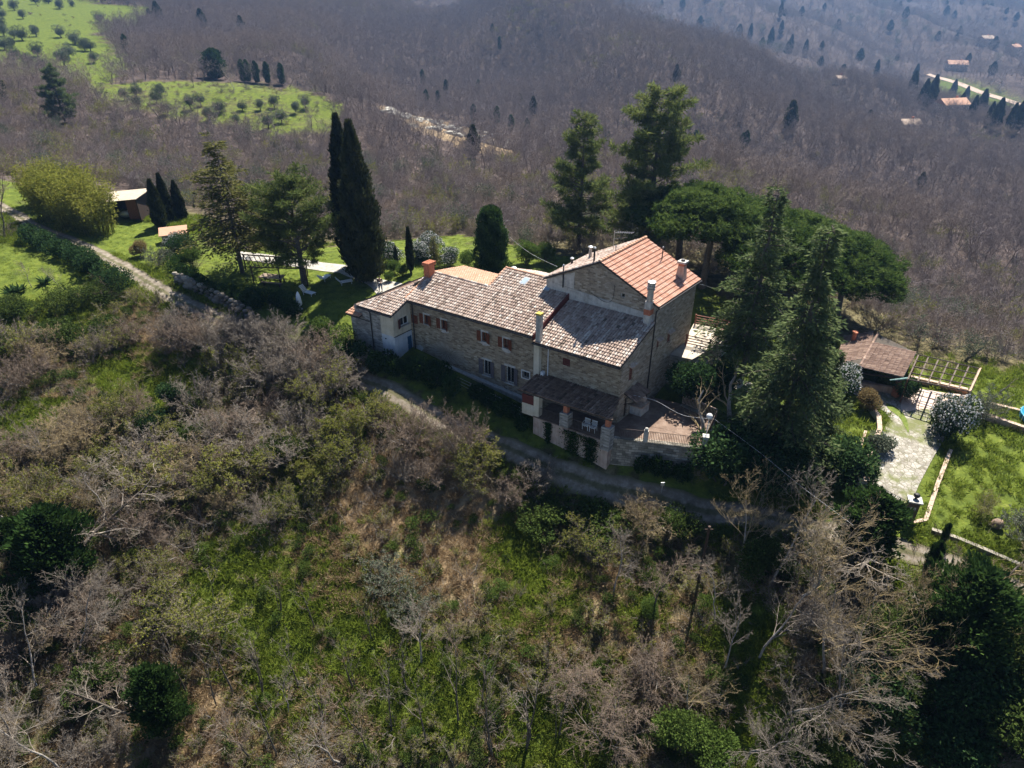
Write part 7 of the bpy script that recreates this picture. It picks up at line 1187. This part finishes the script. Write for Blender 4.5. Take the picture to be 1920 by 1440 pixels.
# undergrowth of the slope in front
def fgmask(x, y, z, pad=2.0):
    px, py, ok = inview(x, y, z); rd = road_dist(x, y); ry = road_y(x); ok &= (y < ry - .5) & (rd > pad) & ~inpoly(px, py, PLOT) & ~inpoly(px, py, GARDEN); return ok
und = [onemesh(v_twigshrub(250 + i, ('twig', 'twig_red', 'twig_lich', 'twig_red')[i], 1.5, .8, nb=(6, 4), stems=9, thin=.006)) for i in range(4)] + [onemesh(v_bush(260 + i, ('lf_bramble', 'lf_green', 'lf_bramble')[i], .9, .8, 700, .09, 5, stem='twig')) for i in range(3)] + [onemesh(v_budshrub(270, 'lf_bud', 500, 1.4, .08, 'twig', 7))]
x, y = jgrid(-62, 66, 14, 88, .95); z = gz(x, y); ok = fgmask(x, y, z, 1.35); gq = zsum(x, y, GREENW); dq = zsum(x, y, DRYW); ok &= rs.random(len(x)) > np.clip(gq * .95 + dq * .5, 0, .93); z = z + lump(x, y) * wild(x, y, z) * .55; x, y, z = x[ok], y[ok], z[ok]; n = len(x)
zone = np.sin(x * .21 + 1) * np.sin(y * .27) + .6 * np.sin(x * .11 - y * .16); r_ = rs.random(n) + zone * .22; right = np.clip((x - 8) / 25, 0, 1) * .18; idx = np.where(r_ + right * -1 < .38, rs.integers(0, 4, n), np.where(r_ < .78, 4 + rs.integers(0, 3, n), 7)); s = rs.uniform(.6, 1.5, n)
scatter('undergrowth', 'tangled brambles and dry brush over the slope below the track', 'undergrowth', np.stack([x, y, z], 1), np.stack([rs.normal(0, .1, n), rs.normal(0, .1, n), rs.uniform(0, 6.28, n)], 1), np.stack([s, s, s * rs.uniform(.8, 1.2, n)], 1), idx, und)
# tall bare thickets nobody could count
THK = [[(-40, 640), (220, 655), (330, 640), (420, 625), (700, 745), (690, 870), (600, 900), (520, 1000), (400, 960), (250, 1010), (-40, 1120)], [(-40, 1120), (270, 1060), (240, 1480), (-40, 1480)], [(610, 1220), (780, 1090), (1000, 1150), (1060, 1480), (560, 1480)], [(700, 790), (1000, 870), (1060, 980), (880, 960), (760, 930)], [(1080, 990), (1340, 960), (1640, 1060), (1700, 1160), (1620, 1480), (1330, 1480), (1350, 1280), (1160, 1210)], [(1680, 1150), (1960, 1150), (1960, 1480), (1700, 1480)]]
x, y = jgrid(-62, 66, 14, 88, 1.75); z = gz(x, y); ok = fgmask(x, y, z, 2.0); px, py = proj(np.stack([x, y, z], -1)); inz = np.zeros(len(x), bool)
for q in THK: inz |= inpoly(px, py, q)
ok &= inz & (rs.random(len(x)) < np.where(inpoly(px, py, THK[2]) | inpoly(px, py, THK[3]), .13, .24) - .4 * zsum(x, y, GREENW)); z = z + lump(x, y) * wild(x, y, z) * .55; x, y, z, px, py = x[ok], y[ok], z[ok], px[ok], py[ok]; n = len(x); thk = [onemesh(v) for v in PROTO['twigshrub'][1]] + [onemesh(PROTO['tangle'][1][0]), onemesh(PROTO['bramble'][1][0]), onemesh(PROTO['budshrub'][1][1]), onemesh(PROTO['budshrub'][1][2])]
r_ = rs.random(n); rightz = px > 1330; idx = np.where(r_ < .45, rs.integers(0, 4, n), np.where(r_ < .52, 4, np.where(r_ < (.96 if True else 1), np.where(rightz, 5, 6 + rs.integers(0, 2, n)), 5))); idx = np.where((px < 280) & (py > 1080) & (idx > 4), rs.integers(0, 4, n), idx); idx = np.where(rightz & (rs.random(n) < .3), 5, idx); s = rs.uniform(.75, 1.55, n) * np.where(idx == 5, 1.5, 1)
scatter('thicket', 'dense bare grey-brown thicket on the slope below the track', 'thicket', np.stack([x, y, z], 1), np.stack([rs.normal(0, .1, n), rs.normal(0, .1, n), rs.uniform(0, 6.28, n)], 1), np.stack([s, s, s * rs.uniform(.85, 1.2, n)], 1), idx, thk)
# grass
def tuft(seed, m, h, mat, spread=.3, w=.02, fl=.8):
    rg = np.random.default_rng(seed); a = rg.uniform(0, 6.28, m); q = np.sqrt(rg.random(m)) * spread; Pn = np.stack([np.cos(a) * q, np.sin(a) * q, np.zeros(m)], 1); return leafmesh('tuft', [leaves(Pn, np.stack([rg.normal(0, fl, m), rg.normal(0, fl, m), np.ones(m)], 1), h, w, rg)], M[mat])
gt_ = [tuft(i, 70, .38, 'gr_green', .36, .042) for i in range(3)] + [tuft(5, 50, .16, 'gr_green', .35, .03)]; dt_ = [tuft(10 + i, 80, .5, 'gr_dry', .28, .03, .9) for i in range(3)]
x, y = jgrid(-66, 66, 14, 95, .5); z = gz(x, y); px, py, ok = inview(x, y, z); rd = road_dist(x, y); ok &= rd > 1.0; gq = np.maximum(zsum(x, y, GREENW), np.where(rd < 2.2, .8, 0)); lawn = inpoly(px, py, GARDEN) | inpoly(px, py, PLOT); ok &= rs.random(len(x)) < np.where(lawn, .4, gq * 1.7); M2 = np.stack([x - HC[0], y - HC[1]]); sol = np.linalg.solve(np.array([E1[:2], E2[:2]]).T, M2); ok &= ~((sol[0] > -8) & (sol[0] < 27) & (sol[1] > -3) & (sol[1] < 12))
drv = np.array(DRV); dd_ = np.sqrt(((x[:, None] - drv[None, ::3, 0]) ** 2 + (y[:, None] - drv[None, ::3, 1]) ** 2).min(1)); ok &= dd_ > 2.4; z = z + lump(x, y) * wild(x, y, z) * .55
for q in ([(612, 490), (655, 496), (706, 518), (770, 533), (745, 562), (716, 566), (690, 540), (640, 518)], [(440, 468), (660, 496), (640, 516), (440, 488)], [(1690, 722), (1825, 742), (1800, 782), (1685, 772)]): ok &= ~inpoly(px, py, q)
x, y, z, lw_ = x[ok], y[ok], z[ok], lawn[ok]; n = len(x); mown = lw_ & (x < 26); s = rs.uniform(.6, 1.5, n) * np.where(mown, .55, 1.0); idx = np.where(mown, 3, rs.integers(0, 3, n))
scatter('grass', 'fresh green grass on the lawns and the open patches of the slope', 'grass', np.stack([x, y, z], 1), np.stack([rs.normal(0, .1, n), rs.normal(0, .1, n), rs.uniform(0, 6.28, n)], 1), np.stack([s, s, s], 1), idx, gt_)
x, y = jgrid(-62, 62, 14, 80, .62); z = gz(x, y); ok = fgmask(x, y, z, 1.8); dq = zsum(x, y, DRYW); gq = zsum(x, y, GREENW); ok &= rs.random(len(x)) < np.clip(.55 + dq - gq * .8, 0, 1); z = z + lump(x, y) * wild(x, y, z) * .55; x, y, z = x[ok], y[ok], z[ok]; n = len(x); s = rs.uniform(.6, 1.5, n)
scatter('dry_grass', 'pale dry grass and dead stalks on the slope', 'dry grass', np.stack([x, y, z], 1), np.stack([rs.normal(0, .15, n), rs.normal(0, .15, n), rs.uniform(0, 6.28, n)], 1), np.stack([s, s, s], 1), rs.integers(0, 3, n), dt_)
# bare rocks of the spur
sp_ = thing('rock_outcrop', 'pale strip of bare rock along the spur in the valley', 'rocks', G(850, 250)); oq = np.array(sp_.location); rg = random.Random(9)
for k in range(90):
    f = k / 90; px_, py_ = 722 + f * 255 + rg.gauss(0, 6), 208 + f * 70 + rg.gauss(0, 5); q = G(px_, py_); a = rg.uniform(.5, 1.6); MB().ball(q - oq, (a * 1.6, a, a * .55), 6, 4, rg.random()).part('rock', M['rock'], sp_)
# ---------------------------------------------------------------- the air
hz = MB(); hz.box((350, 1240, -95), (4300, 3340, 610)); m, n, o = newmat('haze_air'); pv = n.nodes.new('ShaderNodeVolumePrincipled'); pv.inputs['Color'].default_value = (.3, .55, 1, 1); pv.inputs['Density'].default_value = .00036; pv.inputs['Anisotropy'].default_value = .7; n.links.new(pv.outputs[0], o.inputs['Volume'])
ho = hz.part('haze', m); tag(ho, 'thin blue haze filling the valley air', 'haze', kind='stuff')
